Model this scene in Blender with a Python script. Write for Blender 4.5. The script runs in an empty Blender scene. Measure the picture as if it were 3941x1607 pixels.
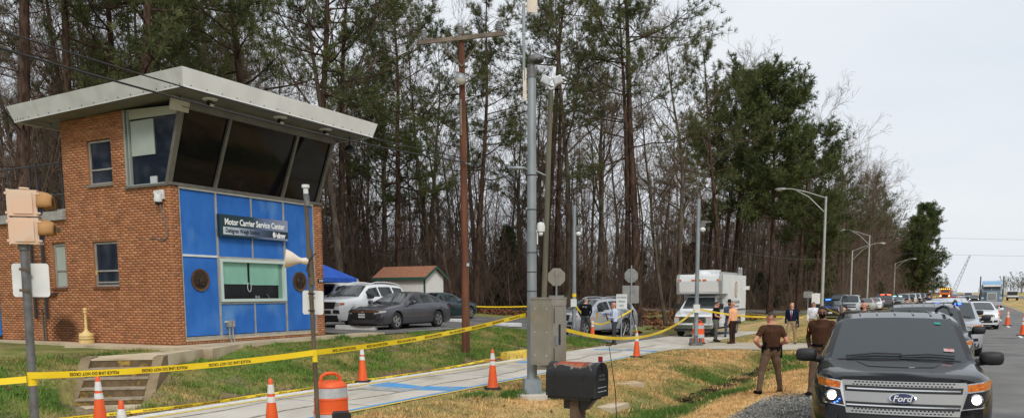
import bpy, math, random
import numpy as np
from mathutils import Vector, Matrix
SC = bpy.context.scene
COL = SC.collection
RND = random.Random(7)
D = math.radians
pi = math.pi
# ------------------------------------------------------------------ camera
cd = bpy.data.cameras.new('camera'); cam = bpy.data.objects.new('camera', cd); COL.objects.link(cam)
cd.sensor_width = 36.0; cd.lens = 28.647; cd.shift_y = 0.17573
cd.clip_start = 0.05; cd.clip_end = 6000
cam.matrix_world = Matrix.Translation((0, 0, 2.05)) @ Matrix.Rotation(D(90 - 6.644), 4, 'X') @ Matrix.Rotation(D(-0.319), 4, 'Z')
SC.camera = cam
# ------------------------------------------------------------------ sky and sun (bright overcast)
SUN_EL, SUN_AZ = D(41), D(166)       # azimuth measured clockwise from +Y
W = bpy.data.worlds.new('World'); SC.world = W; W.use_nodes = True
nt = W.node_tree; nt.nodes.clear()
def wn(t, **k):
    n = nt.nodes.new(t)
    for a, b in k.items(): setattr(n, a, b)
    return n
sky = wn('ShaderNodeTexSky', sky_type='NISHITA', sun_disc=False, sun_elevation=SUN_EL, sun_rotation=SUN_AZ, dust_density=3.0)
bg1 = wn('ShaderNodeBackground'); bg1.inputs[1].default_value = 0.07
nt.links.new(sky.outputs[0], bg1.inputs[0])
tc = wn('ShaderNodeTexCoord'); mp = wn('ShaderNodeMapping'); mp.inputs['Scale'].default_value = (1, 1, 3.0)
nt.links.new(tc.outputs['Generated'], mp.inputs[0])
nz = wn('ShaderNodeTexNoise'); nz.inputs['Scale'].default_value = 2.2; nz.inputs['Detail'].default_value = 5; nz.inputs['Roughness'].default_value = .5
nt.links.new(mp.outputs[0], nz.inputs['Vector'])
rp = wn('ShaderNodeValToRGB'); rp.color_ramp.elements[0].position = .32; rp.color_ramp.elements[1].position = .68
rp.color_ramp.elements[0].color = (.70, .755, .82, 1); rp.color_ramp.elements[1].color = (.82, .84, .868, 1)
nt.links.new(nz.outputs[0], rp.inputs[0])
bg2 = wn('ShaderNodeBackground'); bg2.inputs[1].default_value = 1.0
nt.links.new(rp.outputs[0], bg2.inputs[0])
mx = wn('ShaderNodeMixShader'); mx.inputs[0].default_value = .9
nt.links.new(bg1.outputs[0], mx.inputs[1]); nt.links.new(bg2.outputs[0], mx.inputs[2])
wo = wn('ShaderNodeOutputWorld'); nt.links.new(mx.outputs[0], wo.inputs[0])
sl = bpy.data.lights.new('sun', 'SUN'); sl.energy = 1.5; sl.angle = D(14); sl.color = (1, .96, .9)
so = bpy.data.objects.new('sun', sl); COL.objects.link(so)
sd = Vector((math.sin(SUN_AZ) * math.cos(SUN_EL), math.cos(SUN_AZ) * math.cos(SUN_EL), math.sin(SUN_EL)))
so.rotation_euler = sd.to_track_quat('Z', 'Y').to_euler()
SC.view_settings.view_transform = 'Standard'; SC.view_settings.look = 'None'
SC.view_settings.exposure = 0.2; SC.view_settings.gamma = 1.0; SC.view_settings.use_curve_mapping = False
SC.render.engine = 'CYCLES'
SC.cycles.max_bounces = 5; SC.cycles.diffuse_bounces = 3; SC.cycles.glossy_bounces = 3; SC.cycles.transmission_bounces = 3
SC.cycles.use_denoising = True
# ------------------------------------------------------------------ materials
MATS = {}
def lin(c):
    return tuple(((x / 255) / 12.92 if x / 255 <= .04045 else ((x / 255 + .055) / 1.055) ** 2.4) for x in c)
def mat(name, col=(.5, .5, .5), rough=.6, metal=0., col2=None, scale=6., detail=4., lo=.35, hi=.65, stretch=(1, 1, 1), bump=0., bscale=None,
        spec=None, emit=None, estr=1., coat=0., vcol=False, trans=0., alpha=None, world=False, col3=None, scale3=1.5):
    """procedural principled material: colour noise between col and col2, optional bump, optional vertex colour multiply"""
    if name in MATS: return MATS[name]
    m = bpy.data.materials.new(name); m.use_nodes = True
    t = m.node_tree; b = t.nodes['Principled BSDF']; L = t.links.new
    b.inputs['Base Color'].default_value = (*col, 1); b.inputs['Roughness'].default_value = rough; b.inputs['Metallic'].default_value = metal
    if spec is not None: b.inputs['Specular IOR Level'].default_value = spec
    if coat: b.inputs['Coat Weight'].default_value = coat; b.inputs['Coat Roughness'].default_value = .05
    if trans: b.inputs['Transmission Weight'].default_value = trans
    if alpha is not None: b.inputs['Alpha'].default_value = alpha
    if emit: b.inputs['Emission Color'].default_value = (*emit, 1); b.inputs['Emission Strength'].default_value = estr
    vec = None
    def coords():
        nonlocal vec
        if vec is None:
            c = t.nodes.new('ShaderNodeNewGeometry') if world else t.nodes.new('ShaderNodeTexCoord')
            mpn = t.nodes.new('ShaderNodeMapping'); mpn.inputs['Scale'].default_value = stretch
            L(c.outputs['Position' if world else 'Object'], mpn.inputs[0]); vec = mpn.outputs[0]
        return vec
    def noise(s, d):
        n = t.nodes.new('ShaderNodeTexNoise'); n.inputs['Scale'].default_value = s; n.inputs['Detail'].default_value = d
        L(coords(), n.inputs['Vector']); return n.outputs[0]
    out = None
    if col2 is not None:
        r = t.nodes.new('ShaderNodeValToRGB'); e = r.color_ramp.elements
        e[0].position = lo; e[1].position = hi; e[0].color = (*col, 1); e[1].color = (*col2, 1)
        L(noise(scale, detail), r.inputs[0]); out = r.outputs[0]
    if col3 is not None and out is not None:
        r = t.nodes.new('ShaderNodeValToRGB'); e = r.color_ramp.elements
        e[0].position = .55; e[1].position = .72; e[0].color = (0, 0, 0, 1); e[1].color = (1, 1, 1, 1)
        L(noise(scale3, 5), r.inputs[0])
        x = t.nodes.new('ShaderNodeMix'); x.data_type = 'RGBA'; L(r.outputs[0], x.inputs[0]); L(out, x.inputs[6]); x.inputs[7].default_value = (*col3, 1); out = x.outputs[2]
    if vcol:
        a = t.nodes.new('ShaderNodeAttribute'); a.attribute_name = 'Col'
        if out is None: out = a.outputs[0]
        else:
            x = t.nodes.new('ShaderNodeMix'); x.data_type = 'RGBA'; x.blend_type = 'MULTIPLY'; x.inputs[0].default_value = 1
            L(a.outputs[0], x.inputs[6]); L(out, x.inputs[7]); out = x.outputs[2]
    if out is not None: L(out, b.inputs['Base Color'])
    if bump:
        bn = t.nodes.new('ShaderNodeBump'); bn.inputs['Strength'].default_value = min(1, bump); bn.inputs['Distance'].default_value = .02
        L(noise(bscale or scale * 3, 5), bn.inputs['Height']); L(bn.outputs[0], b.inputs['Normal'])
    MATS[name] = m; return m
# ------------------------------------------------------------------ mesh builder
class MB:
    def __init__(s): s.v = []; s.f = []; s.m = []; s.M = None
    def add(s, vs, fs, mi=0):
        o = len(s.v)
        if s.M is not None: vs = [tuple(s.M @ Vector(p)) for p in vs]
        s.v += [tuple(p) for p in vs]; s.f += [tuple(i + o for i in f) for f in fs]; s.m += [mi] * len(fs); return s
    def box(s, c, d, mi=0, rot=None, taper=1.0):
        x, y, z = d[0] / 2, d[1] / 2, d[2] / 2
        vs = [Vector((sx * x * (taper if sz > 0 else 1), sy * y * (taper if sz > 0 else 1), sz * z)) for sz in (-1, 1) for sy in (-1, 1) for sx in (-1, 1)]
        if rot is not None: vs = [rot @ p for p in vs]
        vs = [p + Vector(c) for p in vs]
        return s.add(vs, [(0, 2, 3, 1), (4, 5, 7, 6), (0, 1, 5, 4), (2, 6, 7, 3), (0, 4, 6, 2), (1, 3, 7, 5)], mi)
    def bx(s, x0, x1, y0, y1, z0, z1, mi=0):
        return s.box(((x0 + x1) / 2, (y0 + y1) / 2, (z0 + z1) / 2), (x1 - x0, y1 - y0, z1 - z0), mi)
    def tube(s, path, rad, n=8, mi=0, cap=True):
        P = [Vector(p) for p in path]
        if not hasattr(rad, '__len__'): rad = [rad] * len(P)
        vs = []; prev = None
        for i, p in enumerate(P):
            d = (P[min(i + 1, len(P) - 1)] - P[max(i - 1, 0)])
            d = d.normalized() if d.length > 1e-9 else Vector((0, 0, 1))
            u = prev if prev is not None else Vector((1, 0, 0)) if abs(d.x) < .8 else Vector((0, 1, 0))
            u = (u - d * u.dot(d)); u = u.normalized() if u.length > 1e-6 else d.orthogonal().normalized()
            prev = u; w = d.cross(u)
            for k in range(n):
                a = 2 * pi * k / n; vs.append(p + (u * math.cos(a) + w * math.sin(a)) * rad[i])
        fs = [(i * n + k, i * n + (k + 1) % n, (i + 1) * n + (k + 1) % n, (i + 1) * n + k) for i in range(len(P) - 1) for k in range(n)]
        if cap: fs += [tuple(reversed(range(n))), tuple(range((len(P) - 1) * n, len(P) * n))]
        return s.add(vs, fs, mi)
    def cyl(s, p0, p1, r0, r1=None, n=12, mi=0): return s.tube([p0, p1], [r0, r0 if r1 is None else r1], n, mi)
    def lathe(s, prof, n=20, c=(0, 0, 0), axis='z', mi=0, cap=True):
        """prof: list of (radius, height)"""
        vs = []
        for r, h in prof:
            for k in range(n):
                a = 2 * pi * k / n; x, y = r * math.cos(a), r * math.sin(a)
                q = (x, y, h) if axis == 'z' else (h, x, y) if axis == 'x' else (x, h, y)
                vs.append((q[0] + c[0], q[1] + c[1], q[2] + c[2]))
        fl = axis == 'y'
        fs = []
        for i in range(len(prof) - 1):
            for k in range(n):
                f = (i * n + k, i * n + (k + 1) % n, (i + 1) * n + (k + 1) % n, (i + 1) * n + k)
                fs.append(tuple(reversed(f)) if fl else f)
        if cap and prof[0][0] > 1e-4: fs.append(tuple(range(n)) if fl else tuple(reversed(range(n))))
        if cap and prof[-1][0] > 1e-4:
            q = tuple(range((len(prof) - 1) * n, len(prof) * n)); fs.append(tuple(reversed(q)) if fl else q)
        return s.add(vs, fs, mi)
    def ball(s, c, r, n=10, mi=0):
        if not hasattr(r, '__len__'): r = (r, r, r)
        vs = []; fs = []; m = max(4, n // 2 + 1)
        for i in range(m + 1):
            t = pi * i / m
            for k in range(n):
                a = 2 * pi * k / n
                vs.append((c[0] + r[0] * math.sin(t) * math.cos(a), c[1] + r[1] * math.sin(t) * math.sin(a), c[2] - r[2] * math.cos(t)))
        for i in range(m):
            for k in range(n): fs.append((i * n + k, i * n + (k + 1) % n, (i + 1) * n + (k + 1) % n, (i + 1) * n + k))
        return s.add(vs, fs, mi)
    def prism(s, poly, a0, a1, axis='y', mi=0):
        """poly: 2-D points; extruded along axis from a0 to a1. axis y -> (x,z); x -> (y,z); z -> (x,y)"""
        def P(p, a): return (p[0], a, p[1]) if axis == 'y' else (a, p[0], p[1]) if axis == 'x' else (p[0], p[1], a)
        n = len(poly); vs = [P(p, a0) for p in poly] + [P(p, a1) for p in poly]
        return s.add(vs, [tuple(range(n)), tuple(reversed(range(n, 2 * n)))] + [(i, i + n, (i + 1) % n + n, (i + 1) % n) for i in range(n)], mi)
    def grid(s, G, mi=0, flip=False):
        """G[i][j] points"""
        n, m = len(G), len(G[0]); vs = [p for r in G for p in r]
        fs = [(i * m + j, i * m + j + 1, (i + 1) * m + j + 1, (i + 1) * m + j) for i in range(n - 1) for j in range(m - 1)]
        if flip: fs = [tuple(reversed(f)) for f in fs]
        return s.add(vs, fs, mi)
    def mesh(s, name, mats, smooth=None, fix=True):
        me = bpy.data.meshes.new(name); me.from_pydata(s.v, [], s.f)
        for m in (mats if isinstance(mats, (list, tuple)) else [mats]): me.materials.append(m)
        if any(s.m): me.polygons.foreach_set('material_index', s.m)
        if fix:
            import bmesh
            b = bmesh.new(); b.from_mesh(me); bmesh.ops.recalc_face_normals(b, faces=b.faces); b.to_mesh(me); b.free()
        if smooth is not None:
            me.polygons.foreach_set('use_smooth', [True] * len(me.polygons))
            if smooth < 180: me.set_sharp_from_angle(angle=D(smooth))
        me.update(); return me
def meta(o, label=None, cat=None, group=None, kind=None):
    if label: o['label'] = label
    if cat: o['category'] = cat
    if group: o['group'] = group
    if kind: o['kind'] = kind
    return o
def link(name, me, parent=None, label=None, cat=None, group=None, kind=None, loc=None, rz=None):
    o = bpy.data.objects.new(name, me); COL.objects.link(o)
    if parent is not None: o.parent = parent
    if loc is not None: o.location = loc
    if rz is not None: o.rotation_euler = (0, 0, rz)
    return meta(o, label, cat, group, kind)
def O(name, mb, mats, parent=None, smooth=None, **k): return link(name, mb.mesh(name, mats, smooth), parent, **k)
def thing(name, label, cat, loc=(0, 0, 0), rz=0., group=None, sc=None):
    o = bpy.data.objects.new(name, None); COL.objects.link(o); o.location = loc; o.rotation_euler = (0, 0, rz); o.empty_display_size = .2
    if sc: o.scale = sc if hasattr(sc, '__len__') else (sc, sc, sc)
    return meta(o, label, cat, group)
def children(o): return KIDS.get(o.name, [])
def copy_tree(o, parent=None, label=None, group=None):
    c = o.copy(); COL.objects.link(c)
    if parent is not None: c.parent = parent
    if label: c['label'] = label
    if group: c['group'] = group
    for ch in [q for q in COL.objects if q.parent == o]: copy_tree(ch, c)
    return c
def npmesh(name, V, F, mats, col=None, smooth=False, mi=None):
    """numpy vertices (N,3), faces (M,k) of one size"""
    V = np.asarray(V, np.float32); F = np.asarray(F, np.int32); k = F.shape[1]
    me = bpy.data.meshes.new(name); me.vertices.add(len(V)); me.vertices.foreach_set('co', V.ravel())
    me.loops.add(F.size); me.loops.foreach_set('vertex_index', F.ravel())
    me.polygons.add(len(F)); me.polygons.foreach_set('loop_start', np.arange(0, F.size, k, dtype=np.int32))
    for m in (mats if isinstance(mats, (list, tuple)) else [mats]): me.materials.append(m)
    if mi is not None: me.polygons.foreach_set('material_index', np.asarray(mi, np.int32))
    if smooth: me.polygons.foreach_set('use_smooth', np.ones(len(F), bool))
    if col is not None:
        a = me.color_attributes.new('Col', 'FLOAT_COLOR', 'POINT'); c = np.ones((len(V), 4), np.float32); c[:, :3] = col
        a.data.foreach_set('color', c.ravel())
    me.update(calc_edges=True); me.validate(); return me
def text_mesh(txt, size=1., extr=.002, xs=1., align='CENTER', bold=0.):
    c = bpy.data.curves.new('lettering', 'FONT'); c.body = txt; c.size = size; c.extrude = extr; c.align_x = align; c.align_y = 'CENTER'; c.offset = bold
    c.resolution_u = 3
    o = bpy.data.objects.new('lettering', c); COL.objects.link(o)
    dg = bpy.context.evaluated_depsgraph_get(); me = bpy.data.meshes.new_from_object(o.evaluated_get(dg))
    bpy.data.objects.remove(o); bpy.data.curves.remove(c)
    if xs != 1: me.transform(Matrix.Diagonal((xs, 1, 1, 1)))
    return me
def text(parent, name, txt, size, M, m, xs=1., align='CENTER', extr=.002, bold=0.):
    me = text_mesh(txt, size, extr, xs, align, bold); me.transform(M); me.materials.clear(); me.materials.append(m)
    return link(name, me, parent)
# ------------------------------------------------------------------ road frame: s along the highway, n to its right
RA = D(29.0)
Rv = (math.sin(RA), math.cos(RA)); Nv = (math.cos(RA), -math.sin(RA))
def rw(s, n): return (Rv[0] * s + Nv[0] * n, Rv[1] * s + Nv[1] * n)
def sn(x, y): return (x * Rv[0] + y * Rv[1], x * Nv[0] + y * Nv[1])
HEAD = math.atan2(-Rv[1], -Rv[0])       # heading of everything that faces back down the highway
def sstep(x, a, b): t = np.clip((x - a) / (b - a), 0, 1); return t * t * (3 - 2 * t)
def zf(s, n):
    s = np.asarray(s, float); n = np.asarray(n, float)
    d = (1 - sstep(s, 27.5, 30.5)) + .35 * sstep(s, 40, 46)
    right = np.interp(n, [-8, -7, -4.2, -2.6, -1.5, 5.4, 7, 10, 12.4, 13, 24, 60], [-.12, -.15, -.17, -.06, -.015, -.015, -.05, -.1, -.03, 0, 0, .3])
    dz = np.interp(n, [-8.2, -7.2, -6.1, -5.5, -4.4, -3.2], [0, .06, .42, .42, .12, 0])
    right = right - dz * d
    L1 = np.interp(n, [-120, -45, -30, -22, -17.2, -15.6, -13.6, -13.0, -8], [1.6, 1.0, .8, .72, .70, .42, -.06, -.12, -.12])
    L2 = np.interp(n, [-120, -45, -30, -22, -16, -13, -8], [1.6, 1.05, .85, .5, .02, -.12, -.12])
    L3 = np.interp(n, [-120, -30, -16, -8], [.6, .4, 0, -.12])
    a = sstep(s, 28, 37); b = sstep(s, 70, 100)
    left = L1 * (1 - a) + (L2 * (1 - b) + L3 * b) * a
    z = np.where(n > -8, right, left)
    wx = Rv[0] * s + Nv[0] * n + 8.0; wy = Rv[1] * s + Nv[1] * n - 16.05      # cut for the concrete steps
    a = wx * .985 + wy * .17; b = -wx * .215 + wy * .977
    return np.where((np.abs(a) < .74) & (b > -1.2) & (b < 1.5), np.minimum(z, -.16 + np.clip(b, 0, 9) * .45), z)
def gnd(x, y): s, n = sn(x, y); return float(zf(s, n))
def P3(s, n, dz=0.): x, y = rw(s, n); return (x, y, float(zf(s, n)) + dz)
# value noise for patchiness
_g = np.random.default_rng(3).random((256, 256))
def vn(x, y):
    x = np.asarray(x, float); y = np.asarray(y, float)
    xi = np.floor(x).astype(int); yi = np.floor(y).astype(int); fx = x - xi; fy = y - yi
    fx = fx * fx * (3 - 2 * fx); fy = fy * fy * (3 - 2 * fy)
    g = lambda a, b: _g[a % 256, b % 256]
    return (g(xi, yi) * (1 - fx) + g(xi + 1, yi) * fx) * (1 - fy) + (g(xi, yi + 1) * (1 - fx) + g(xi + 1, yi + 1) * fx) * fy
def fbm(x, y): return (vn(x, y) + .5 * vn(2 * x + 17, 2 * y + 5) + .25 * vn(4 * x + 3, 4 * y + 41)) / 1.75
TAN = np.array(lin((218, 178, 124))); TAN2 = np.array(lin((200, 172, 122))); GREEN = np.array(lin((108, 134, 60))); DGREEN = np.array(lin((70, 98, 44)))
MUL = np.array(lin((112, 80, 58))); DIRT = np.array(lin((136, 118, 98))); MUD = np.array(lin((66, 56, 46)))
def gcol(s, n):
    """ground cover colour: dry grass, green grass, bark mulch, bare earth"""
    s = np.asarray(s, float); n = np.asarray(n, float)
    f1 = fbm(s * .8, n * .8); f2 = fbm(s * 2.3 + 9, n * 2.3); f3 = fbm(s * .3 + 4, n * .3 + 7)
    green = np.interp(n, [-60, -30, -14.2, -13.2, -12.9, -9.6, -7.4, -6.6, -5.6, -4.9, -4.3, 4, 7, 40], [.55, .62, .66, .5, .3, .5, .34, .6, .8, .55, .06, .1, .4, .5])
    green = np.where((n > -4.5) & (n < -1) & (s > 19), green + .12, green)
    green = np.where((n > -9.5) & (n < -4.6) & (s < 19), green - .02, green)
    w = np.clip((green - .5) * 1.9 + f1 * .7 + f2 * .6 - .15, 0, 1)[..., None]
    t = f3[..., None]
    c = (TAN * t + TAN2 * (1 - t)) * (1 - w) + (GREEN * (1 - t) + DGREEN * t) * w
    earth = np.clip((fbm(s * 1.4 + 30, n * 1.4) - .60) * 6, 0, 1) * np.interp(n, [-17, -15, -13.2, -9, -8, 0], [.5, .8, .9, .5, .2, .0])
    toe = np.clip(1 - np.abs(n + 13.35) / .45, 0, 1) * np.clip((fbm(s * .9, n * .4 + 3) - .38) * 5, 0, 1)
    earth = np.maximum(earth, toe)[..., None]
    c = c * (1 - earth) + DIRT * earth
    mud = (np.clip(1 - np.abs(n + 5.85) / .30, 0, 1) * np.clip((fbm(s * .5 + 2, n * .2) - .25) * 4, 0, 1) * (s > 19) * (s < 28.5))[..., None]
    c = c * (1 - mud) + MUD * mud
    mu = np.clip((fbm(s * .35, n * .35 + 20) - .33) * 5, 0, 1) * sstep(s, 36.5, 38.5) * sstep(-n, 14.0, 15.5)
    mu = np.maximum(mu, sstep(-n, 31, 35) * .9)[..., None]
    return c * (1 - mu) + MUL * mu
def axis(parts):
    a = []
    for x0, x1, st in parts: a += list(np.arange(x0, x1, st))
    return np.array(a + [parts[-1][1]])
gs = axis([(-60, -10, 5), (-10, 2, 1.0), (2, 8.5, .35), (8.5, 13, .12), (13, 48, .35), (48, 110, 1.2), (110, 300, 10), (300, 2500, 150)])
gn = axis([(-900, -150, 75), (-150, -50, 6), (-50, -20, .8), (-20, -17.4, .28), (-17.4, -13, .12), (-13, -2, .28), (-2, 14, .7), (14, 60, 5), (60, 1500, 120)])
S, Nn = np.meshgrid(gs, gn, indexing='ij')
Zg = zf(S, Nn) + (fbm(S * 1.5, Nn * 1.5) - .5) * .05 * ((Nn < -13.2) | ((Nn > -9.4) & (Nn < -2)) | (Nn > 5.6)) - .012 * ((Nn < -17) & (Nn > -32))
VX = Rv[0] * S + Nv[0] * Nn; VY = Rv[1] * S + Nv[1] * Nn
ii, jj = np.meshgrid(np.arange(len(gs) - 1), np.arange(len(gn) - 1), indexing='ij'); m_ = len(gn)
F = np.stack([ii * m_ + jj, ii * m_ + jj + 1, (ii + 1) * m_ + jj + 1, (ii + 1) * m_ + jj], -1).reshape(-1, 4)[:, ::-1]
m_ground = mat('ground_cover', (.62, .62, .62), .95, col2=(1.18, 1.18, 1.18), scale=9, detail=8, lo=.3, hi=.7, vcol=True, bump=.9, bscale=30, world=True, spec=.1)
me = npmesh('ground', np.stack([VX, VY, Zg], -1).reshape(-1, 3), F, m_ground, gcol(S, Nn).reshape(-1, 3), smooth=True)
link('ground', me, kind='structure')
def patch(name, A, B, na, m, off=.016, kind='structure', parent=None, dens=1.0, label=None):
    """sheet draped over the ground between two (s,n) polylines"""
    def rs(P):
        out = []
        for (a, b), (c, d) in zip(P[:-1], P[1:]):
            k = max(1, int(math.hypot(c - a, d - b) / dens))
            out += [(a + (c - a) * i / k, b + (d - b) * i / k) for i in range(k)]
        return out + [P[-1]]
    ra, rb = rs(A), rs(B); k = max(len(ra), len(rb))
    def even(P):
        idx = np.linspace(0, len(P) - 1, k); a = np.array(P)
        return np.stack([np.interp(idx, range(len(P)), a[:, 0]), np.interp(idx, range(len(P)), a[:, 1])], -1)
    a, b = even(ra), even(rb); t = np.linspace(0, 1, na + 1)
    G = a[:, None] * (1 - t[None, :, None]) + b[:, None] * t[None, :, None]
    s, n = G[..., 0], G[..., 1]; z = zf(s, n) + off
    V = np.stack([Rv[0] * s + Nv[0] * n, Rv[1] * s + Nv[1] * n, z], -1).reshape(-1, 3); c = na + 1
    i, j = np.meshgrid(np.arange(k - 1), np.arange(na), indexing='ij')
    F = np.stack([i * c + j, i * c + j + 1, (i + 1) * c + j + 1, (i + 1) * c + j], -1).reshape(-1, 4)
    me = npmesh(name, V, F, m, smooth=True)
    nz_ = me.polygons[0].normal.z
    if nz_ < 0: me.flip_normals()
    return link(name, me, parent, kind=kind, label=label)
m_asph = mat('highway_asphalt', lin((110, 109, 107)), .9, col2=lin((134, 132, 129)), scale=.9, detail=10, lo=.3, hi=.7, bump=.5, bscale=120, world=True, spec=.2, col3=lin((92, 92, 95)), scale3=.35)
m_lot = mat('worn_asphalt', lin((100, 99, 97)), .95, col2=lin((124, 122, 118)), scale=1.1, detail=9, bump=.4, bscale=90, world=True, spec=.15, col3=lin((86, 85, 84)), scale3=.5)
m_conc = mat('lane_concrete', lin((184, 177, 164)), .9, col2=lin((206, 200, 188)), scale=.8, detail=9, bump=.25, bscale=60, world=True, spec=.2, col3=lin((164, 152, 134)), scale3=.7, stretch=(1, .55, 1))
m_walk = mat('walk_concrete', lin((188, 170, 142)), .92, col2=lin((206, 190, 164)), scale=1.5, detail=8, bump=.3, bscale=50, world=True, spec=.15, col3=lin((160, 142, 116)), scale3=1.1)
m_drive = mat('drive_concrete', lin((170, 160, 142)), .92, col2=lin((190, 181, 164)), scale=.9, detail=8, bump=.3, bscale=50, world=True, spec=.15)
m_wpaint = mat('white_road_paint', lin((228, 228, 224)), .8, col2=lin((200, 200, 196)), scale=8, world=True)
m_ypaint = mat('yellow_road_paint', lin((236, 205, 84)), .8, col2=lin((214, 184, 80)), scale=8, world=True, col3=lin((190, 170, 120)), scale3=4)
m_bpaint = mat('blue_road_paint', lin((70, 145, 208)), .8, col2=lin((100, 160, 205)), scale=5, world=True, col3=lin((128, 152, 170)), scale3=2)
m_gravel = mat('shoulder_gravel', lin((112, 110, 104)), .95, col2=lin((178, 174, 164)), scale=26, detail=6, lo=.38, hi=.62, bump=1., bscale=40, world=True, spec=.1)
hw = patch('highway', [(-60, -1.35), (1200, -1.35)], [(-60, 5.45), (1200, 5.45)], 6, m_asph, .016, dens=6)
patch('opposite_carriageway', [(-60, 13), (1200, 13)], [(-60, 21), (1200, 21)], 3, m_asph, .016, dens=12)
patch('gravel_shoulder', [(-20, -3.9), (8, -3.7), (14, -3.4), (16.6, -3.6), (17.6, -2.9), (17.9, -1.36)], [(-20, -1.36), (8, -1.36), (14, -1.36), (16.6, -1.36), (17.4, -1.36), (17.95, -1.36)], 6, m_gravel, .02, dens=.5)
for k in range(26):
    a = -6.4 + k * 12.2
    patch('lane_dash', [(a, 2.2), (a + 3.2, 2.2)], [(a, 2.33), (a + 3.2, 2.33)], 1, m_wpaint, .021, parent=hw, kind=None)
patch('edge_line', [(-60, 5.02), (1200, 5.02)], [(-60, 5.16), (1200, 5.16)], 1, m_ypaint, .021, parent=hw, kind=None, dens=6)
patch('edge_line', [(-60, -1.1), (1200, -1.1)], [(-60, -.98), (1200, -.98)], 1, m_wpaint, .021, parent=hw, kind=None, dens=6)
LN, LF = -9.85, -13.05      # scale lane, near and far edges
ln = patch('scale_lane', [(-40, LN), (36, LN), (47, LN + .1)], [(-40, LF), (36, LF), (47, LF)], 6, m_conc, .018)
for a, b, m, o in ((LN - .0, LN - .09, m_ypaint, .023), (LN - .12, LN - .24, m_bpaint, .023)):
    patch('edge_line', [(-40, a), (29.5, a)], [(-40, b), (29.5, b)], 1, m, o, parent=ln, kind=None)
patch('edge_line', [(-40, LF + .02), (24, LF + .02)], [(-40, LF + .30), (24, LF + .30)], 1, m_wpaint, .023, parent=ln, kind=None)
patch('edge_line', [(-40, LF + .34), (24, LF + .34)], [(-40, LF + .46), (24, LF + .46)], 1, m_ypaint, .025, parent=ln, kind=None)
patch('painted_bar', [(15.35, -12.45), (14.95, -11.2), (15.3, -10.1)], [(16.15, -12.45), (15.75, -11.2), (16.1, -10.1)], 1, m_bpaint, .024, parent=ln, kind=None, dens=.4)
patch('painted_bar', [(22.6, -12.45), (22.6, -10.1)], [(23.2, -12.45), (23.2, -10.1)], 1, m_bpaint, .024, parent=ln, kind=None, dens=.4)
patch('painted_bar', [(29.2, -12.6), (29.2, -10.1)], [(29.6, -12.6), (29.6, -10.1)], 1, m_bpaint, .024, parent=ln, kind=None, dens=.4)
m_plate = mat('scale_plate_steel', lin((150, 152, 150)), .7, col2=lin((178, 178, 172)), scale=6, world=True)
patch('scale_plate', [(14.6, -12.1), (14.6, -10.9)], [(15.2, -12.1), (15.2, -10.9)], 1, m_plate, .027, parent=ln, kind=None, dens=.4)
m_crack = mat('tar_seam', lin((136, 122, 104)), .95, col2=lin((190, 180, 164)), scale=7, world=True)
for a, b, c, d in ((8, 21, -11.05, .05), (24, 33, -11.4, .10), (9, 22, -12.3, .06)):
    A = [(a + (b - a) * i / 24, c + .10 * math.sin(i * .7) + RND.uniform(-.03, .03)) for i in range(25)]
    patch('tar_seam', A, [(p[0], p[1] + d * RND.uniform(.5, 2.2)) for p in A], 1, m_crack, .026, parent=ln, kind=None, dens=.6)
for s0 in (3.2, 9.4, 12.5, 18.6, 21.8, 27.5, 31, 36):
    patch('joint', [(s0, LN - .3), (s0, LF + .5)], [(s0 + .025, LN - .3), (s0 + .025, LF + .5)], 1, m_crack, .022, parent=ln, kind=None)
patch('driveway', [(30.6, LN + .02), (32.6, -6.2), (34.2, -1.3)], [(35.2, LN + .02), (37.2, -6.2), (39.2, -1.3)], 6, m_drive, .02, dens=.6)
patch('access_road', [(42, -44), (49, -33), (58, -28), (72, -21.5), (83, -17), (90, -11), (92, -1.3)], [(46, -49), (54, -38), (62, -31.5), (77, -25.5), (90, -21), (99, -12), (104, -1.3)], 4, m_lot, .03, dens=1.2)
lot = patch('parking_lot', [(21.9, -17.3), (33, -17.2), (35.2, -13.1)], [(21.9, -31), (42, -31), (44.5, -17)], 10, m_lot, .03, dens=.6)
patch('driveway_apron', [(33.4, -17.0), (32.9, -13.04)], [(41, -17.0), (39.6, -13.04)], 6, m_lot, .034, dens=.4)
for k in range(4):
    patch('bay_line', [(24.2 + .02 * k, -17.6 - 3.0 * k), (29.2, -17.6 - 3.0 * k)], [(24.2, -17.7 - 3.0 * k), (29.2, -17.7 - 3.0 * k)], 1, m_wpaint, .036, parent=lot, kind=None, dens=.6)
# ================================================================== weigh station building
BA = D(27.62); BX, BY, BZ = -8.724, 21.221, .793
bld = thing('weigh_station_building', 'two-storey brick weigh station with blue panels and wide metal roof overhang', 'building', (BX, BY, BZ), D(90 - 27.62))
def BW(u, v, z=0.):
    return (BX + math.sin(BA) * u - math.cos(BA) * v, BY + math.cos(BA) * u + math.sin(BA) * v, BZ + z)
m_brick = mat('brick_face', (.88, .88, .88), .9, col2=(1.12, 1.1, 1.08), scale=2.2, detail=6, vcol=True, bump=.35, bscale=60, spec=.15)
m_mortar = mat('mortar', lin((176, 126, 90)), .95, col2=lin((164, 114, 80)), scale=4, bump=.3, bscale=40, spec=.1)
m_alu = mat('mill_aluminium', lin((178, 176, 168)), .5, .25, col2=lin((156, 153, 146)), scale=5)
m_alud = mat('bronze_frame', lin((112, 108, 98)), .55, .2, col2=lin((96, 92, 84)), scale=5)
m_blue = mat('blue_panel', lin((46, 104, 184)), .8, col2=lin((58, 118, 198)), scale=2.2, detail=9, bump=.12, bscale=200, spec=.2, col3=lin((98, 146, 200)), scale3=.9, stretch=(1, 1, .5))
m_fascia = mat('white_metal_fascia', lin((240, 241, 238)), .4, col2=lin((226, 227, 224)), scale=1.4, detail=6, stretch=(1, 1, .5))
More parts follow.
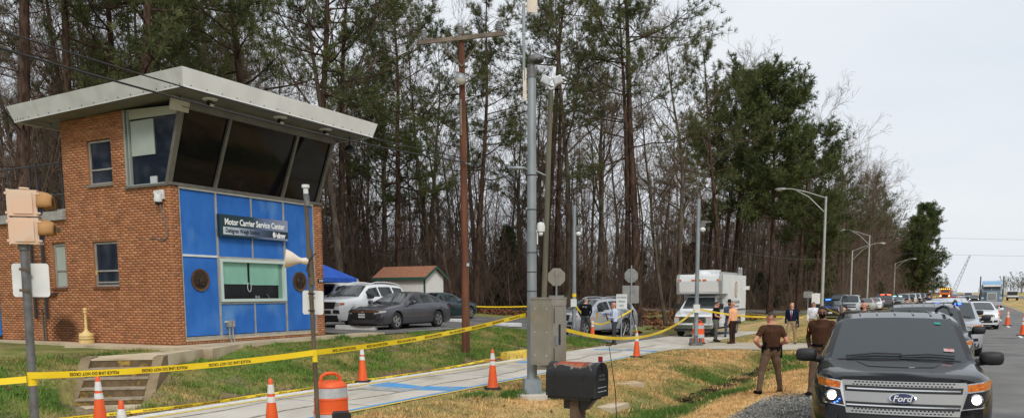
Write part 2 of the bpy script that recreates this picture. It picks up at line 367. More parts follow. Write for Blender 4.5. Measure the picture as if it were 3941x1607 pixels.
m_fasd = mat('grey_metal_fascia', lin((206, 207, 203)), .45, col2=lin((188, 189, 185)), scale=2.2, detail=7)  # greyer tone than the front, for the side and rear fascia
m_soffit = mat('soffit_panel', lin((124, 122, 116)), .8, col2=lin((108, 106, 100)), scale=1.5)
m_glassd = mat('dark_window_glass', (.005, .006, .008), .05, spec=.26)
m_glassb = mat('blue_window_glass', (.012, .018, .032), .05, spec=.5)
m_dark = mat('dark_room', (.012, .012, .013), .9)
m_wht = mat('white_enamel', lin((226, 228, 226)), .5, col2=lin((208, 210, 208)), scale=3)
m_blk = mat('black_metal', (.015, .015, .016), .5)
m_bronze = mat('bronze_cast', lin((84, 66, 50)), .5, .6, col2=lin((52, 42, 36)), scale=20, bump=.6, bscale=30)
m_bronze2 = mat('bronze_rim', lin((128, 94, 66)), .45, .6, col2=lin((96, 70, 50)), scale=30)
m_shade = mat('window_shade', lin((140, 190, 170)), .8, col2=lin((128, 178, 160)), scale=2)
m_shadeg = mat('pale_roller_blind', lin((170, 178, 170)), .85, col2=lin((160, 168, 160)), scale=2)
# ---- bricks
BC = [lin(c) for c in ((184, 130, 95), (178, 124, 90), (188, 136, 102), (172, 117, 86), (180, 126, 90), (156, 116, 90), (176, 122, 92))]
BWGT = [5, 5, 4, 3, 4, .9, 3]
CH, BL, BH, JT = .0677, .197, .0575, .0105
openings = [(2.12, 3.11, 4.18, 5.42), (2.10, 3.13, 1.50, 2.74), (4.30, 4.90, 1.49, 2.76), (-1, 1.56, 4.09, 7)]
def in_open(a, b, z0, z1): return any(b > o[0] + .01 and a < o[1] - .01 and z1 > o[2] + .01 and z0 < o[3] - .01 for o in openings)
def clipb(a, b, z0, z1):
    """trim a brick at an opening; None if nothing is left"""
    for o in openings:
        if z1 > o[2] + .012 and z0 < o[3] - .012 and b > o[0] and a < o[1]:
            if a < o[0] - .02: b = min(b, o[0])
            elif b > o[1] + .02: a = max(a, o[1])
            else: return None
    return (a, b) if b - a > .03 else None
brl = []       # (face, a, b, z0, colour)
rb = random.Random(5)
for c in range(90):
    z0 = c * CH; z1 = z0 + BH; a = -.012 - (BL + JT) / 2 * (c % 2)
    while a < 7.56:
        b = a + BL; A, B = max(a, -.012), min(b, 7.56)
        top = 3.36 if A > 4.14 else 6.10 - (B) * .012
        if B > 4.17 and A < 4.14 and z1 > 3.36: B = 4.17
        if z1 < top and B - A > .03:
            q = clipb(A, B, z0, z1)
            if q: brl.append((0, q[0], q[1], z0, rb.choices(range(7), BWGT)[0]))
        a = b + JT
for x0, x1, top in ((0, .30, 4.09), (5.43, 5.80, 4.03)):
    for c in range(61):
        z0 = c * CH
        if z0 + BH > top: break
        cuts = [x0, x0 + .10, x1] if c % 2 else [x0, x0 + .20, x1]
        for a, b in zip(cuts[:-1], cuts[1:]): brl.append((1, a + JT / 2, b - JT / 2 + (.012 if b == x1 and x1 > 5 else 0), z0, rb.choices(range(7), BWGT)[0]))
for k in range(50):      # soldier course under the panels
    brl.append((2, .31 + k * .102, .31 + k * .102 + .092, -.03, rb.choices(range(7), BWGT)[0]))
camd = []
for i, (f, a, b, z0, c) in enumerate(brl):
    w = BW(0, (a + b) / 2, z0) if f == 0 else BW((a + b) / 2, 0, z0)
    camd.append((math.dist(w, (0, 0, 2.05)) - (3 if f < 2 and b - a > .15 else 0), i))
own = {i for _, i in sorted(camd)[:300]}
wallp = MB()
wallp.bx(0, .2, 0.0, 7.56, -.4, 3.38); wallp.bx(0, .2, 1.60, 4.16, 3.38, 6.02); wallp.bx(0, .2, 0.0, 1.56, 3.38, 4.08)
mw = MB()        # wall sheet with openings cut: strips around them
def wstrip(a, b, z0, z1): mw.bx(0, .20, a, b, z0, z1)
wstrip(0, 2.10, -.4, 4.08); wstrip(2.10, 3.13, -.4, 1.50); wstrip(2.10, 3.13, 2.74, 4.16); wstrip(3.13, 4.16, -.4, 4.16)
wstrip(4.16, 4.30, -.4, 3.38); wstrip(4.30, 4.90, -.4, 1.49); wstrip(4.30, 4.90, 2.76, 3.38); wstrip(4.90, 7.56, -.4, 3.38)
wstrip(1.58, 2.12, 4.08, 6.06); wstrip(2.12, 3.11, 5.42, 6.05); wstrip(3.11, 4.16, 4.16, 6.03)
mw.bx(.2, 5.80, 4.0, 4.16, -.4, 6.02); mw.bx(5.6, 5.8, .0, 4.0, -.4, 4.05); mw.bx(5.6, 5.8, 1.2, 4.0, 4.05, 6.04)
mw.bx(0.2, .30, 0.0, .25, -.4, 4.05); mw.bx(5.43, 5.6, 0.0, .25, -.4, 4.03)
mw.bx(.30, 5.43, .02, .22, -.4, .06)
mw.bx(.2, 5.6, 4.16, 11, -.4, 3.38)
wall = O('wall', mw, m_mortar, bld)
def brick_verts(f, a, b, z0, hgt=BH):
    d = .008
    if f == 0: return [(-d, a, z0), (-d, b, z0), (-d, b, z0 + hgt), (-d, a, z0 + hgt), (0, a, z0), (0, b, z0), (0, b, z0 + hgt), (0, a, z0 + hgt)]
    return [(b, -d, z0), (a, -d, z0), (a, -d, z0 + hgt), (b, -d, z0 + hgt), (b, 0, z0), (a, 0, z0), (a, 0, z0 + hgt), (b, 0, z0 + hgt)]
BF = [(0, 3, 2, 1), (0, 1, 5, 4), (1, 2, 6, 5), (2, 3, 7, 6), (3, 0, 4, 7)]
RV, RF, RC = [], [], []; cache = {}
for i, (f, a, b, z0, c) in enumerate(brl):
    hg = .085 if f == 2 else BH
    jit = rb.uniform(.85, 1.12); dj = rb.uniform(-.002, .003)
    if i in own:
        key = (min(f, 1), round(b - a, 3), hg, c)
        if key not in cache:
            vs = brick_verts(f, -(b - a) / 2, (b - a) / 2, 0, hg)
            cache[key] = npmesh('brick', vs, BF, m_brick, np.tile(BC[c], (8, 1)))
        o = link('brick', cache[key], wall, loc=(-dj, (a + b) / 2, z0) if f == 0 else ((a + b) / 2, -dj, z0))
    else:
        o = len(RV); RV += brick_verts(f, a, b, z0, hg); RF += [tuple(q + o for q in t) for t in BF]
        soot = 0
        if f == 0 and z0 < 1.0: soot = max(0, 1 - math.hypot(((a + b) / 2 - 4.55) / .75, (z0 - .25) / .55)) * 1.3
        RC += [np.array(BC[c]) * jit * (1 - .8 * min(1, soot * 1.6))] * 8
link('brickwork', npmesh('brickwork', RV, RF, m_brick, np.array(RC)), wall, kind='stuff')
# ---- inside and roof
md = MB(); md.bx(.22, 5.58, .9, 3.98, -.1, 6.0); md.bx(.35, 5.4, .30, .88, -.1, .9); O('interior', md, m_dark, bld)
rf = MB()
zb0, zb1, zt0, zt1 = 6.19, 6.0, 6.58, 6.40    # soffit and roof edge heights, front and rear
B4 = [(-.70, -1.5, zb0), (6.59, -1.5, zb0), (6.59, 5.07, zb1), (-.70, 5.07, zb1)]
T4 = [(-.80, -1.62, zt0), (6.70, -1.62, zt0), (6.70, 5.22, zt1), (-.80, 5.22, zt1)]
rf.add(B4 + T4, [(4, 5, 6, 7)], 0)
roof = O('roof', rf, m_fascia, bld)
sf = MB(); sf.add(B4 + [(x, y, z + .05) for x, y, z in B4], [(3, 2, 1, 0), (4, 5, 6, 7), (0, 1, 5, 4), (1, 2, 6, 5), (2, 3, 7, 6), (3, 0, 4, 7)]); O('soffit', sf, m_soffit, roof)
def fpanel(i, j, t0, t1, m):
    p = MB(); g = .004 if t0 > 0 else 0
    L = lambda A, k, t: Vector(A[k]).lerp(Vector(A[(k + 1) % 4]), t)
    a, b, c, d = L(B4, i, t0) , L(B4, i, t1), L(T4, i, t1), L(T4, i, t0)
    nrm = (b - a).cross(d - a).normalized() * (.012 if (j % 2) else .008)
    V = [a, b, c, d]; p.add([v + nrm for v in V] + [v - nrm for v in V], [(0, 1, 2, 3), (7, 6, 5, 4), (0, 4, 5, 1), (1, 5, 6, 2), (2, 6, 7, 3), (3, 7, 4, 0)])
    # drip edge fold
    dn = Vector((0, 0, -.03)); p.add([a + nrm * 1.5, b + nrm * 1.5, b + nrm * 1.5 + dn, a + nrm * 1.5 + dn, a - nrm, b - nrm, b - nrm + dn, a - nrm + dn], [(0, 1, 2, 3), (7, 6, 5, 4), (3, 2, 6, 7)])
    O('fascia_panel', p, m, roof)
    for q in np.linspace(.12, .88, 4):
        w = a.lerp(b, q) + nrm * 1.6 + Vector((0, 0, .035)); k = MB(); k.ball(w, .018, 6); O('drain_clip', k, m_blk, roof)
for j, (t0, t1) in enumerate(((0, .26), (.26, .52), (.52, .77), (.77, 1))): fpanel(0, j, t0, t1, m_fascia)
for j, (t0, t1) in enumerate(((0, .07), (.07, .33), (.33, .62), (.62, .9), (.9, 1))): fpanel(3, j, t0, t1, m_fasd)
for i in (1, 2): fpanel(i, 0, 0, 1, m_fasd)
for u, v in ((.55, -1.02), (3.0, -1.05), (4.9, -1.05)):     # soffit lamps
    s_ = MB(); z = 6.175; s_.lathe([(.0, 0), (.19, 0), (.19, -.02), (.05, -.045)], 18, (u, v, z)); l = O('soffit_lamp', s_, m_fascia, roof, 40)
    s_ = MB(); s_.box((u, v, z - .13), (.16, .10, .14), rot=Matrix.Rotation(.5, 3, 'X')); s_.cyl((u, v, z - .05), (u, v, z - .1), .02); O('lamp_head', s_, m_blk, l)
    s_ = MB(); s_.box((u, v - .055, z - .165), (.12, .02, .07), rot=Matrix.Rotation(.5, 3, 'X')); O('lens', s_, mat('lamp_lens', lin((190, 190, 180)), .3), l)
s_ = MB(); s_.cyl((6.2, -.9, 6.15), (6.2, -.9, 5.9), .03); s_.lathe([(.06, 5.92), (.17, 5.80), (.19, 5.74), (.02, 5.70)], 14, (6.2, -.9, 0)); s_.box((5.8, -.9, 5.9), (.8, .02, .02), rot=Matrix.Rotation(.25, 3, 'Y')); O('siren', s_, m_blk, roof, 40)
s_ = MB(); s_.lathe([(.16, 6.03), (.13, 5.96), (.02, 5.95)], 12, (-.15, 4.55, 0)); s_.cyl((-.15, 4.55, 5.98), (-.15, 4.7, 5.86), .035); O('soffit_lamp', s_, m_soffit, roof, 40)
# corner floodlight
s_ = MB(); s_.box((-.06, -.62, 5.94), (.46, .16, .26), rot=Matrix.Rotation(.3, 3, 'X')); s_.box((-.06, -.55, 6.1), (.3, .12, .12)); O('floodlight', s_, mat('cream_floodlight', lin((182, 178, 158)), .6), bld)
# ---- blue curtain wall
PX = [.30, 1.525, 2.815, 4.107, 5.43]; ZB_, ZM1, ZM2, ZT = .175, 1.06, 2.30, 4.02
def panel(u0, u1, z0, z1):
    p = MB(); p.bx(u0 + .02, u1 - .02, .03, .07, z0 + .02, z1 - .02); O('panel', p, m_blue, bld)
for a, b in ((0, 1), (3, 4)):
    panel(PX[a], PX[b], ZB_, 2.315); panel(PX[a], PX[b], 2.315, ZT)
for a, b in ((1, 2), (2, 3)):
    panel(PX[a], PX[b], ZB_, ZM1); panel(PX[a], PX[b], ZM2, ZT)
def bar(name, u0, u1, z0, z1, d=.0, m=m_alu, y1=.09):
    p = MB(); p.bx(u0, u1, d, y1, z0, z1); O(name, p, m, bld)
bar('mullion', .30, .335, ZB_, ZT); bar('mullion', 5.395, 5.43, ZB_, ZT)
for x in (PX[1], PX[3]): bar('mullion', x - .028, x + .028, ZB_, ZT + .0, -.004)
bar('mullion', PX[2] - .022, PX[2] + .022, ZB_, ZM1, .004); bar('mullion', PX[2] - .022, PX[2] + .022, ZM2, ZT, .004)
bar('rail', .335, PX[1] - .028, 2.29, 2.345, .002, m_wht); bar('rail', PX[3] + .028, 5.395, 2.29, 2.345, .002)
bar('rail', PX[1] + .028, PX[3] - .028, ZM1 - .03, ZM1 + .02, .0); bar('rail', PX[1] + .028, PX[3] - .028, ZM2 - .02, ZM2 + .03, .0)
bar('rail', .30, 5.43, ZT, ZT + .055, -.012, m_wht); bar('rail', .30, 5.43, ZB_ - .07, ZB_, -.006); bar('ledge', .28, 5.45, .06, ZB_ - .07, -.03, m_walk)
# service window
sw = MB()
for a in ((1.565, 4.095, 1.09, 1.17), (1.565, 4.095, 2.19, 2.275)): sw.bx(a[0], a[1], -.04, .10, a[2], a[3])
sw.bx(1.565, 1.64, -.04, .10, 1.17, 2.19); sw.bx(4.02, 4.095, -.04, .10, 1.17, 2.19)
win = O('service_window', sw, mat('pale_green_frame', lin((196, 212, 206)), .4), bld)
g = MB(); g.bx(1.64, 4.02, .085, .10, 1.17, 2.19); O('pane', g, m_glassd, win)
for a, b, zl in ((1.66, 2.62, 1.60), (2.72, 3.86, 1.58)):
    g = MB(); g.bx(a, b, .06, .08, zl, 2.19); g.bx(a, b, .05, .085, zl - .02, zl); O('blind', g, m_shade, win)
g = MB(); g.bx(3.86, 4.02, .07, .083, 1.17, 2.19); O('side_curtain', g, mat('green_curtain', lin((112, 150, 134)), .9), win)
g = MB(); g.tube([(2.66 + .07 * math.cos(t), .04, 1.50 + .13 * math.sin(t)) for t in np.linspace(pi * .6, pi * 2.4, 14)], .008, 5); O('pull_cord', g, m_wht, win)
g = MB(); g.bx(2.9, 2.96, .05, .08, 1.18, 1.26); g.bx(3.0, 3.06, .05, .08, 1.18, 1.25); g.tube([(3.35, .06, 1.3), (3.42, .06, 1.24), (3.44, .06, 1.18)], .01, 5); O('desk_item', g, mat('desk_grey', lin((120, 130, 128)), .7), win)
# seals
for u in (.89, 4.735):
    s_ = MB(); s_.lathe([(0, -.02), (.235, -.02), (.25, -.03), (.295, -.035), (.305, .0), (.305, .05)], 40, (u, .03, 1.675), 'y'); md_ = O('state_seal', s_, m_bronze2, bld, 40)
    s_ = MB(); s_.lathe([(0, -.034), (.235, -.031), (.238, -.02)], 32, (u, .03, 1.675), 'y')
    rr = random.Random(int(u * 10))
    for sx in ((0,) if u < 2 else (-.08, .07)):
        s_.ball((u + sx, .0, 1.80), (.03, .02, .035), 8); s_.tube([(u + sx, -.002, 1.77), (u + sx + .01, -.008, 1.70), (u + sx, -.002, 1.62)], [.035, .05, .045], 8); s_.tube([(u + sx - .04, -.002, 1.74), (u + sx - .1, -.002, 1.68)], .014, 6); s_.tube([(u + sx + .04, -.002, 1.74), (u + sx + .1, -.002, 1.79)], .014, 6)
    if u < 2:
        s_.tube([(u - .17, -.002, 1.60), (u - .05, -.006, 1.56), (u + .08, -.006, 1.55), (u + .18, -.002, 1.58)], [.02, .04, .04, .02], 7); s_.ball((u - .16, 0, 1.57), (.03, .02, .03), 8)
    else:
        for sx in (-.09, -.04, .05, .1): s_.tube([(u + sx, -.002, 1.62), (u + sx * 1.1, -.004, 1.53)], .018, 6)
    O('relief', s_, m_bronze, md_, 60)
# name sign
m_sign = bpy.data.materials.new('sign_face'); m_sign.use_nodes = True
t_ = m_sign.node_tree; b_ = t_.nodes['Principled BSDF']; b_.inputs['Roughness'].default_value = .45
c_ = t_.nodes.new('ShaderNodeTexCoord'); x_ = t_.nodes.new('ShaderNodeSeparateXYZ'); t_.links.new(c_.outputs['Object'], x_.inputs[0])
def ramp(stops, out, a, b):
    mr = t_.nodes.new('ShaderNodeMapRange'); mr.inputs['From Min'].default_value = a; mr.inputs['From Max'].default_value = b; t_.links.new(x_.outputs[0], mr.inputs[0])
    r = t_.nodes.new('ShaderNodeValToRGB'); e = r.color_ramp.elements
    e[0].position, e[0].color = stops[0][0], (*lin(stops[0][1]), 1); e[1].position, e[1].color = stops[-1][0], (*lin(stops[-1][1]), 1)
    for p, c in stops[1:-1]: q = e.new(p); q.color = (*lin(c), 1)
    t_.links.new(mr.outputs[0], r.inputs[0]); return r.outputs[0]
upper = ramp([(0, (14, 50, 60)), (.45, (20, 52, 66)), (.62, (96, 112, 142)), (1, (142, 150, 172))], None, 1.52, 4.15)
lower = ramp([(0, (198, 206, 212)), (.22, (176, 186, 200)), (.5, (80, 94, 122)), (.74, (28, 46, 68)), (1, (20, 44, 58))], None, 1.62, 4.12)
lt = t_.nodes.new('ShaderNodeMath'); lt.operation = 'LESS_THAN'; lt.inputs[1].default_value = 3.135; t_.links.new(x_.outputs[2], lt.inputs[0])
gt = t_.nodes.new('ShaderNodeMath'); gt.operation = 'GREATER_THAN'; gt.inputs[1].default_value = 2.93; t_.links.new(x_.outputs[2], gt.inputs[0])
gx = t_.nodes.new('ShaderNodeMath'); gx.operation = 'GREATER_THAN'; gx.inputs[1].default_value = 1.64; t_.links.new(x_.outputs[0], gx.inputs[0])
mu_ = t_.nodes.new('ShaderNodeMath'); mu_.operation = 'MULTIPLY'; t_.links.new(lt.outputs[0], mu_.inputs[0]); t_.links.new(gt.outputs[0], mu_.inputs[1])
mu2 = t_.nodes.new('ShaderNodeMath'); mu2.operation = 'MULTIPLY'; t_.links.new(mu_.outputs[0], mu2.inputs[0]); t_.links.new(gx.outputs[0], mu2.inputs[1])
xm = t_.nodes.new('ShaderNodeMix'); xm.data_type = 'RGBA'; t_.links.new(mu2.outputs[0], xm.inputs[0]); t_.links.new(upper, xm.inputs[6]); t_.links.new(lower, xm.inputs[7]); t_.links.new(xm.outputs[2], b_.inputs['Base Color'])
s_ = MB(); s_.bx(1.52, 4.15, -.11, -.02, 2.875, 3.465)
sign = O('name_sign', s_, m_sign, bld)
m_ink = mat('sign_white', lin((240, 242, 240)), .5); m_navy = mat('sign_navy', lin((18, 40, 54)), .5)
FR = Matrix(((1, 0, 0, 0), (0, 0, -1, 0), (0, 1, 0, 0), (0, 0, 0, 1)))   # text plane -> facing -Y
text(sign, 'lettering', 'Motor Carrier Service Center', .235, Matrix.Translation((1.70, -.1125, 3.27)) @ FR, m_ink, .80, 'LEFT', bold=.006)
text(sign, 'lettering', 'Dahlgren Weigh Station', .165, Matrix.Translation((1.72, -.1125, 3.035)) @ FR, m_navy, .79, 'LEFT', bold=.004)
text(sign, 'lettering', 'dmv', .20, Matrix.Translation((3.68, -.1125, 3.005)) @ FR @ Matrix(((1, .12, 0, 0), (0, 1, 0, 0), (0, 0, 1, 0), (0, 0, 0, 1))), m_ink, 1.0, 'LEFT', bold=.01)
for dx, dz, r0 in ((0, 0, .075),):
    p = MB(); p.prism([(3.59 + .055 * math.cos(a) - .02, 3.02 + .085 * math.sin(a)) for a in np.linspace(.5, 2 * pi - 1.3, 18)], -.115, -.109); p.prism([(3.605, 2.95), (3.66, 2.99), (3.665, 3.09), (3.63, 3.02)], -.115, -.109); O('emblem', p, m_ink, sign)
s_ = MB(); s_.bx(5.53, 5.78, -.03, -.012, 1.66, 1.76); np_ = O('number_plate', s_, m_blk, bld); text(np_, 'lettering', '3930', .10, Matrix.Translation((5.655, -.033, 1.71)) @ FR, m_ink, .95)
# conduit boxes
for u in (1.74, 1.86):
    s_ = MB(); s_.bx(u - .045, u + .045, -.12, -.012, .40, .58); s_.tube([(u, -.07, .40), (u + .01, -.07, .06), (u + .05, -.09, -.02)], .022, 8); O('conduit', s_, [m_alu], bld)
s_ = MB(); s_.cyl((1.6, -.06, .54), (1.7, -.06, .54), .018); O('conduit_stub', s_, m_wht, bld)
# ---- upper control room: raked front glass, mullions, side window
g0, g1 = (0.0, 4.15), (-.62, 5.92)
def gp(u, t, d=0.): return (u, g0[0] + (g1[0] - g0[0]) * t + d, g0[1] + (g1[1] - g0[1]) * t)
GX = [.02, 1.50, 4.06, 5.62]; GXT = [.0, 1.58, 4.16, 5.70]
for i in range(3):
    p = MB(); p.add([gp(GX[i], 0, .02), gp(GX[i + 1], 0, .02), gp(GXT[i + 1], 1, .02), gp(GXT[i], 1, .02)] + [gp(GX[i], 0, .035), gp(GX[i + 1], 0, .035), gp(GXT[i + 1], 1, .035), gp(GXT[i], 1, .035)], [(0, 1, 2, 3), (7, 6, 5, 4), (0, 4, 5, 1), (1, 5, 6, 2), (2, 6, 7, 3), (3, 7, 4, 0)])
    O('control_room_pane', p, m_glassd, bld)
for i, w in enumerate((.07, .045, .045, .06)):
    p = MB()
    a, b = Vector(gp(GX[i], -.02)), Vector(gp(GXT[i], 1.02))
    p.add([a + Vector((-w, -.05, 0)), a + Vector((w, -.05, 0)), a + Vector((w, .06, 0)), a + Vector((-w, .06, 0)), b + Vector((-w, -.05, 0)), b + Vector((w, -.05, 0)), b + Vector((w, .06, 0)), b + Vector((-w, .06, 0))], [(0, 1, 5, 4), (1, 2, 6, 5), (2, 3, 7, 6), (3, 0, 4, 7), (0, 3, 2, 1), (4, 5, 6, 7)])
    O('raked_mullion', p, m_alud, bld)
p = MB(); p.bx(-.06, 5.80, -.06, .06, 4.075, 4.15); O('sill', p, m_alud, bld)
p = MB(); p.bx(-.05, 5.76, -.70, -.50, 5.90, 6.16); O('head_rail', p, m_soffit, bld)
p = MB(); p.bx(-.07, .10, -.02, 1.60, 4.05, 4.10); O('sill', p, m_alud, bld)
# side window in the left wall (trapezoid)
p = MB(); p.add([(.03, 1.54, 4.12), (.03, .02, 4.12), (.03, -.56, 5.78), (.03, 1.54, 6.02)], [(0, 1, 2, 3)]); side = O('side_window', p, m_glassb, bld)
for q0, q1, w in (((.0, 1.50, 4.10), (.0, 1.50, 6.05), .07), ((.0, 1.36, 4.12), (.0, 1.36, 6.0), .045), ((0, 1.54, 4.125), (0, .0, 4.125), .03)):
    m__ = MB(); m__.box(((q0[0] + q1[0]) / 2, (q0[1] + q1[1]) / 2, (q0[2] + q1[2]) / 2), (.09, max(w, abs(q1[1] - q0[1])), max(w, abs(q1[2] - q0[2])))); O('frame', m__, mat('grey_green_frame', lin((150, 156, 148)), .6), side)
p = MB(); p.bx(.0, .028, .44, 1.30, 4.87, 5.75); O('roller_blind', p, m_shadeg, side)
p = MB(); p.add([(-.01, 1.42, 5.80), (-.01, -.56, 5.78), (-.01, -.60, 5.98), (-.01, 1.42, 6.05), (.02, 1.42, 5.80), (.02, -.56, 5.78), (.02, -.60, 5.98), (.02, 1.42, 6.05)], [(0, 1, 2, 3), (7, 6, 5, 4), (0, 4, 5, 1)]); O('head_panel', p, mat('cream_panel', lin((172, 172, 156)), .7), side)
p = MB(); p.bx(.0, .028, .42, .66, 4.13, 4.32); O('card', p, mat('paper_white', lin((190, 194, 194)), .8), side)
# ordinary windows in the brick
def wind(v0, v1, z0, z1, rail, blind=False, tilt=False):
    p = MB(); f = .05
    for a in ((v0, v1, z0, z0 + f), (v0, v1, z1 - f, z1), (v0, v0 + f, z0 + f, z1 - f), (v1 - f, v1, z0 + f, z1 - f), (v0 + f, v1 - f, rail, rail + .04)): p.bx(.05, .11, a[0], a[1], a[2], a[3])
    w = O('window', p, m_alu, bld)
    p = MB(); p.bx(.085, .10, v0 + f, v1 - f, z0 + f, z1 - f); O('pane', p, m_shadeg if blind else m_glassb, w)
    p = MB(); p.bx(-.06, .05, v0 - .04, v1 + .04, z0 - .07, z0 - .003); O('window_sill', p, mat('stone_sill', lin((128, 122, 112)), .9) if z0 > 3 else mat('brick_sill', lin((122, 78, 54)), .9, col2=lin((104, 66, 46)), scale=14), w)
    if tilt:
        p = MB(); p.add([(-.16, v0 + .06, z0 + .08), (-.16, v1 - .06, z0 + .08), (.05, v1 - .06, rail), (.05, v0 + .06, rail), (-.16, v0 + .06, z0 + .11), (-.16, v1 - .06, z0 + .11), (.05, v1 - .06, rail + .02), (.05, v0 + .06, rail + .02)], [(3, 2, 1, 0), (4, 5, 6, 7), (0, 1, 5, 4), (1, 2, 6, 5), (3, 0, 4, 7)]); O('hopper_sash', p, m_alud, w)
wind(2.14, 3.09, 4.25, 5.40, 4.62); wind(2.12, 3.11, 1.53, 2.72, 1.93)
p = MB(); p.bx(.04, .09, 2.18, 3.05, 1.62, 1.66); O('sash_rail', p, m_alu, bld); p = MB(); p.bx(.02, .05, 3.055, 3.09, 1.84, 1.96); O('latch_block', p, mat('brass_yellow', lin((222, 190, 110)), .5), bld)
#
wind(4.32, 4.88, 1.52, 2.74, 1.98, blind=True)
p = MB(); p.bx(-.03, .01, 4.45, 4.88, 3.07, 3.18)
for k in range(4): p.bx(-.045, -.03, 4.46, 4.87, 3.08 + k * .026, 3.092 + k * .026)
O('wall_vent', p, m_alud, bld)
# wing: parapet cap, ladder and guard rail, left blue panel
p = MB(); p.bx(-.10, 5.6, 4.172, 11.2, 3.385, 3.63); O('parapet_cap', p, m_alu, bld)
p = MB(); p.bx(.0, .06, 7.60, 9.0, .1, 3.0); O('panel', p, m_blue, bld)
m_stl = mat('dark_steel', lin((58, 58, 60)), .6)
for v, z0, z1 in ((5.68, .63, 3.75), (5.17, .63, 4.5)):
    p = MB(); p.bx(-.14, -.08, v - .04, v + .04, z0, z1); O('ladder_rail', p, m_stl, bld)
for z in np.arange(.9, 3.4, .3):
    p = MB(); p.cyl((-.11, 5.20, z), (-.11, 5.65, z), .012, n=6); O('ladder_rung', p, m_stl, bld)
p = MB(); p.bx(-.12, .0, 4.75, 5.3, 1.32, 1.37); p.bx(-.12, .0, 5.45, 5.75, 1.32, 1.37); O('ladder_bracket', p, m_stl, bld)
for v in (4.35, 4.75, 5.9, 6.25, 7.3):
    p = MB(); p.cyl((.35, v, 3.6), (.35, v, 5.1), .025, n=6); O('guard_post', p, m_stl, bld)
for z in (4.15, 5.02):
    p = MB(); p.cyl((.35, 4.2, z), (.35, 7.6, z), .025, n=6); O('guard_rail', p, m_stl, bld)
p = MB(); p.bx(.2, .9, 4.3, 4.85, 3.63, 3.72); O('roof_hatch', p, m_alu, bld)
for v in (5.47, 5.36):
    p = MB(); p.cyl((-.05, v, -.03), (-.05, v, .62 + (v > 5.4) * .3), .02, n=8); O('drain_pipe', p, m_alud, bld)
# dome camera with cable on the left wall
s_ = MB(); s_.bx(-.20, -.05, .17, .33, 3.84, 3.92); s_.lathe([(.05, 3.9), (.085, 3.86), (.105, 3.68), (.095, 3.64)], 16, (-.13, .25, 0)); s_.bx(-.06, -.013, .14, .36, 3.72, 3.95); dc = O('dome_camera', s_, m_wht, bld, 40)
s_ = MB(); s_.lathe([(.088, 3.645), (.075, 3.59), (.03, 3.555), (0, 3.55)], 14, (-.13, .25, 0)); O('camera_dome', s_, m_blk, dc, 60)
s_ = MB(); s_.tube([(-.12, .2, 3.58), (-.08, .12, 3.2), (-.05, .06, 2.95), (-.03, .1, 2.75), (-.03, .3, 2.67), (-.03, .5, 2.74), (-.03, .75, 2.75)], .013, 6); O('camera_cable', s_, mat('grey_cable', lin((110, 110, 112)), .6), dc)
# ------------------------------------------------------------------ walk, landing and steps
def slab(name, pts, z0, z1, m, **k):
    p = MB(); p.prism([(a, b) for a, b in pts], z0, z1, 'z'); return O(name, p, m, kind='structure', **k)
w_ = lambda u, v: BW(u, v)[:2]
slab('sidewalk', [w_(-.02, -.03), w_(7.6, -.03), w_(7.9, -.25), w_(8.0, -.75), w_(3.6, -.62), w_(1.2, -1.0), w_(-.55, -1.9), w_(-.75, -.9), w_(-.95, 3.2), w_(-.55, 3.7), w_(-.5, 8.5), w_(-.02, 8.5)], .50, .772, m_walk)
SX, SY = -8.0, 16.05      # foot of the steps
su = Vector((.985, .17)); sv_ = Vector((-.215, .977))
def SP(a, b): p = Vector((SX, SY)) + su * a + sv_ * b; return (p.x, p.y)
m_step = mat('stained_concrete', lin((120, 100, 74)), .95, col2=lin((88, 72, 52)), scale=5, detail=8, lo=.4, hi=.6, bump=.6, bscale=25, col3=lin((180, 150, 70)), scale3=5)
m_tread = mat('worn_tread', lin((166, 152, 132)), .95, col2=lin((140, 124, 104)), scale=6, detail=8, bump=.3)
st = thing('concrete_steps', 'stained concrete steps with sloping side walls climbing the grass bank', 'steps', (0, 0, 0))
zb = -.14; nr = 5; rise = (.74 - zb) / nr
for k in range(nr):
    z1 = zb + rise * (k + 1); y0 = k * .31
    p = MB(); p.prism([SP(-.62, y0), SP(.62, y0), SP(.62, 1.75), SP(-.62, 1.75)], z1 - rise - (.3 if k == 0 else 0), z1 - .035, 'z'); O('riser', p, m_step, st)
    p = MB(); p.prism([SP(-.62, y0 - .02), SP(.62, y0 - .02), SP(.62, y0 + .33 if k < nr - 1 else 1.75), SP(-.62, y0 + .33 if k < nr - 1 else 1.75)], z1 - .035, z1, 'z'); O('tread', p, m_tread if k < nr - 1 else m_walk, st)
for sgn in (-1, 1):
    p = MB(); a, b = sgn * .62, sgn * .82
    q = [(0, -.05, zb - .3), (1, -.05, zb - .3), (0, -.05, zb + .04), (1, -.05, zb + .04), (0, 1.25, .76), (1, 1.25, .76), (0, 1.75, .77), (1, 1.75, .77), (0, 1.75, zb), (1, 1.75, zb)]
    V = [(*SP(b if i else a, y), z) for i, y, z in q]
    p.add(V, [(0, 1, 3, 2), (2, 3, 5, 4), (4, 5, 7, 6), (6, 7, 9, 8), (0, 2, 4, 6, 8), (1, 9, 7, 5, 3), (0, 8, 9, 1)]); O('cheek_wall', p, mat('mossy_concrete', lin((148, 130, 100)), .95, col2=lin((116, 100, 74)), scale=3, detail=8, bump=.5, bscale=25), st)
slab('landing', [SP(-.62, 1.752), SP(.62, 1.752), w_(1.3, -.9), w_(-.65, -1.6)], .5, .765, m_walk)
slab('foot_path', [SP(-1.6, -.72), SP(1.3, -.5), SP(1.0, -.03), SP(-.86, -.03), SP(-3.4, -.55), SP(-4, -1.1)], -.4, -.085, m_walk)
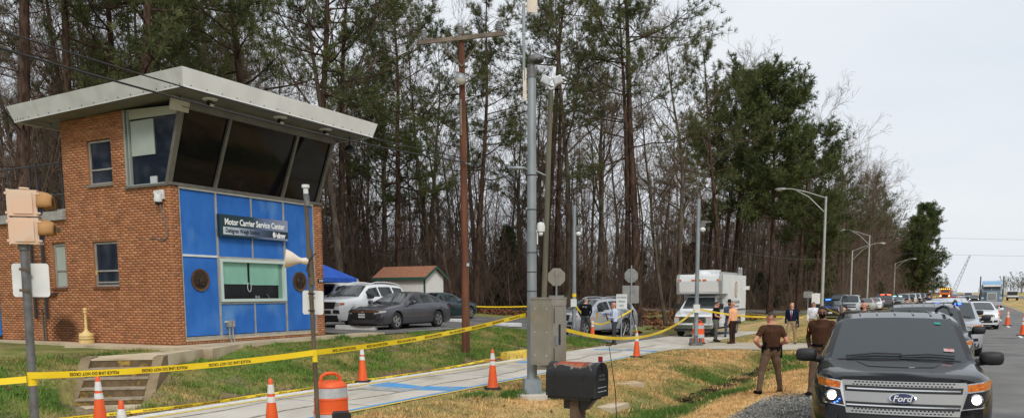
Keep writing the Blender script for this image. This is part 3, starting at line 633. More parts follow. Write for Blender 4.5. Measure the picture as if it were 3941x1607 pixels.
# ================================================================== trees
m_pbark = mat('pine_bark', lin((92, 74, 62)), .95, col2=lin((52, 42, 37)), scale=7, detail=8, lo=.35, hi=.62, stretch=(1, 1, .28), bump=1., bscale=14, spec=.05)
m_bark = mat('grey_bark', lin((104, 94, 82)), .95, col2=lin((66, 57, 49)), scale=5, detail=8, stretch=(1, 1, .3), bump=.8, bscale=14, spec=.05, col3=lin((122, 124, 100)), scale3=1.2)
m_twig = mat('bare_twigs', lin((128, 110, 96)), .95, col2=lin((94, 80, 70)), scale=.7, spec=.05)
m_twigr = mat('budding_twigs', lin((136, 114, 100)), .95, col2=lin((100, 84, 74)), scale=.7, spec=.05)
m_need = mat('pine_needles', lin((104, 108, 66)), .8, col2=lin((66, 76, 46)), scale=.9, detail=3, spec=.2)
m_need2 = mat('pine_needles_bright', lin((98, 106, 60)), .8, col2=lin((60, 74, 42)), scale=.9, detail=3, spec=.2)
m_leaf = mat('evergreen_leaves', lin((62, 82, 48)), .7, col2=lin((40, 56, 36)), scale=1.2, detail=3, spec=.2)
class TB:
    """tube accumulator in numpy for trees"""
    def __init__(s): s.V = []; s.F = []; s.n = 0
    def tube(s, P, R_, k):
        P = np.asarray(P, float); R_ = np.asarray(R_, float); m = len(P)
        d = np.gradient(P, axis=0); d /= np.linalg.norm(d, axis=1)[:, None] + 1e-9
        u = np.cross(d, [.31, .17, .93]); bad = np.linalg.norm(u, axis=1) < .2
        if bad.any(): u[bad] = np.cross(d[bad], [1, 0, 0])
        u /= np.linalg.norm(u, axis=1)[:, None]; w = np.cross(d, u)
        a = np.arange(k) * 2 * pi / k
        V = P[:, None] + (u[:, None] * np.cos(a)[None, :, None] + w[:, None] * np.sin(a)[None, :, None]) * R_[:, None, None]
        i, j = np.meshgrid(np.arange(m - 1), np.arange(k), indexing='ij'); j2 = (j + 1) % k
        s.F.append((np.stack([i * k + j, i * k + j2, (i + 1) * k + j2, (i + 1) * k + j], -1).reshape(-1, 4)) + s.n)
        s.V.append(V.reshape(-1, 3)); s.n += m * k
    def mesh(s, name, m): return npmesh(name, np.concatenate(s.V), np.concatenate(s.F), m, smooth=True)
def unit(v): v = np.asarray(v, float); return v / (np.linalg.norm(v) + 1e-9)
def wander(r, p, d, L, n, jit, up=0., droop=0.):
    P = [np.array(p, float)]; d = unit(d)
    for i in range(n):
        d = unit(d + r.normal(0, jit, 3) + np.array([0, 0, up - droop])); P.append(P[-1] + d * L / n)
    return np.array(P), d
def perp(r, d, ang):
    q = r.normal(0, 1, 3); q = unit(q - d * q.dot(d)); return unit(d * math.cos(ang) + q * math.sin(ang))
def bare_tree(seed, H=19., r0=.2, spread=1., start=.35, fork=False, twm=None, dense=1.0):
    r = np.random.default_rng(seed); T = TB(); C = TB()
    P, d = wander(r, (0, 0, -.3), (r.normal(0, .03), r.normal(0, .03), 1), H * .96, 12, .045, .05)
    R0 = r0 * (1 - np.linspace(0, 1, 13) * .93) ** .9; R0[0] *= 1.3
    T.tube(P, R0, 8)
    nl = int(15 * dense)
    for k in range(nl):
        t = start + (1 - start) * (k + r.random()) / nl; t = min(t, .97); i = t * 12; i0 = int(i); q = P[i0] + (P[min(i0 + 1, 12)] - P[i0]) * (i - i0)
        rad = np.interp(t, np.linspace(0, 1, 13), R0); L = H * (.16 + .24 * (1 - t) / (1 - start)) * spread * r.uniform(.7, 1.2)
        ax = unit(P[min(i0 + 1, 12)] - P[i0]); bd = perp(r, ax, r.uniform(.5, 1.1))
        Q, e = wander(r, q, bd, L, 5, .13, .09); rr = rad * .5 * (1 - np.linspace(0, 1, 6) * .85)
        (T if L > 2.5 else C).tube(Q, rr, 5)
        for k2 in range(int(7 * dense)):
            t2 = r.uniform(.2, 1); i = t2 * 5; j0 = min(int(i), 4); q2 = Q[j0] + (Q[j0 + 1] - Q[j0]) * (i - j0)
            L2 = L * r.uniform(.25, .55); Q2, e2 = wander(r, q2, perp(r, unit(Q[j0 + 1] - Q[j0]), r.uniform(.4, .95)), L2, 4, .17, .08)
            r2 = max(.014, rad * .5 * (1 - t2 * .8) * .5); C.tube(Q2, r2 * (1 - np.linspace(0, 1, 5) * .7), 4)
            for k3 in range(int(5 * dense)):
                t3 = r.uniform(.15, 1) * 4; m0 = min(int(t3), 3); q3 = Q2[m0] + (Q2[m0 + 1] - Q2[m0]) * (t3 - m0)
                Q3, e3 = wander(r, q3, perp(r, unit(Q2[m0 + 1] - Q2[m0]), r.uniform(.35, .9)), r.uniform(.5, 1.3), 3, .2, .06)
                C.tube(Q3, [.011, .009, .007, .005], 3)
                for k4 in range(2):
                    Q4, _ = wander(r, Q3[1 + k4], perp(r, e3, r.uniform(.4, .9)), r.uniform(.25, .6), 1, .1, .05); C.tube(Q4, [.0075, .004], 3)
    return T.mesh('trunk', m_bark), C.mesh('crown', twm or m_twig)
def needles(r, C, pts, dirs, n, L, w):
    """blade clusters; returns verts, tris"""
    m = len(pts); pts = np.repeat(pts, n, 0); dirs = np.repeat(dirs, n, 0)
    v = r.normal(0, 1, (m * n, 3)) * .75 + dirs * .9; v /= np.linalg.norm(v, axis=1)[:, None]
    s = np.cross(v, r.normal(0, 1, v.shape)); s /= np.linalg.norm(s, axis=1)[:, None] + 1e-9
    ln = L * r.uniform(.6, 1.15, (m * n, 1)); a = pts - s * w / 2; b = pts + s * w / 2; c = pts + v * ln
    b2 = c + s * w * .3; c = c - s * w * .3
    return np.stack([a, b, b2, c], 1).reshape(-1, 3), np.arange(m * n * 4).reshape(-1, 4)
def pine_tree(seed, H=24., r0=.26, start=.5, spread=1., full=1., m=None, sw=1., tuft=.30, nn_=24, nw=.021, rnd=False):
    r = np.random.default_rng(seed); T = TB(); C = TB(); TP = []; TD = []
    P, d = wander(r, (0, 0, -.3), (r.normal(0, .02), r.normal(0, .02), 1), H * .98, 12, .022 * sw, .03)
    R0 = r0 * (1 - np.linspace(0, 1, 13) * .86); R0[0] *= 1.3; T.tube(P, R0, 9)
    for k in range(9):      # dead stubs below the crown
        t = r.uniform(min(.18, start * .6), start); i = t * 12; i0 = int(i); q = P[i0] + (P[i0 + 1] - P[i0]) * (i - i0)
        Q, _ = wander(r, q, perp(r, np.array([0, 0, 1.]), 1.35), r.uniform(.5, 2.6), 3, .15); T.tube(Q, np.array([.035, .025, .015, .006]), 4)
    nl = int(34 * full)
    for k in range(nl):
        t = start + (1.0 - start) * ((k + r.random() * .9) / nl) ** .9; t = min(t, .985); i = t * 12; i0 = int(i); q = P[i0] + (P[min(i0 + 1, 12)] - P[i0]) * (i - i0)
        f = (t - start) / (1 - start); rad = np.interp(t, np.linspace(0, 1, 13), R0)
        L = H * .2 * spread * ((1.05 - .78 * f ** 1.4) if not rnd else math.sqrt(max(.10, 1 - ((f - .38) / .68) ** 2))) * r.uniform(.6, 1.2)
        a = r.random() * 2 * pi; el = -.12 + .75 * f + r.normal(0, .12)
        Q, e = wander(r, q, (math.cos(a) * math.cos(el), math.sin(a) * math.cos(el), math.sin(el)), L, 6, .1, .05)
        T.tube(Q, rad * .42 * (1 - np.linspace(0, 1, 7) * .85), 5)
        nb = int(3 + L * 2.0)
        for k2 in range(nb):
            t2 = r.uniform(.28, 1) * 6; j0 = min(int(t2), 5); q2 = Q[j0] + (Q[j0 + 1] - Q[j0]) * (t2 - j0)
            Q2, e2 = wander(r, q2, perp(r, unit(Q[j0 + 1] - Q[j0]), r.uniform(.3, 1.0)), L * r.uniform(.14, .38) + .3, 3, .16, .12)
            C.tube(Q2, [.02, .015, .01, .006], 3)
            for k3 in range(4):
                TP.append(Q2[3] * (k3 / 3) + Q2[1] * (1 - k3 / 3) + r.normal(0, .1, 3)); TD.append(e2 * .6 + np.array([0, 0, .35]))
        TP.append(Q[-1]); TD.append(e)
    V, F_ = needles(r, None, np.array(TP), np.array(TD), nn_, tuft, nw)
    cv = np.concatenate(C.V); cf = np.concatenate(C.F)
    me = npmesh('crown', np.concatenate([cv, V]), np.concatenate([cf, F_ + len(cv)]), [m_pbark, m or m_need], mi=np.r_[np.zeros(len(cf)), np.ones(len(F_))])
    return T.mesh('trunk', m_pbark), me
def leafy_tree(seed, H=9., Rr=2.2, n=2600, m=None, low=.05):
    """cedar or holly: leaf sprays through a tapering volume"""
    r = np.random.default_rng(seed); T = TB()
    P, d = wander(r, (0, 0, -.3), (0, 0, 1), H, 8, .03, .03); T.tube(P, .02 * H * (1 - np.linspace(0, 1, 9) * .9), 7)
    pts = []; dirs = []
    for k in range(int(H * 7)):
        t = low + (1 - low) * r.random() ** .8; q = np.array([np.interp(t, np.linspace(0, 1, 9), P[:, i]) for i in range(3)]); a = r.random() * 2 * pi
        L = Rr * (1.05 - t) ** .75 * r.uniform(.5, 1.15)
        Q, e = wander(r, q, (math.cos(a), math.sin(a), .25), L, 4, .12, .04); T.tube(Q, .03 * (1 - np.linspace(0, 1, 5) * .8), 3)
        for s_ in np.linspace(.3, 1, max(3, int(n / (H * 7)))): pts.append(np.array([np.interp(s_ * 4, range(5), Q[:, i]) for i in range(3)]) + r.normal(0, .16, 3)); dirs.append(e)
    V, F_ = needles(r, None, np.array(pts), np.array(dirs), 7, .26, .09)
    return T.mesh('trunk', m_bark), npmesh('crown', V, F_, m or m_leaf)
BARE = [bare_tree(11, 19, .20), bare_tree(12, 21, .24, 1.1, .42), bare_tree(13, 16, .14, .9, .3), bare_tree(14, 18, .17, .8, .45, twm=m_twigr), bare_tree(15, 13, .10, .9, .25, twm=m_twigr), bare_tree(16, 22, .26, 1.15, .5)]
THIN = [bare_tree(21, 14, .09, .7, .45, dense=.7), bare_tree(22, 11, .07, .8, .3, dense=.7), bare_tree(23, 16, .11, .6, .5, dense=.7)]
PINE = [pine_tree(31, 24, .27, .48, 1.1, .85), pine_tree(32, 26, .30, .60, 1.1, .8), pine_tree(33, 22, .24, .42, 1.15, .9), pine_tree(34, 25, .26, .52, 1.25, .7), pine_tree(35, 23, .25, .36, 1.25, 1.5, m_need2)]
DENSE = [pine_tree(36, 22, .3, .14, .95, 4.6, m_need2, tuft=.42, nn_=16, nw=.05, rnd=True), pine_tree(37, 22, .3, .42, 1.15, 1.9, m_need2, tuft=.42, nn_=16, nw=.05, rnd=True), pine_tree(38, 22, .3, .45, 1.1, 1.8, m_need, tuft=.42, nn_=16, nw=.05, rnd=True)]
LEAFY = [leafy_tree(41, 9, 2.3), leafy_tree(42, 6, 1.9, 2000), leafy_tree(43, 14, 2.6, 3600, m_need)]
tree_n = [0]
def tree(proto, xy, label, group=None, rz=None, sc=1., lean=(0, 0), name='bare_tree'):
    rz = RND.uniform(0, 6.28) if rz is None else rz
    o = thing(name, label, 'tree', (xy[0], xy[1], gnd(*xy) - .05), 0, group)
    o.rotation_euler = (lean[0], lean[1], rz); o.scale = (sc, sc, sc) if not hasattr(sc, '__len__') else sc
    link('trunk', proto[0], o); link('crown', proto[1], o); tree_n[0] += 1
    return o
def YX(px, Y): return ((px - 1970.5) / 3136 * Y * 1.0, Y)
# ---- single trees one can tell apart
LB = [
 (PINE[1], (-19.6, 33.0), 'thick dark pine trunk at the far left, behind the traffic signal', 'pine_tree', 1.05, (0, 0)),
 (PINE[3], (-18.9, 35.2), 'pine trunk second from the far left, above the low wing roof', 'pine_tree', .95, (0, -.02)),
 (PINE[0], (-18.2, 38.0), 'slimmer pine trunk rising behind the left end of the metal roof', 'pine_tree', .92, (0, 0)),
 (PINE[2], (-15.0, 33.6), 'dark pine with bare side limbs behind the left half of the roof', 'pine_tree', 1.1, (0, 0)),
 (PINE[2], (-11.6, 38.5), 'bushy bright green pine rising straight behind the roof corner', 'pine_tree', 1.08, (0, 0)),
 (PINE[0], (-10.3, 43.0), 'pine just right of the roof corner, its trunk half hidden by the roof', 'pine_tree', 1.0, (0, .02)),
 (BARE[1], (-8.9, 44.0), 'leaning bare tree crossing the sky above the middle of the roof', 'bare_tree', 1.0, (0, .10)),
 (PINE[3], (-10.8, 51.0), 'pine with long level limbs right above the end of the metal roof', 'pine_tree', 1.0, (0, 0)),
 (PINE[4], (-8.2, 60.0), 'full green pine standing behind the small white shed', 'pine_tree', 1.05, (0, 0)),
 (PINE[2], (-2.6, 60.0), 'dark pine between the shed and the wooden utility pole', 'pine_tree', 1.05, (0, 0)),
 (BARE[5], (4.1, 62.0), 'large pale bare tree behind the grey steel equipment mast', 'bare_tree', 1.12, (0, 0)),
 (PINE[1], (2.4, 63.0), 'thick pine trunk just right of the steel equipment mast', 'pine_tree', 1.08, (0, 0)),
 (PINE[3], (3.6, 66.0), 'second thick pine trunk right of the steel equipment mast', 'pine_tree', 1.0, (0, 0)),
 (BARE[1], (6.1, 56.0), 'heavy grey broken-topped bare tree behind the camera pole', 'bare_tree', (1.1, 1.1, .82), (0, -.03)),
 (PINE[1], (7.6, 49.4), 'tall leaning pine behind the octagonal sign, its trunk bare far up', 'pine_tree', .98, (0, .055)),
 (PINE[0], (7.1, 50.6), 'slimmer pine standing tight behind the tall leaning pine', 'pine_tree', .86, (0, .05)),
 (BARE[2], (9.7, 51.0), 'slender dark tree leaning right beside the white box truck', 'bare_tree', 1.0, (0, .09)),
 (BARE[0], (11.2, 55.6), 'lichen-spotted bare tree just left of the white box truck', 'bare_tree', 1.05, (0, .02)),
 (PINE[2], (17.0, 66.5), 'ragged pine whose tip stands highest against the open sky', 'pine_tree', (.95, .95, 1.02), (0, .05)),
 (DENSE[1], (24.6, 78.0), 'broad rounded bright pine behind the first street lamp', 'pine_tree', (.95, .95, 1.0), (0, .02)),
 (DENSE[2], (22.6, 84.0), 'dark rounded pine behind the broad bright pine', 'pine_tree', (1.0, 1.0, 1.06), (0, .0)),
 (DENSE[2], (36.0, 99.5), 'dark rounded pine stepping down towards the second street lamp', 'pine_tree', (.6, .6, .62), (0, .0)),
 (DENSE[1], (30.0, 86.0), 'broad pine overhanging the grass to the right of the first street lamp', 'pine_tree', (.85, .85, .84), (0, .04)),
 (BARE[5], (46.5, 116.0), 'tall bare tree rising right behind the second street lamp', 'bare_tree', 1.08, (0, 0)),
 (BARE[1], (63.6, 147.5), 'tall bare tree on the roadside wood edge past the second street lamp', 'bare_tree', 1.12, (0, 0)),
 (PINE[0], (70.0, 159.0), 'tall pine on the roadside wood edge past the second street lamp', 'pine_tree', 1.0, (0, 0)),
 (BARE[5], (78.0, 173.5), 'tall bare tree between the second street lamp and the lone far pine', 'bare_tree', 1.12, (0, 0)),
 (PINE[3], (87.0, 190.0), 'tall sparse pine just before the lone far pine', 'pine_tree', 1.0, (0, 0)),
 (LEAFY[2], (41.0, 109.5), 'ivy-green evergreen column behind the second street lamp', 'evergreen_tree', (1.0, 1.0, .9), (0, 0)),
 (DENSE[0], (104.5, 208), 'dense round-topped pine standing alone at the far end of the wood', 'pine_tree', (1.05, 1.05, 1.08), (0, 0)),
 (DENSE[0], (100, 203), 'narrower pine on the inner side of the lone far pine', 'pine_tree', (.9, .9, .92), (0, 0)),
]
for pr, xy, lb, nm, sc, ln_ in LB: tree(pr, xy, lb, None, None, sc, ln_, nm)
# ---- the wood itself
EDGE = np.array([(-60, -34), (14, -34), (30, -36), (42, -44), (50, -41), (58, -36), (66, -32), (76, -27.5), (88, -23), (98, -18.0), (112, -15.8), (130, -15.0), (330, -14.8)])
def edge(s): return float(np.interp(s, EDGE[:, 0], EDGE[:, 1]))
def near_cam_gap(s, n): return False
rt = random.Random(19)
spots = []
def try_spot(s, n, dmin):
    x, y = rw(s, n)
    if any((x - a) ** 2 + (y - b) ** 2 < dmin * dmin for a, b in spots): return None
    spots.append((x, y)); return (x, y)
for *_, in (): pass
for pr, xy, *_ in LB: spots.append(xy)
G1 = 'bare trees of the wood behind the building'; G2 = 'pines of the wood behind the building'; G3 = 'bare trees of the roadside wood'; G4 = 'pines of the roadside wood'
cnt = {'b': 0, 'p': 0}
def vis(x, y): return abs(x) < y * .66 + 6
while cnt['b'] < 195 or cnt['p'] < 48:
    far = rt.random() < .42
    s = rt.uniform(-8, 72) if not far else 72 + 240 * rt.random() ** 1.25
    dpt = rt.random() ** 1.3 * (30 if not far else 14)
    n = edge(s) - .4 - dpt
    x, y = rw(s, n)
    if not vis(x, y): continue
    isp = rt.random() < (.17 if not far else .22)
    if isp and cnt['p'] >= 48 or (not isp and cnt['b'] >= 195): continue
    if try_spot(s, n, 1.5 if far else 1.7) is None: continue
    if isp:
        cnt['p'] += 1; sc = rt.uniform(.74, 1.02)
        tree(rt.choice(PINE), (x, y), 'pine among the bare trees of the wood along the highway' if far else 'pine among the bare trees of the wood behind the weigh station', G4 if far else G2, None, sc, (rt.gauss(0, .02), rt.gauss(0, .02)), 'pine_tree')
    else:
        cnt['b'] += 1; sc = rt.uniform(.75, 1.15); pr = rt.choice(BARE + THIN)
        tree(pr, (x, y), 'bare leafless tree in the wood along the highway' if far else 'bare leafless tree in the wood behind the weigh station', G3 if far else G1, None, sc, (rt.gauss(0, .035), rt.gauss(0, .035)), 'bare_tree')
for k in range(14):
    s = rt.uniform(0, 120); n = edge(s) - rt.uniform(1, 9); x, y = rw(s, n)
    if vis(x, y): tree(rt.choice(LEAFY[:2]), (x, y), 'dark evergreen bush growing under the bare trees at the wood edge', 'evergreen bushes at the wood edge', None, rt.uniform(.5, .95), name='evergreen_bush')
# ---- the deep wood and its undergrowth: nobody could count it, scattered by geometry nodes from a few shapes
def scatter(name, label, protos, places, seed):
    """protos: list of meshes; places: (x, y, scale, index)"""
    r = np.random.default_rng(seed); pl = np.array(places)
    z = zf(*sn(pl[:, 0], pl[:, 1])) - .1
    me = bpy.data.meshes.new(name); me.vertices.add(len(pl)); me.vertices.foreach_set('co', np.stack([pl[:, 0], pl[:, 1], z], -1).astype(np.float32).ravel())
    def at(nm, tp, val): a = me.attributes.new(nm, tp, 'POINT'); a.data.foreach_set('vector' if tp == 'FLOAT_VECTOR' else 'value', np.asarray(val).ravel())
    at('siz', 'FLOAT', pl[:, 2].astype(np.float32)); at('pick', 'INT', pl[:, 3].astype(np.int32))
    at('turn', 'FLOAT_VECTOR', np.stack([r.normal(0, .05, len(pl)), r.normal(0, .05, len(pl)), r.uniform(0, 6.28, len(pl))], -1).astype(np.float32))
    c = bpy.data.collections.new(name + '_shapes')
    for k, m in enumerate(protos): c.objects.link(bpy.data.objects.new('%s_shape_%02d' % (name, k), m))
    g = bpy.data.node_groups.new(name, 'GeometryNodeTree'); g.interface.new_socket('Geometry', in_out='INPUT', socket_type='NodeSocketGeometry'); g.interface.new_socket('Geometry', in_out='OUTPUT', socket_type='NodeSocketGeometry')
    N = g.nodes.new; L = g.links.new
    gi, go = N('NodeGroupInput'), N('NodeGroupOutput'); ip = N('GeometryNodeInstanceOnPoints'); ci = N('GeometryNodeCollectionInfo')
    ci.inputs['Collection'].default_value = c; ci.inputs['Separate Children'].default_value = True; ci.inputs['Reset Children'].default_value = True
    def attr(nm, tp): a = N('GeometryNodeInputNamedAttribute'); a.data_type = tp; a.inputs['Name'].default_value = nm; return a.outputs['Attribute']
    mp_ = N('GeometryNodeMeshToPoints'); L(gi.outputs[0], mp_.inputs[0]); L(mp_.outputs[0], ip.inputs['Points']); L(ci.outputs[0], ip.inputs['Instance']); ip.inputs['Pick Instance'].default_value = True
    L(attr('pick', 'INT'), ip.inputs['Instance Index']); L(attr('turn', 'FLOAT_VECTOR'), ip.inputs['Rotation']); L(attr('siz', 'FLOAT'), ip.inputs['Scale']); L(ip.outputs[0], go.inputs[0])
    o = link(name, me, kind='stuff', label=label); md = o.modifiers.new('scatter', 'NODES'); md.node_group = g; return o
def arr(me):
    V = np.empty(len(me.vertices) * 3, np.float32); me.vertices.foreach_get('co', V); Fq = np.empty(len(me.loops), np.int32); me.loops.foreach_get('vertex_index', Fq)
    return V.reshape(-1, 3), Fq.reshape(-1, 4)
def fused(pair, m0, m1):
    (a, b), (c, d) = arr(pair[0]), arr(pair[1])
    return npmesh('wood_tree', np.concatenate([a, c]), np.concatenate([b, d + len(a)]), [m0, m1], mi=np.r_[np.zeros(len(b)), np.ones(len(d))], smooth=True)
def brush(seed, H=3.2, n=16, nt_=7, m=None):
    r = np.random.default_rng(seed); T = TB()
    for k in range(n):
        Q, e = wander(r, (r.normal(0, .25 * H), r.normal(0, .25 * H), -.1), (r.normal(0, .3), r.normal(0, .3), 1), H * r.uniform(.5, 1.1), 6, .12, .05); T.tube(Q, np.array([.022, .018, .015, .012, .010, .008, .005]) * (1 + H * .06), 3)
        for k2 in range(nt_):
            i = r.integers(1, 6); Q2, e2 = wander(r, Q[i], perp(r, e, r.uniform(.4, 1)), r.uniform(.4, 1.4), 3, .2, .03); T.tube(Q2, [.010, .008, .006, .004], 3)
            for k3 in range(2): Q3, _ = wander(r, Q2[1 + k3], perp(r, e2, r.uniform(.4, 1)), r.uniform(.3, .7), 2, .2, .03); T.tube(Q3, [.007, .005, .004], 3)
    return T.mesh('brush', m or m_twig)
DEEP = [fused(bare_tree(51, 17, .13, .8, .2, dense=.6), m_bark, m_twig), fused(bare_tree(52, 20, .17, .8, .3, dense=.6), m_bark, m_twig), fused(bare_tree(53, 14, .10, .8, .12, dense=.7, twm=m_twigr), m_bark, m_twigr), fused(pine_tree(54, 20, .19, .45, .8, .6), m_pbark, m_need)]
pl = []
while len(pl) < 900:
    far = rt.random() < .45
    s = rt.uniform(-12, 80) if not far else rt.uniform(80, 400); n = edge(s) - (1 + rt.random() * 70 if not far else 1.0 + rt.random() * 40); x, y = rw(s, n)
    if vis(x, y): pl.append((x, y, rt.uniform(.7, 1.1) * (.78 if s < 46 else 1 if s < 110 else 1.2), rt.choices([0, 1, 2, 3], [3, 3, 4, .5])[0])) if (s > 46 or rt.random() < .6) else None
for k in range(170):
    s = rt.uniform(-75, -2); n = -36 - rt.random() * 26; pl.append((*rw(s, n), rt.uniform(.8, 1.15), rt.choices([0, 1, 2, 3], [2, 2, 2, 3])[0]))
scatter('woods', 'deep mass of bare trees behind the wood edge', DEEP, pl, 5)
BR = [brush(61), brush(62, 4.5, 14, 8), brush(63, 2.4), brush(64, 8, 12, 12, m_twigr), brush(65, 10, 10, 14), brush(66, 7, 12, 12)]
gl = leafy_tree(67, 3.2, 1.5, 700); BR.append(fused(gl, m_bark, m_leaf))
pl = []
while len(pl) < 1500:
    far = rt.random() < .35
    s = rt.uniform(-12, 85) if not far else rt.uniform(85, 380); n = edge(s) + .8 - rt.random() ** 1.3 * (45 if not far else 22); x, y = rw(s, n)
    if vis(x, y): pl.append((x, y, rt.uniform(.7, 1.35), rt.choices(range(7), [2, 2, 1.5, 2.5, 2.5, 2.5, 1.0])[0]))
scatter('undergrowth', 'tangle of bare brush under the trees of the wood', BR, pl, 6)
# ================================================================== things along the lane
m_galv = mat('galvanised_steel', lin((158, 164, 166)), .5, .5, col2=lin((136, 143, 146)), scale=4, detail=6, stretch=(1, 1, .4))
m_galvd = mat('weathered_pipe', lin((122, 122, 122)), .6, .35, col2=lin((98, 98, 98)), scale=9, detail=6)
m_brown = mat('rusty_brown_pipe', lin((112, 100, 80)), .7, .2, col2=lin((84, 68, 54)), scale=6, detail=6, stretch=(1, 1, .3))
m_orange = mat('cone_orange', lin((238, 98, 40)), .5, col2=lin((226, 86, 34)), scale=3)
m_reflw = mat('white_sheeting', lin((228, 228, 226)), .35, col2=lin((206, 206, 206)), scale=14)
m_refls = mat('silver_sheeting', lin((196, 200, 202)), .35, col2=lin((172, 176, 180)), scale=7)
m_rub = mat('black_rubber', (.02, .02, .02), .8)
m_steel = mat('stainless_steel', lin((186, 180, 170)), .38, .65, col2=lin((168, 161, 150)), scale=2, detail=5)
m_wood = mat('creosote_pole', lin((120, 76, 52)), .9, col2=lin((80, 48, 34)), scale=5, detail=8, stretch=(1, 1, .12), bump=.6, bscale=14)
m_woodg = mat('green_treated_pole', lin((112, 108, 92)), .9, col2=lin((86, 84, 70)), scale=5, detail=8, stretch=(1, 1, .12), bump=.5)
m_woodw = mat('weathered_timber', lin((136, 122, 106)), .9, col2=lin((102, 90, 78)), scale=6, detail=8, stretch=(.2, 1, 1), bump=.5)
m_tape = mat('yellow_tape', lin((246, 214, 34)), .4, col2=lin((236, 200, 28)), scale=2)
m_post = mat('mailbox_post', lin((104, 84, 66)), .95, col2=lin((70, 56, 44)), scale=9, detail=8, stretch=(1, 1, .15), bump=.8)
TCOL = m_blk
def cone(xy, label, h=.91, kind=0, dz=.02, r=.125):
    t = thing('traffic_cone', label, 'traffic cone', (xy[0], xy[1], gnd(*xy) + dz), RND.uniform(-.4, .4), 'orange traffic cones')
    R_ = lambda z: r + (.028 - r) * (z / h)
    p = MB(); p.box((0, 0, .022), (.36 * h / .91, .36 * h / .91, .044), taper=.94); O('base', p, m_rub, t)
    bands = [(.0, .60, 0), (.60, .70, 1), (.70, .745, 0), (.745, .90, 1), (.90, 1.0, 0)] if kind == 0 else [(0, .36, 0), (.36, .83, 1), (.83, 1.0, 0)] if kind == 1 else [(0, .52, 0), (.52, .66, 1), (.66, .72, 0), (.72, .87, 1), (.87, 1, 0)]
    p = MB()
    p.lathe([(R_(.03) + .012, .03)] + [(R_(z), z) for z in np.linspace(.07, h * .985, 10)] + [(.018, h), (.0, h)], 22); O('body', p, m_orange, t, 50)
    for a, b, w in bands:
        if w: p = MB(); p.lathe([(R_(a * h) + .004, a * h), (R_(b * h) + .004, b * h)], 22); O('reflective_band', p, m_reflw, t, 50)
    return t
cone((-3.72, 20.2), 'orange traffic cone on the far edge of the scale lane below the parked grey sedan')
cone((-.44, 18.55), 'orange traffic cone at the near lane edge left of the steel mast')
cone((4.25, 27.7), 'orange traffic cone on the lane edge below the lowest sag of the yellow tape', kind=0)
cone((3.62, 36.6), 'orange traffic cone beside the person in the black police sweater')
cone((-3.65, 12.25), 'large orange traffic cone at the bottom edge left of the barrel')
cone((-6.54, 12.8), 'large orange traffic cone in front of the concrete steps')
cone((-5.47, 11.3), 'short cone with a broad white collar at the foot of the steps', .71, 1)
cone((23.82, 38.0), 'orange traffic cone cut by the right picture edge on the highway', .97, 2, r=.15)
cone((29.87, 49.2), 'orange traffic cone on the highway lane line right of the white sedan', .97, 2, r=.15)
cone((39.3, 66.0), 'orange traffic cone half hidden behind the white sedan on the highway', .97, 2, r=.15)
def barrel(xy, label):
    t = thing('traffic_barrel', label, 'traffic barrel', (xy[0], xy[1], gnd(*xy) + .02), .4, 'orange and white traffic barrels')
    p = MB(); p.lathe([(.31, 0), (.31, .05), (.27, .07)], 28); O('base', p, m_rub, t)
    prof = [(.265, .05), (.262, .22), (.272, .225), (.268, .24), (.258, .245), (.255, .42), (.265, .425), (.262, .44), (.25, .445), (.247, .62), (.257, .625), (.253, .64), (.243, .645), (.238, .80), (.245, .81), (.24, .83), (.20, .875), (.09, .895), (0, .90)]
    p = MB(); p.lathe(prof, 32); O('body', p, m_orange, t, 35)
    for z0, z1, ra, rb_ in ((.25, .415, .2615, .2585), (.65, .795, .2455, .2415)):
        p = MB(); p.lathe([(ra, z0), (rb_, z1)], 32); O('reflective_band', p, m_refls, t, 60)
    p = MB(); p.tube([(-.15, 0, .87), (-.13, 0, .96), (-.06, 0, 1.0), (.06, 0, 1.0), (.13, 0, .96), (.15, 0, .87)], .026, 8); O('handle', p, m_orange, t, 50)
    return t
barrel((-2.70, 12.05), 'orange and white traffic barrel behind the pole with the loudspeaker')
barrel((7.98, 34.9), 'orange and white traffic barrel behind the far steel camera pole')
# ---- traffic signal on its pipe
m_sig = mat('faded_signal_housing', lin((222, 186, 160)), .7, col2=lin((214, 192, 170)), scale=3, detail=7, lo=.4, hi=.6, col3=lin((204, 160, 112)), scale3=2.5)
m_vis = mat('ochre_visor', lin((184, 138, 86)), .7, col2=lin((164, 120, 72)), scale=5)
t = thing('traffic_signal', 'faded two-lens traffic signal on a grey pipe, seen from behind', 'traffic signal', (-5.63, 9.5, -.12)); t.rotation_euler = (0, D(3.6), 0)
p = MB(); p.tube([(-.0, 0, 0), (-.15, 0, 2.83)], .046, 14); O('pole', p, m_galvd, t, 60)
p = MB(); p.tube([(-.147, 0, 2.70), (-.15, 0, 2.78)], .06, 14); p.tube([(-.148, 0, 2.78), (-.152, 0, 2.86)], .05, 14); O('collar', p, m_galvd, t, 60)
hs = link('signal_head', None, t, loc=(-.10, 0, 2.76)); hs.rotation_euler = (0, D(-3), D(16)); hs.scale = (.90, .90, .90)
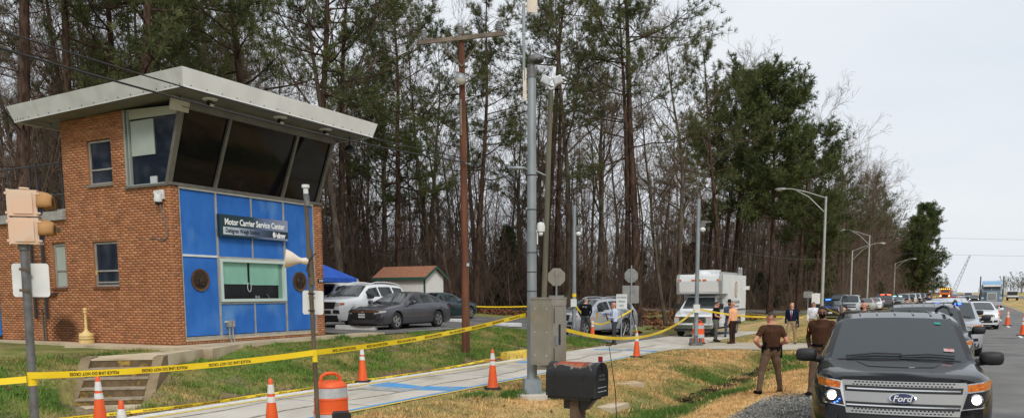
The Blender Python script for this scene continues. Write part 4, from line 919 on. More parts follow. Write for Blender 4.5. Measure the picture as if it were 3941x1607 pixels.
for k in (0, 1):
    p = MB(); z = .345 * k
    p.prism([(-.17, z + .01), (.16, z + .01), (.16, z + .335), (-.17, z + .335)], -.10, .10); p.prism([(-.185, z + .0), (-.165, z + .0), (-.165, z + .345), (-.185, z + .345)], -.09, .09)
    p.box((.0, -.105, z + .17), (.22, .02, .26)); O('signal_section', p, m_sig, hs)
    p = MB(); G = []
    for i in range(13):
        a = -.35 + (pi + .7) * i / 12
        G.append([(.16 + d, .155 * math.cos(a), z + .17 + .155 * math.sin(a)) for d in (0,)] + [(.16 + d, .155 * k * math.cos(a), z + .17 + .155 * k * math.sin(a)) for d, k in ((.05, 1.0), (.10, .93), (.145, .78), (.165, .6))])
    p.grid(G); o = O('visor', p, m_vis, hs, 60); sm = o.modifiers.new('thick', 'SOLIDIFY'); sm.thickness = .006
    p = MB(); p.lathe([(0, .165), (.14, .17)], 20, (0, 0, z + .17), 'x'); O('lens', p, mat('dark_lens', (.02, .015, .01), .2), hs)
    for zz in (z + .05, z + .29):
        p = MB(); p.box((.17, -.10, zz), (.05, .03, .022)); p.box((-.19, -.08, zz), (.03, .03, .03)); O('latch', p, m_sig, hs)
p = MB(); p.lathe([(.05, .69), (.06, .70), (.055, .715), (0, .72)], 14); O('cap', p, m_sig, hs)
def plate(name, parent, w, h, M, m, rc=.04, th=.006):
    p = MB(); pts = []
    for cx, cy, a0 in ((w / 2 - rc, h / 2 - rc, 0), (-w / 2 + rc, h / 2 - rc, 90), (-w / 2 + rc, -h / 2 + rc, 180), (w / 2 - rc, -h / 2 + rc, 270)):
        for k in range(5): a = D(a0 + k * 22.5); pts.append((cx + rc * math.cos(a), cy + rc * math.sin(a)))
    p.prism(pts, -th / 2, th / 2); me = p.mesh(name, m); me.transform(M); return link(name, me, parent)
plate('sign_plate', t, .43, .385, Matrix.Translation((-.10, .052, 2.36)) @ Matrix.Rotation(D(-3), 4, 'Y'), m_wht, .035)
for z in (2.24, 2.48): p = MB(); p.box((-.115, -.045, z), (.12, .015, .03)); O('strap', p, m_brown, t)
# ---- loudspeaker pole
t = thing('loudspeaker_pole', 'thin brown pipe carrying a cream horn loudspeaker and a blank white plate', 'pole', (-2.69, 11.2, -.12)); t.rotation_euler = (0, D(1.5), 0)
p = MB(); p.tube([(0, 0, 0), (-.16, 0, 3.45)], .031, 12); O('pole', p, m_brown, t, 60)
p = MB(); p.tube([(-.145, 0, 3.36), (-.158, 0, 3.52)], .04, 12); O('collar', p, m_galvd, t, 60)
p = MB(); p.tube([(-.16, 0, 3.50), (-.165, 0, 3.60)], .034, 12); p.tube([(-.165, 0, 3.60), (-.166, 0, 3.64)], .052, 14); O('cap', p, m_wht, t, 50)
m_cream = mat('cream_plastic', lin((226, 214, 196)), .45, col2=lin((210, 196, 178)), scale=5)
h_ = link('horn', None, t, loc=(-.13, .0, 2.62)); h_.rotation_euler = (0, D(6), D(18))
p = MB(); p.lathe([(.035, -.03), (.04, -.12), (.06, -.16), (.10, -.23), (.125, -.30), (.128, -.315), (.11, -.31), (.06, -.22), (.0, -.2)], 22, axis='x'); O('bell', p, m_cream, h_, 50)
p = MB(); p.lathe([(.0, -.0), (.045, -.01), (.05, -.04), (.04, -.09)], 16, axis='x'); O('driver', p, m_cream, h_, 50)
p = MB(); p.tube([(-.02, -.03, 2.74), (-.10, -.045, 2.66), (-.15, -.05, 2.50), (-.10, -.04, 2.42)], .008, 6); O('cable', p, m_blk, t)
p = MB(); p.tube([(-.088, .0, 2.3), (-.125, .0, 2.78)], [.042, .042], 8); O('clamp', p, m_brown, t)
plate('sign_plate', t, .285, .325, Matrix.Translation((-.085, .036, 2.07)), m_wht, .03)
for z in (1.96, 2.19): p = MB(); p.box((-.09, -.03, z), (.09, .012, .022)); O('strap', p, m_blk, t)
t = thing('utility_box', 'small black utility box at the foot of the traffic barrel', 'utility box', (-2.20, 10.4, -.13), .3)
p = MB(); p.box((0, 0, .3), (.21, .18, .6)); O('body', p, m_blk, t); p = MB(); p.prism([(-.115, .6), (.115, .6), (.115, .66), (.09, .69), (-.09, .69), (-.115, .66)], -.10, .10); O('lid', p, m_blk, t)
# ---- steel mast with cabinet
t = thing('equipment_mast', 'tall galvanised steel mast with antenna, camera and lamp head on top', 'mast', (.43, 17.3, gnd(.43, 17.3)))
p = MB(); p.lathe([(.42, -.1), (.42, .06), (.40, .075), (0, .075)], 24); O('foundation', p, m_conc, t, 30)
p = MB(); p.box((0, 0, .22), (.36, .36, .30), rot=Matrix.Rotation(.1, 3, 'Z')); p.box((0, 0, .375), (.33, .33, .02), rot=Matrix.Rotation(.1, 3, 'Z')); O('transformer_base', p, mat('grey_cast_base', lin((150, 160, 166)), .6, .3, col2=lin((130, 140, 146)), scale=4), t)
p = MB(); p.tube([(0, 0, .37), (0, 0, 3.5), (0.01, 0, 6.55)], [.108, .098, .088], 18); O('shaft', p, m_galv, t, 60)
for z in (2.22, 2.62, 3.02, 3.9, 4.6): p = MB(); p.lathe([(.106, z), (.106, z + .02)], 18); O('band', p, m_stl, t)
p = MB(); p.tube([(0.01, 0, 6.55), (.01, 0, 6.72)], [.10, .10], 18); p.tube([(.01, 0, 6.72), (.01, 0, 6.80)], [.08, .06], 16); O('cap', p, m_galvd, t, 50)
p = MB(); p.ball((.10, -.02, 6.92), (.17, .14, .10), 14); p.tube([(.02, 0, 6.78), (.03, 0, 6.92)], .05, 10); lm = O('lamp_head', p, m_galvd, t, 60)
p = MB(); p.ball((.14, -.07, 6.88), (.12, .09, .07), 12); O('lens', p, mat('dark_glass_lens', (.03, .03, .03), .15), lm, 60)
p = MB(); p.bx(-.15, -.10, -.02, .02, 6.1, 6.75); p.bx(-.17, -.15, -.035, .035, 6.15, 6.7); ab = O('antenna_bracket', p, m_cream, t)
p = MB(); p.tube([(-.15, 0, 6.5), (-.15, 0, 8.0)], .032, 10); p.tube([(-.15, 0, 7.4), (-.15, 0, 7.42)], .042, 10); O('antenna_mast', p, m_galv, t, 60)
p = MB(); p.box((.02, .0, 8.05), (.22, .03, .44), rot=Matrix.Rotation(D(20), 3, 'Z')); p.tube([(-.15, 0, 7.95), (-.02, .03, 8.0)], .025, 8); O('panel_antenna', p, m_cream, t)
p = MB(); p.lathe([(.0, 3.66), (.07, 3.64), (.09, 3.56), (.08, 3.46)], 12, (.19, -.02, 0)); p.bx(.09, .2, -.03, .03, 3.44, 3.50); cmn = O('camera', p, m_wht, t, 50)
p = MB(); p.ball((.19, -.03, 3.42), .05, 10); p.bx(.105, .13, -.03, .03, 3.2, 3.5); O('camera_base', p, m_wht, cmn, 50)
p = MB(); p.tube([(.1, 0, .62), (.36, .0, .62)], .05, 10); p.tube([(.40, 0, .05), (.40, 0, .95)], .06, 12); p.tube([(.50, .04, .05), (.50, .04, .9)], .035, 10); O('conduit', p, mat('pvc_grey', lin((206, 208, 206)), .5), t, 50)
c = thing('control_cabinet', 'stainless steel control cabinet clamped to the galvanised mast', 'cabinet', (.77, 17.0, gnd(.77, 17.0) + .76), D(50))
# local frame: the left face looks along -x, the door looks along -y
p = MB(); p.bx(-.23, .27, -.24, .30, 0, 1.36); p.bx(-.25, .29, -.26, .31, 1.36, 1.39); O('body', p, m_steel, c)
p = MB(); p.bx(-.20, .26, -.262, -.242, .04, 1.20); dr = O('door', p, m_steel, c); p = MB(); p.bx(-.23, .27, -.258, -.242, 1.22, 1.35); O('door_header', p, m_steel, c)
p = MB(); p.bx(-.005, .06, -.268, -.262, .42, .84); p.bx(-.17, -.15, -.268, -.262, .86, 1.18); p.bx(-.17, -.15, -.268, -.262, .1, .36); O('slot', p, m_blk, dr)
p = MB(); p.bx(-.135, -.02, -.27, -.262, .40, .62); p.tube([(-.13, -.27, .42), (-.13, -.30, .43), (-.13, -.30, .60), (-.13, -.27, .61)], .012, 8); O('handle', p, m_galv, dr)
for z in (.2, .68, 1.16):
    for y in (-.12, .18): p = MB(); p.ball((-.232, y, z), .012, 6); O('rivet', p, m_wht, c)
p = MB(); p.tube([(-.1, -.05, 0), (-.06, -.07, -.1), (0, -.05, -.12), (.03, -.03, -.02)], .008, 6); p.tube([(-.12, -.02, 0), (-.06, -.05, -.14), (.01, -.05, -.14), (.05, -.03, -.02)], .008, 6); O('cable_loop', p, m_blk, c)
# concrete pads
for i, (s, n, w, l, lb) in enumerate(((16.4, -6.75, .7, 1.0, 0), (14.4, -9.0, .25, .35, 1), (19.0, -7.5, .5, 1.2, 2))):
    x, y = rw(s, n); p = MB(); p.box((0, 0, -.045), (l, w, .12)); O('concrete_pad', p, m_walk, label=('rough concrete pad behind the black mailbox', 'small buried concrete lid in the grass left of the mast', 'flat concrete slab in the grass beyond the mailbox')[lb], cat='concrete pad', loc=(x, y, gnd(x, y)), rz=D(61 if lb != 2 else 20))
# ---- mailbox
m_mbox = mat('black_mailbox_paint', (.012, .012, .013), .32, col2=(.03, .03, .03), scale=4, detail=6, bump=.15, bscale=20)
def rust_mat():
    m = mat('rusted_mailbox_top', (.012, .012, .013), .45, bump=.2, bscale=20); t = m.node_tree; b = t.nodes['Principled BSDF']
    tc = t.nodes.new('ShaderNodeTexCoord'); sx = t.nodes.new('ShaderNodeSeparateXYZ'); t.links.new(tc.outputs['Object'], sx.inputs[0])
    n = t.nodes.new('ShaderNodeTexNoise'); n.inputs['Scale'].default_value = 14; n.inputs['Detail'].default_value = 8; t.links.new(tc.outputs['Object'], n.inputs[0])
    def mth(op, a, c):
        k = t.nodes.new('ShaderNodeMath'); k.operation = op
        for i, q in enumerate((a, c)):
            if isinstance(q, (int, float)): k.inputs[i].default_value = q
            else: t.links.new(q, k.inputs[i])
        return k.outputs[0]
    hz = mth('MULTIPLY', mth('SUBTRACT', sx.outputs[2], .315), 14.0); ex = mth('MULTIPLY', mth('SUBTRACT', .22, mth('ABSOLUTE', mth('ADD', sx.outputs[0], .01), 0)), 9.0)
    k = mth('ADD', mth('MINIMUM', hz, mth('ADD', ex, .2)), mth('MULTIPLY', mth('SUBTRACT', n.outputs[0], .5), 2.4))
    r = t.nodes.new('ShaderNodeValToRGB'); e = r.color_ramp.elements; e[0].position = .02; e[0].color = (.014, .014, .015, 1); e[1].position = .75; e[1].color = (*lin((150, 62, 30)), 1)
    q = e.new(.22); q.color = (*lin((128, 122, 112)), 1); q = e.new(.40); q.color = (*lin((168, 84, 40)), 1)
    t.links.new(k, r.inputs[0]); t.links.new(r.outputs[0], b.inputs['Base Color']); b.inputs['Roughness'].default_value = .6; return m
t = thing('mailbox', 'large black mailbox with a rusted top on a wooden post', 'mailbox', (.72, 9.0, gnd(.72, 9.0)), D(-33))
zb = 2.05 - .93 + gnd(.72, 9.0) * 0; zb = .93 - gnd(.72, 9.0)
prof = [(-.15, 0), (-.15, .225)] + [(-.15 * math.cos(a), .225 + .15 * math.sin(a)) for a in np.linspace(.2, pi - .2, 12)] + [(.15, .225), (.15, 0)]
mbx = link('box', None, t, loc=(0, 0, zb))
p = MB(); p.prism(prof, -.31, .285, 'x'); O('shell', p, rust_mat(), mbx, 40)
for x in (-.22, -.20, .13, .15, .17):
    p = MB(); pr2 = [(y * 1.012, z * 1.008 - .001) for y, z in prof]; p.prism(pr2, x, x + .008, 'x'); O('rib', p, m_mbox, mbx, 40)
p = MB(); p.prism([(y * 1.03, z * 1.015) for y, z in prof], .288, .312, 'x'); dr = O('door', p, m_mbox, mbx, 40)
p = MB(); p.bx(.312, .316, -.10, .10, .06, .066); p.bx(.312, .316, -.10, .10, .105, .111); O('door_mark', p, m_refls, dr)
p = MB(); p.box((.325, 0, .33), (.02, .03, .08)); O('latch', p, m_mbox, dr)
FX = Matrix(((0, 0, 1, 0), (1, 0, 0, 0), (0, 1, 0, 0), (0, 0, 0, 1)))      # text plane -> facing +X
text(dr, 'lettering', 'APPROVED', .035, Matrix.Translation((.3135, 0, .19)) @ FX, mat('embossed_grey', lin((90, 90, 90)), .5), .9)
text(dr, 'lettering', 'U.S. MAIL', .035, Matrix.Translation((.3135, 0, .235)) @ FX, MATS['embossed_grey'], .9)
p = MB(); p.bx(.20, .215, .155, .165, .26, .40); p.bx(.185, .235, .154, .166, .37, .43); O('flag', p, mat('red_flag', lin((150, 28, 20)), .5), mbx)
p = MB(); p.prism([(-.30, -.035), (.24, -.035), (.24, .0), (-.30, .0)], -.13, .13); p.prism([(-.14, -.15), (.14, -.15), (.24, -.035), (-.14, -.035)], -.045, .045); O('bracket', p, m_mbox, mbx)
p = MB(); p.bx(-.055, .055, -.06, .05, -.2, zb - .036); p.bx(-.02, .06, .052, .10, -.2, zb - .15); O('post', p, m_post, t)
# marker rod
p = MB(); p.tube([(1.70, 13.0, -.25), (1.66, 13.0, .5), (1.555, 13.0, 1.22)], [.008, .007, .005], 6); p.box((1.545, 13.0, 1.23), (.10, .01, .015)); O('marker_rod', p, m_blk, label='thin black leaning rod standing in the grass behind the mailbox', cat='rod')
# ---- utility pole and lighting poles
t = thing('utility_pole', 'reddish wooden utility pole with a crossarm and three insulators', 'utility pole', (-1.5, 26.7, gnd(-1.5, 26.7) - .05))
p = MB(); p.tube([(0, 0, -.2), (.0, 0, 4), (-.03, 0, 10.15)], [.135, .12, .09], 14); O('pole', p, m_wood, t, 60)
a, b = Vector((-1.38, .45, 9.95)), Vector((1.33, -.43, 9.95)); ang = math.atan2(b.y - a.y, b.x - a.x)
p = MB(); p.box((-.03, -.12, 9.95), (2.86, .09, .12), rot=Matrix.Rotation(ang, 3, 'Z')); O('crossarm', p, m_woodw, t)
for f in (-.93, -.02, .93):
    c_ = Vector((-.03, -.12, 10.0)) + Vector((math.cos(ang), math.sin(ang), 0)) * 1.35 * f
    p = MB(); prof = [(.03, 0)]
    for k in range(5): z = .06 + k * .055; prof += [(.05, z), (.085, z + .012), (.085, z + .03), (.05, z + .045)]
    p.lathe(prof + [(.03, .36), (0, .37)], 14, c_); O('insulator', p, mat('grey_porcelain', lin((150, 152, 154)), .3), t, 40)
for sgn in (-1, 1):
    p = MB(); e = Vector((-.03, -.14, 9.9)) + Vector((math.cos(ang), math.sin(ang), 0)) * .72 * sgn; p.tube([e, (-.02, -.12, 9.1)], .02, 6); O('brace', p, m_woodw, t)
p = MB(); p.bx(-.09, -.03, -.16, -.12, 7.0, 8.1); O('conduit_guard', p, m_woodw, t)
p = MB(); p.lathe([(.02, 8.86), (.10, 8.84), (.17, 8.76), (.18, 8.70)], 18, (-.06, -.24, 0)); p.tube([(-.03, -.1, 8.8), (-.06, -.24, 8.86)], .03, 8); lh = O('yard_light', p, m_galv, t, 50)
p = MB(); p.lathe([(.175, 8.70), (.15, 8.60), (.09, 8.53), (0, 8.51)], 18, (-.06, -.24, 0)); O('globe', p, mat('frosted_globe', lin((196, 196, 186)), .3), lh, 60)
p = MB(); p.bx(.06, .14, -.14, -.11, 2.9, 3.0); O('tag', p, m_refls, t)
p = MB(); p.tube([(0, -.13, 6.15), (.2, -.2, 6.1)], .015, 6); p.ball((.2, -.2, 6.1), .04, 8); O('wire_clamp', p, m_galv, t)
t = thing('floodlight_pole', 'slim greenish wooden pole with two floodlights behind the mast', 'light pole', (1.12, 30.0, gnd(1.12, 30.)))
p = MB(); p.tube([(0, 0, -.1), (.32, 0, 9.3)], [.105, .085], 12); O('pole', p, m_woodg, t, 60)
for sx, rz in ((.14, .5), (.56, -.35)):
    p = MB(); p.box((sx, -.06, 9.62), (.30, .2, .26), rot=Matrix.Rotation(rz, 3, 'Y')); p.tube([(.32, 0, 9.3), (sx, -.02, 9.5)], .03, 6); fl = O('floodlight', p, m_wht, t)
    p = MB(); p.box((sx, -.17, 9.61), (.26, .02, .2), rot=Matrix.Rotation(rz, 3, 'Y')); O('lens', p, m_refls, fl)
p = MB(); p.tube([(.22, 0, 6.3), (-.3, -.1, 6.52), (-.62, -.15, 6.55)], .028, 8); p.ball((-.88, -.2, 6.57), (.33, .11, .07), 12); O('arm_lamp', p, m_galv, t, 60)
def campole(xy, h, label, sgn, tapez):
    t = thing('camera_pole', label, 'camera pole', (xy[0], xy[1], gnd(*xy) + .02))
    p = MB(); p.tube([(0, 0, .1), (0, 0, h)], [.088, .08], 14); O('shaft', p, m_galv, t, 60)
    p = MB(); p.box((0, 0, .10), (.44, .44, .04)); p.box((0, -.08, .25), (.12, .03, .3)); p.box((.2, 0, .2), (.1, .16, .2)); p.box((-.2, 0, .2), (.1, .16, .2)); p.box((0, 0, .03), (.5, .5, .1)); O('base_plate', p, m_galvd, t)
    p = MB(); p.box((sgn * .17, -.02, h - 1.0), (.22, .14, .2)); p.prism([(.1, h - .98), (.52, h - .94), (.52, h - .90), (.1, h - .86)], -.08, .08) if sgn > 0 else None; cm_ = O('camera', p, m_galvd, t)
    p = MB(); p.ball((sgn * .18, -.03, h - 1.22), (.12, .10, .10), 10); O('illuminator', p, m_wht, cm_, 60)
    p = MB(); p.box((-.03, -.13, 1.52), (.26, .10, .34)); O('junction_box', p, m_wht, t)
    p = MB(); p.tube([(0, 0, tapez), (0, 0, tapez + .14)], .094, 12); O('tape_wrap', p, m_tape, t)
campole((2.78, 36.4), 5.75, 'steel camera pole beside the person in the black sweater', 1, 1.78)
campole((7.66, 33.9), 5.95, 'steel camera pole in front of the barrel and the white box truck', 1, 1.40)
# ---- street lamps
m_lamp = mat('aluminium_lamp_post', lin((186, 186, 182)), .5, .4, col2=lin((170, 170, 166)), scale=3)
def lamp(xy, h, sgn, arm, label):
    t = thing('street_lamp', label, 'street lamp', (xy[0], xy[1], gnd(*xy) - .05), 0, 'street lamps along the highway')
    d = Vector((Nv[0] * sgn, Nv[1] * sgn, 0))
    p = MB(); p.tube([(0, 0, 0), (0, 0, h)], [.14, .085], 14); p.lathe([(.2, 0), (.2, .3), (.15, .4)], 14); O('post', p, m_lamp, t, 60)
    p = MB(); p.tube([Vector((0, 0, h - .1)) + d * .05, Vector((0, 0, h + .45)) + d * arm * .5, Vector((0, 0, h + .72)) + d * arm * .85, Vector((0, 0, h + .76)) + d * arm], .042, 8); p.tube([Vector((0, 0, h - 1.2)) + d * .05, Vector((0, 0, h + .05)) + d * arm * .42, Vector((0, 0, h + .55)) + d * arm * .72], .036, 8); O('arm', p, m_lamp, t, 60)
    p = MB(); c = Vector((0, 0, h + .76)) + d * (arm + .38); a = math.atan2(d.y, d.x)
    p.M = Matrix.Translation(c) @ Matrix.Rotation(a, 4, 'Z'); p.ball((0, 0, 0), (.45, .17, .10), 14); p.ball((.12, 0, -.07), (.24, .14, .10), 12); O('lamp_head', p, m_lamp, t, 60)
    return t
lamp((24.1, 63.6), 9.5, -1, 3.0, 'nearest street lamp, its arm reaching over the driveway, tape tied low on it')
lamp((46.4, 107.), 9.5, -1, 3.0, 'second tall street lamp with its arm reaching towards the wood')
lamp((43.0, 104.), 7.4, 1, 3.0, 'street lamp right of the first one with its arm towards the highway')
lamp((76.9, 165.), 7.9, 1, 3.0, 'street lamp beyond the second tall lamp, arm towards the highway')
lamp((105., 215.), 7.8, 1, 3.0, 'farthest street lamp, beside the dense far pine')
# ---- signs
def octagon(r): return [(r * math.cos(D(22.5 + 45 * k)), r * math.sin(D(22.5 + 45 * k))) for k in range(8)]
m_alsign = mat('sign_aluminium_back', lin((150, 150, 146)), .5, .4, col2=lin((130, 130, 128)), scale=4)
def signpost(name, label, xy, rz, h): t = thing(name, label, 'sign', (xy[0], xy[1], gnd(*xy) + .02), rz); p = MB(); p.bx(-.03, .03, .0, .05, -.1, h); O('post', p, m_galv, t); return t
t = signpost('stop_sign', 'bare back of an octagonal sign above a square one, behind the white-shirted person', (5.83, 39.9), .1, 3.45)
p = MB(); p.prism([(x, z + 2.95) for x, z in octagon(.36)], .05, .056); O('octagon_plate', p, m_alsign, t)
plate('square_plate', t, .82, .86, Matrix.Translation((-.02, .055, 2.05)), m_alsign, .05)
t = signpost('octagonal_sign', 'octagonal sign seen from behind, just right of the control cabinet', (1.78, 32.5), -.2, 2.9)
p = MB(); p.prism([(x, z + 2.62) for x, z in octagon(.37)], .05, .056); p.box((0, .03, 2.72), (.12, .05, .14)); O('octagon_plate', p, mat('tan_sign_back', lin((154, 148, 134)), .6, .2, col2=lin((140, 134, 120)), scale=4), t)
p = MB(); p.prism([(-.3, 1.2), (.3, 1.2), (.3, 1.9), (-.3, 1.9)], .05, .056); O('lower_plate', p, m_alsign, t)
t = signpost('authorized_sign', 'white sign reading AUTHORIZED VEHICLES ONLY on a steel post', (5.12, 38.1), -.12, 1.75)
pl_ = plate('sign_plate', t, .50, .72, Matrix.Translation((.0, -.01, 1.72)), m_wht, .04); m_sgrn = mat('sign_border_green', lin((56, 110, 84)), .6); m_grey = mat('sign_grey_ink', lin((96, 108, 118)), .6)
for q in ((-.25, .25, 2.045, 2.06), (-.25, .25, 1.38, 1.395)): p = MB(); p.bx(q[0] + .03, q[1] - .03, -.017, -.014, q[2], q[3]); O('border', p, m_sgrn, pl_)
for k, s_ in enumerate(('AUTHORIZED', 'VEHICLES', 'ONLY')): text(pl_, 'lettering', s_, .115, Matrix.Translation((0, -.015, 1.92 - k * .19)) @ FR, m_grey, .62, bold=.003)
for i, (px, Y, w, h, z, lb) in enumerate(((3105, 80, .9, .6, 1.9, 'small grey sign backs left of the first street lamp'), (3135, 78, .8, 1.0, 1.55, 'small white sign right beside the first street lamp'))):
    x, y = YX(px, Y); t = signpost('roadside_sign', lb, (x, y), 0, z + h / 2 + .1); plate('sign_plate', t, w, h, Matrix.Translation((0, -.01, z)), m_wht if i else m_alsign, .04)
# surveying tripod
t = thing('survey_tripod', 'black and white survey tripod standing beside the sign posts', 'tripod', (5.95, 40.6, gnd(5.95, 40.6) + .01))
for k, (dx, dy) in enumerate(((-.42, -.1), (.30, -.2), (.1, .4))):
    p = MB(); p.tube([(dx * .12, dy * .12, 1.15), (dx * .6, dy * .6, .55)], .03, 6); p.tube([(dx * .6, dy * .6, .58), (dx, dy, 0)], .022, 6, 1); O('leg', p, [m_blk, m_wht], t)
p = MB(); p.box((0, 0, 1.22), (.16, .14, .14)); p.tube([(-.3, 0, 1.45), (0, 0, 1.28)], .03, 6); p.ball((-.32, 0, 1.47), .07, 8); O('head', p, m_blk, t)
# yellow block, wheel stops
def wheelstop(xy, rz, m, label, L=1.9, cat='wheel stop'):
    p = MB(); p.prism([(-.10, -.02), (.10, -.02), (.085, .13), (.06, .16), (-.06, .16), (-.085, .13)], -L / 2, L / 2); me = p.mesh('wheel_stop', m); return link('wheel_stop', me, label=label, cat=cat, loc=(xy[0], xy[1], gnd(*xy) + .03), rz=rz)
m_yblock = mat('yellow_worn_concrete', lin((232, 196, 60)), .85, col2=lin((206, 176, 84)), scale=4, detail=8, lo=.45, hi=.6, col3=lin((120, 104, 80)), scale3=6)
p = MB(); p.prism([(-.16, -.05), (.16, -.05), (.14, .24), (.10, .29), (-.10, .29), (-.14, .24)], -1.0, 1.0); O('kerb_block', p, m_yblock, label='worn yellow concrete block on the lane edge behind the mast', cat='kerb block', loc=(.28, 27.6, -.13), rz=D(-32))
wheelstop((-5.95, 31.2), D(61), m_wht, 'white wheel stop in front of the grey sedan')
wheelstop((-.35, 42.2), D(61), m_wht, 'white wheel stop at the far right end of the car park')
wheelstop((-2.9, 43.8), D(61), m_wht, 'white wheel stop half hidden behind the utility pole', 1.2)
# ash bin by the wall
t = thing('ash_bin', 'cream cigarette bin with a tall thin neck against the brick wall', 'cigarette bin', BW(-.28, 3.22, -.03))
p = MB(); p.lathe([(.19, 0), (.20, .03), (.19, .25), (.17, .29), (.0, .31)], 24); b_ = O('bucket', p, mat('cream_bin', lin((232, 206, 140)), .55, col2=lin((216, 188, 122)), scale=5), t, 40)
p = MB(); p.lathe([(.13, .29), (.055, .35), (.038, .42), (.029, .80), (.029, .84), (.055, .85), (.055, .87), (.04, .88), (.04, .90), (.055, .92), (.055, .95), (.03, .98), (0, .985)], 18); O('neck', p, MATS['cream_bin'], t, 40)
p = MB(); p.lathe([(.195, .10), (.202, .12), (.195, .14)], 24); p.lathe([(.195, .19), (.200, .20), (.194, .21)], 24); O('band', p, mat('bin_band', lin((150, 128, 80)), .6), b_)
# ---- shed
t = thing('storage_shed', 'small white shed with green trim and brown shingle roof', 'shed', (-7.35, 54.2, gnd(-7.3, 54.2)), D(-28))
m_shw = mat('white_shed_siding', lin((236, 235, 230)), .8, col2=lin((226, 225, 220)), scale=3, stretch=(6, 6, .3)); m_shg = mat('green_trim', lin((52, 88, 76)), .7); m_sh = mat('brown_shingles', lin((172, 120, 92)), .9, col2=lin((146, 98, 74)), scale=8, bump=.4)
Lx, Wy, He, Hr = 3.9, 2.3, 2.35, 3.0
p = MB(); p.prism([(0, -.1), (Wy, -.1), (Wy, He), (Wy / 2, Hr - .12), (0, He)], -Lx / 2, Lx / 2, 'x'); O('wall', p, m_shw, t)
for x in np.arange(-Lx / 2 + .3, Lx / 2 - .1, .3): p = MB(); p.bx(x - .01, x + .01, -.006, 0, 0, He); O('batten', p, m_shw, t)
rr_ = MB()
for sgn in (0, 1):
    y0, y1 = (-.22, Wy / 2) if not sgn else (Wy + .22, Wy / 2); z0 = He - .12
    rr_.add([(-Lx / 2 - .2, y0, z0), (Lx / 2 + .2, y0, z0), (Lx / 2 + .2, y1, Hr), (-Lx / 2 - .2, y1, Hr), (-Lx / 2 - .2, y0, z0 + .05), (Lx / 2 + .2, y0, z0 + .05), (Lx / 2 + .2, y1, Hr + .05), (-Lx / 2 - .2, y1, Hr + .05)], [(0, 1, 2, 3), (4, 5, 6, 7), (0, 1, 5, 4), (1, 2, 6, 5), (3, 0, 4, 7)])
ro = O('roof', rr_, m_sh, t)
p = MB(); p.bx(-Lx / 2 - .21, Lx / 2 + .21, -.25, -.22, He - .24, He - .05); O('eave_board', p, m_shg, ro)
p = MB()
for sgn in (-1, 1):
    yc = Wy / 2; p.add([(Lx / 2 + .2, yc, Hr + .05), (Lx / 2 + .2, yc + sgn * (yc + .24), He - .07), (Lx / 2 + .2, yc + sgn * (yc + .24), He - .26), (Lx / 2 + .2, yc, Hr - .14), (Lx / 2 + .23, yc, Hr + .05), (Lx / 2 + .23, yc + sgn * (yc + .24), He - .07), (Lx / 2 + .23, yc + sgn * (yc + .24), He - .26), (Lx / 2 + .23, yc, Hr - .14)], [(0, 1, 2, 3), (7, 6, 5, 4), (0, 4, 5, 1), (2, 6, 7, 3), (1, 5, 6, 2)])
O('barge_board', p, m_shg, ro)
for x, y in ((Lx / 2, 0), (-Lx / 2, 0), (Lx / 2, Wy)): p = MB(); p.bx(x - .08, x + .012, y - .012 if y == 0 else y - .08, y + .08 if y == 0 else y + .012, -.1, He - .12); O('corner_board', p, m_shg, t)
# ---- canopy tent
t = thing('canopy_tent', 'blue pop-up canopy tent beyond the right end of the building', 'tent', (-10.0, 41.0, gnd(-10, 41)), D(-28))
m_cv = mat('blue_canvas', lin((38, 92, 190)), .7, col2=lin((30, 78, 170)), scale=1.5); a = 1.6
p = MB(); p.add([(-a, -a, 2.1), (a, -a, 2.1), (a, a, 2.1), (-a, a, 2.1), (0, 0, 3.05)], [(0, 1, 4), (1, 2, 4), (2, 3, 4), (3, 0, 4)]); p.add([(-a, -a, 2.1), (a, -a, 2.1), (a, a, 2.1), (-a, a, 2.1), (-a, -a, 1.9), (a, -a, 1.9), (a, a, 1.9), (-a, a, 1.9)], [(0, 1, 5, 4), (1, 2, 6, 5), (2, 3, 7, 6), (3, 0, 4, 7)]); O('canopy', p, m_cv, t)
for sx in (-1, 1):
    for sy in (-1, 1): p = MB(); p.tube([(sx * (a - .03), sy * (a - .03), 2.05), (sx * (a + .16), sy * (a + .16), 0)], .022, 6); O('leg', p, m_wht, t)
# ---- portable toilets
m_pg = mat('dark_green_plastic', lin((18, 70, 56)), .5, col2=lin((14, 58, 46)), scale=2)
for k, lb in ((0, 'left of the two green portable toilets behind the tent'), (1, 'right of the two green portable toilets behind the tent')):
    x, y = YX(1305 + k * 44, 58.); t = thing('portable_toilet', lb, 'portable toilet', (x, y, gnd(x, y)), D(-12), 'green portable toilets')
    p = MB(); p.bx(-.56, .56, -.56, .56, 0, 2.0); O('cabin', p, m_pg, t)
    p = MB(); p.box((0, 0, 2.12), (1.2, 1.2, .24), taper=.82); ro = O('roof', p, m_wht, t)
    for q in range(4): p = MB(); p.bx(-.45 + q * .24, -.28 + q * .24, -.575, -.562, 1.80, 1.97); O('vent', p, m_wht, t)
    p = MB(); p.bx(-.42, .42, -.575, -.562, .1, 1.75); O('door', p, m_pg, t)
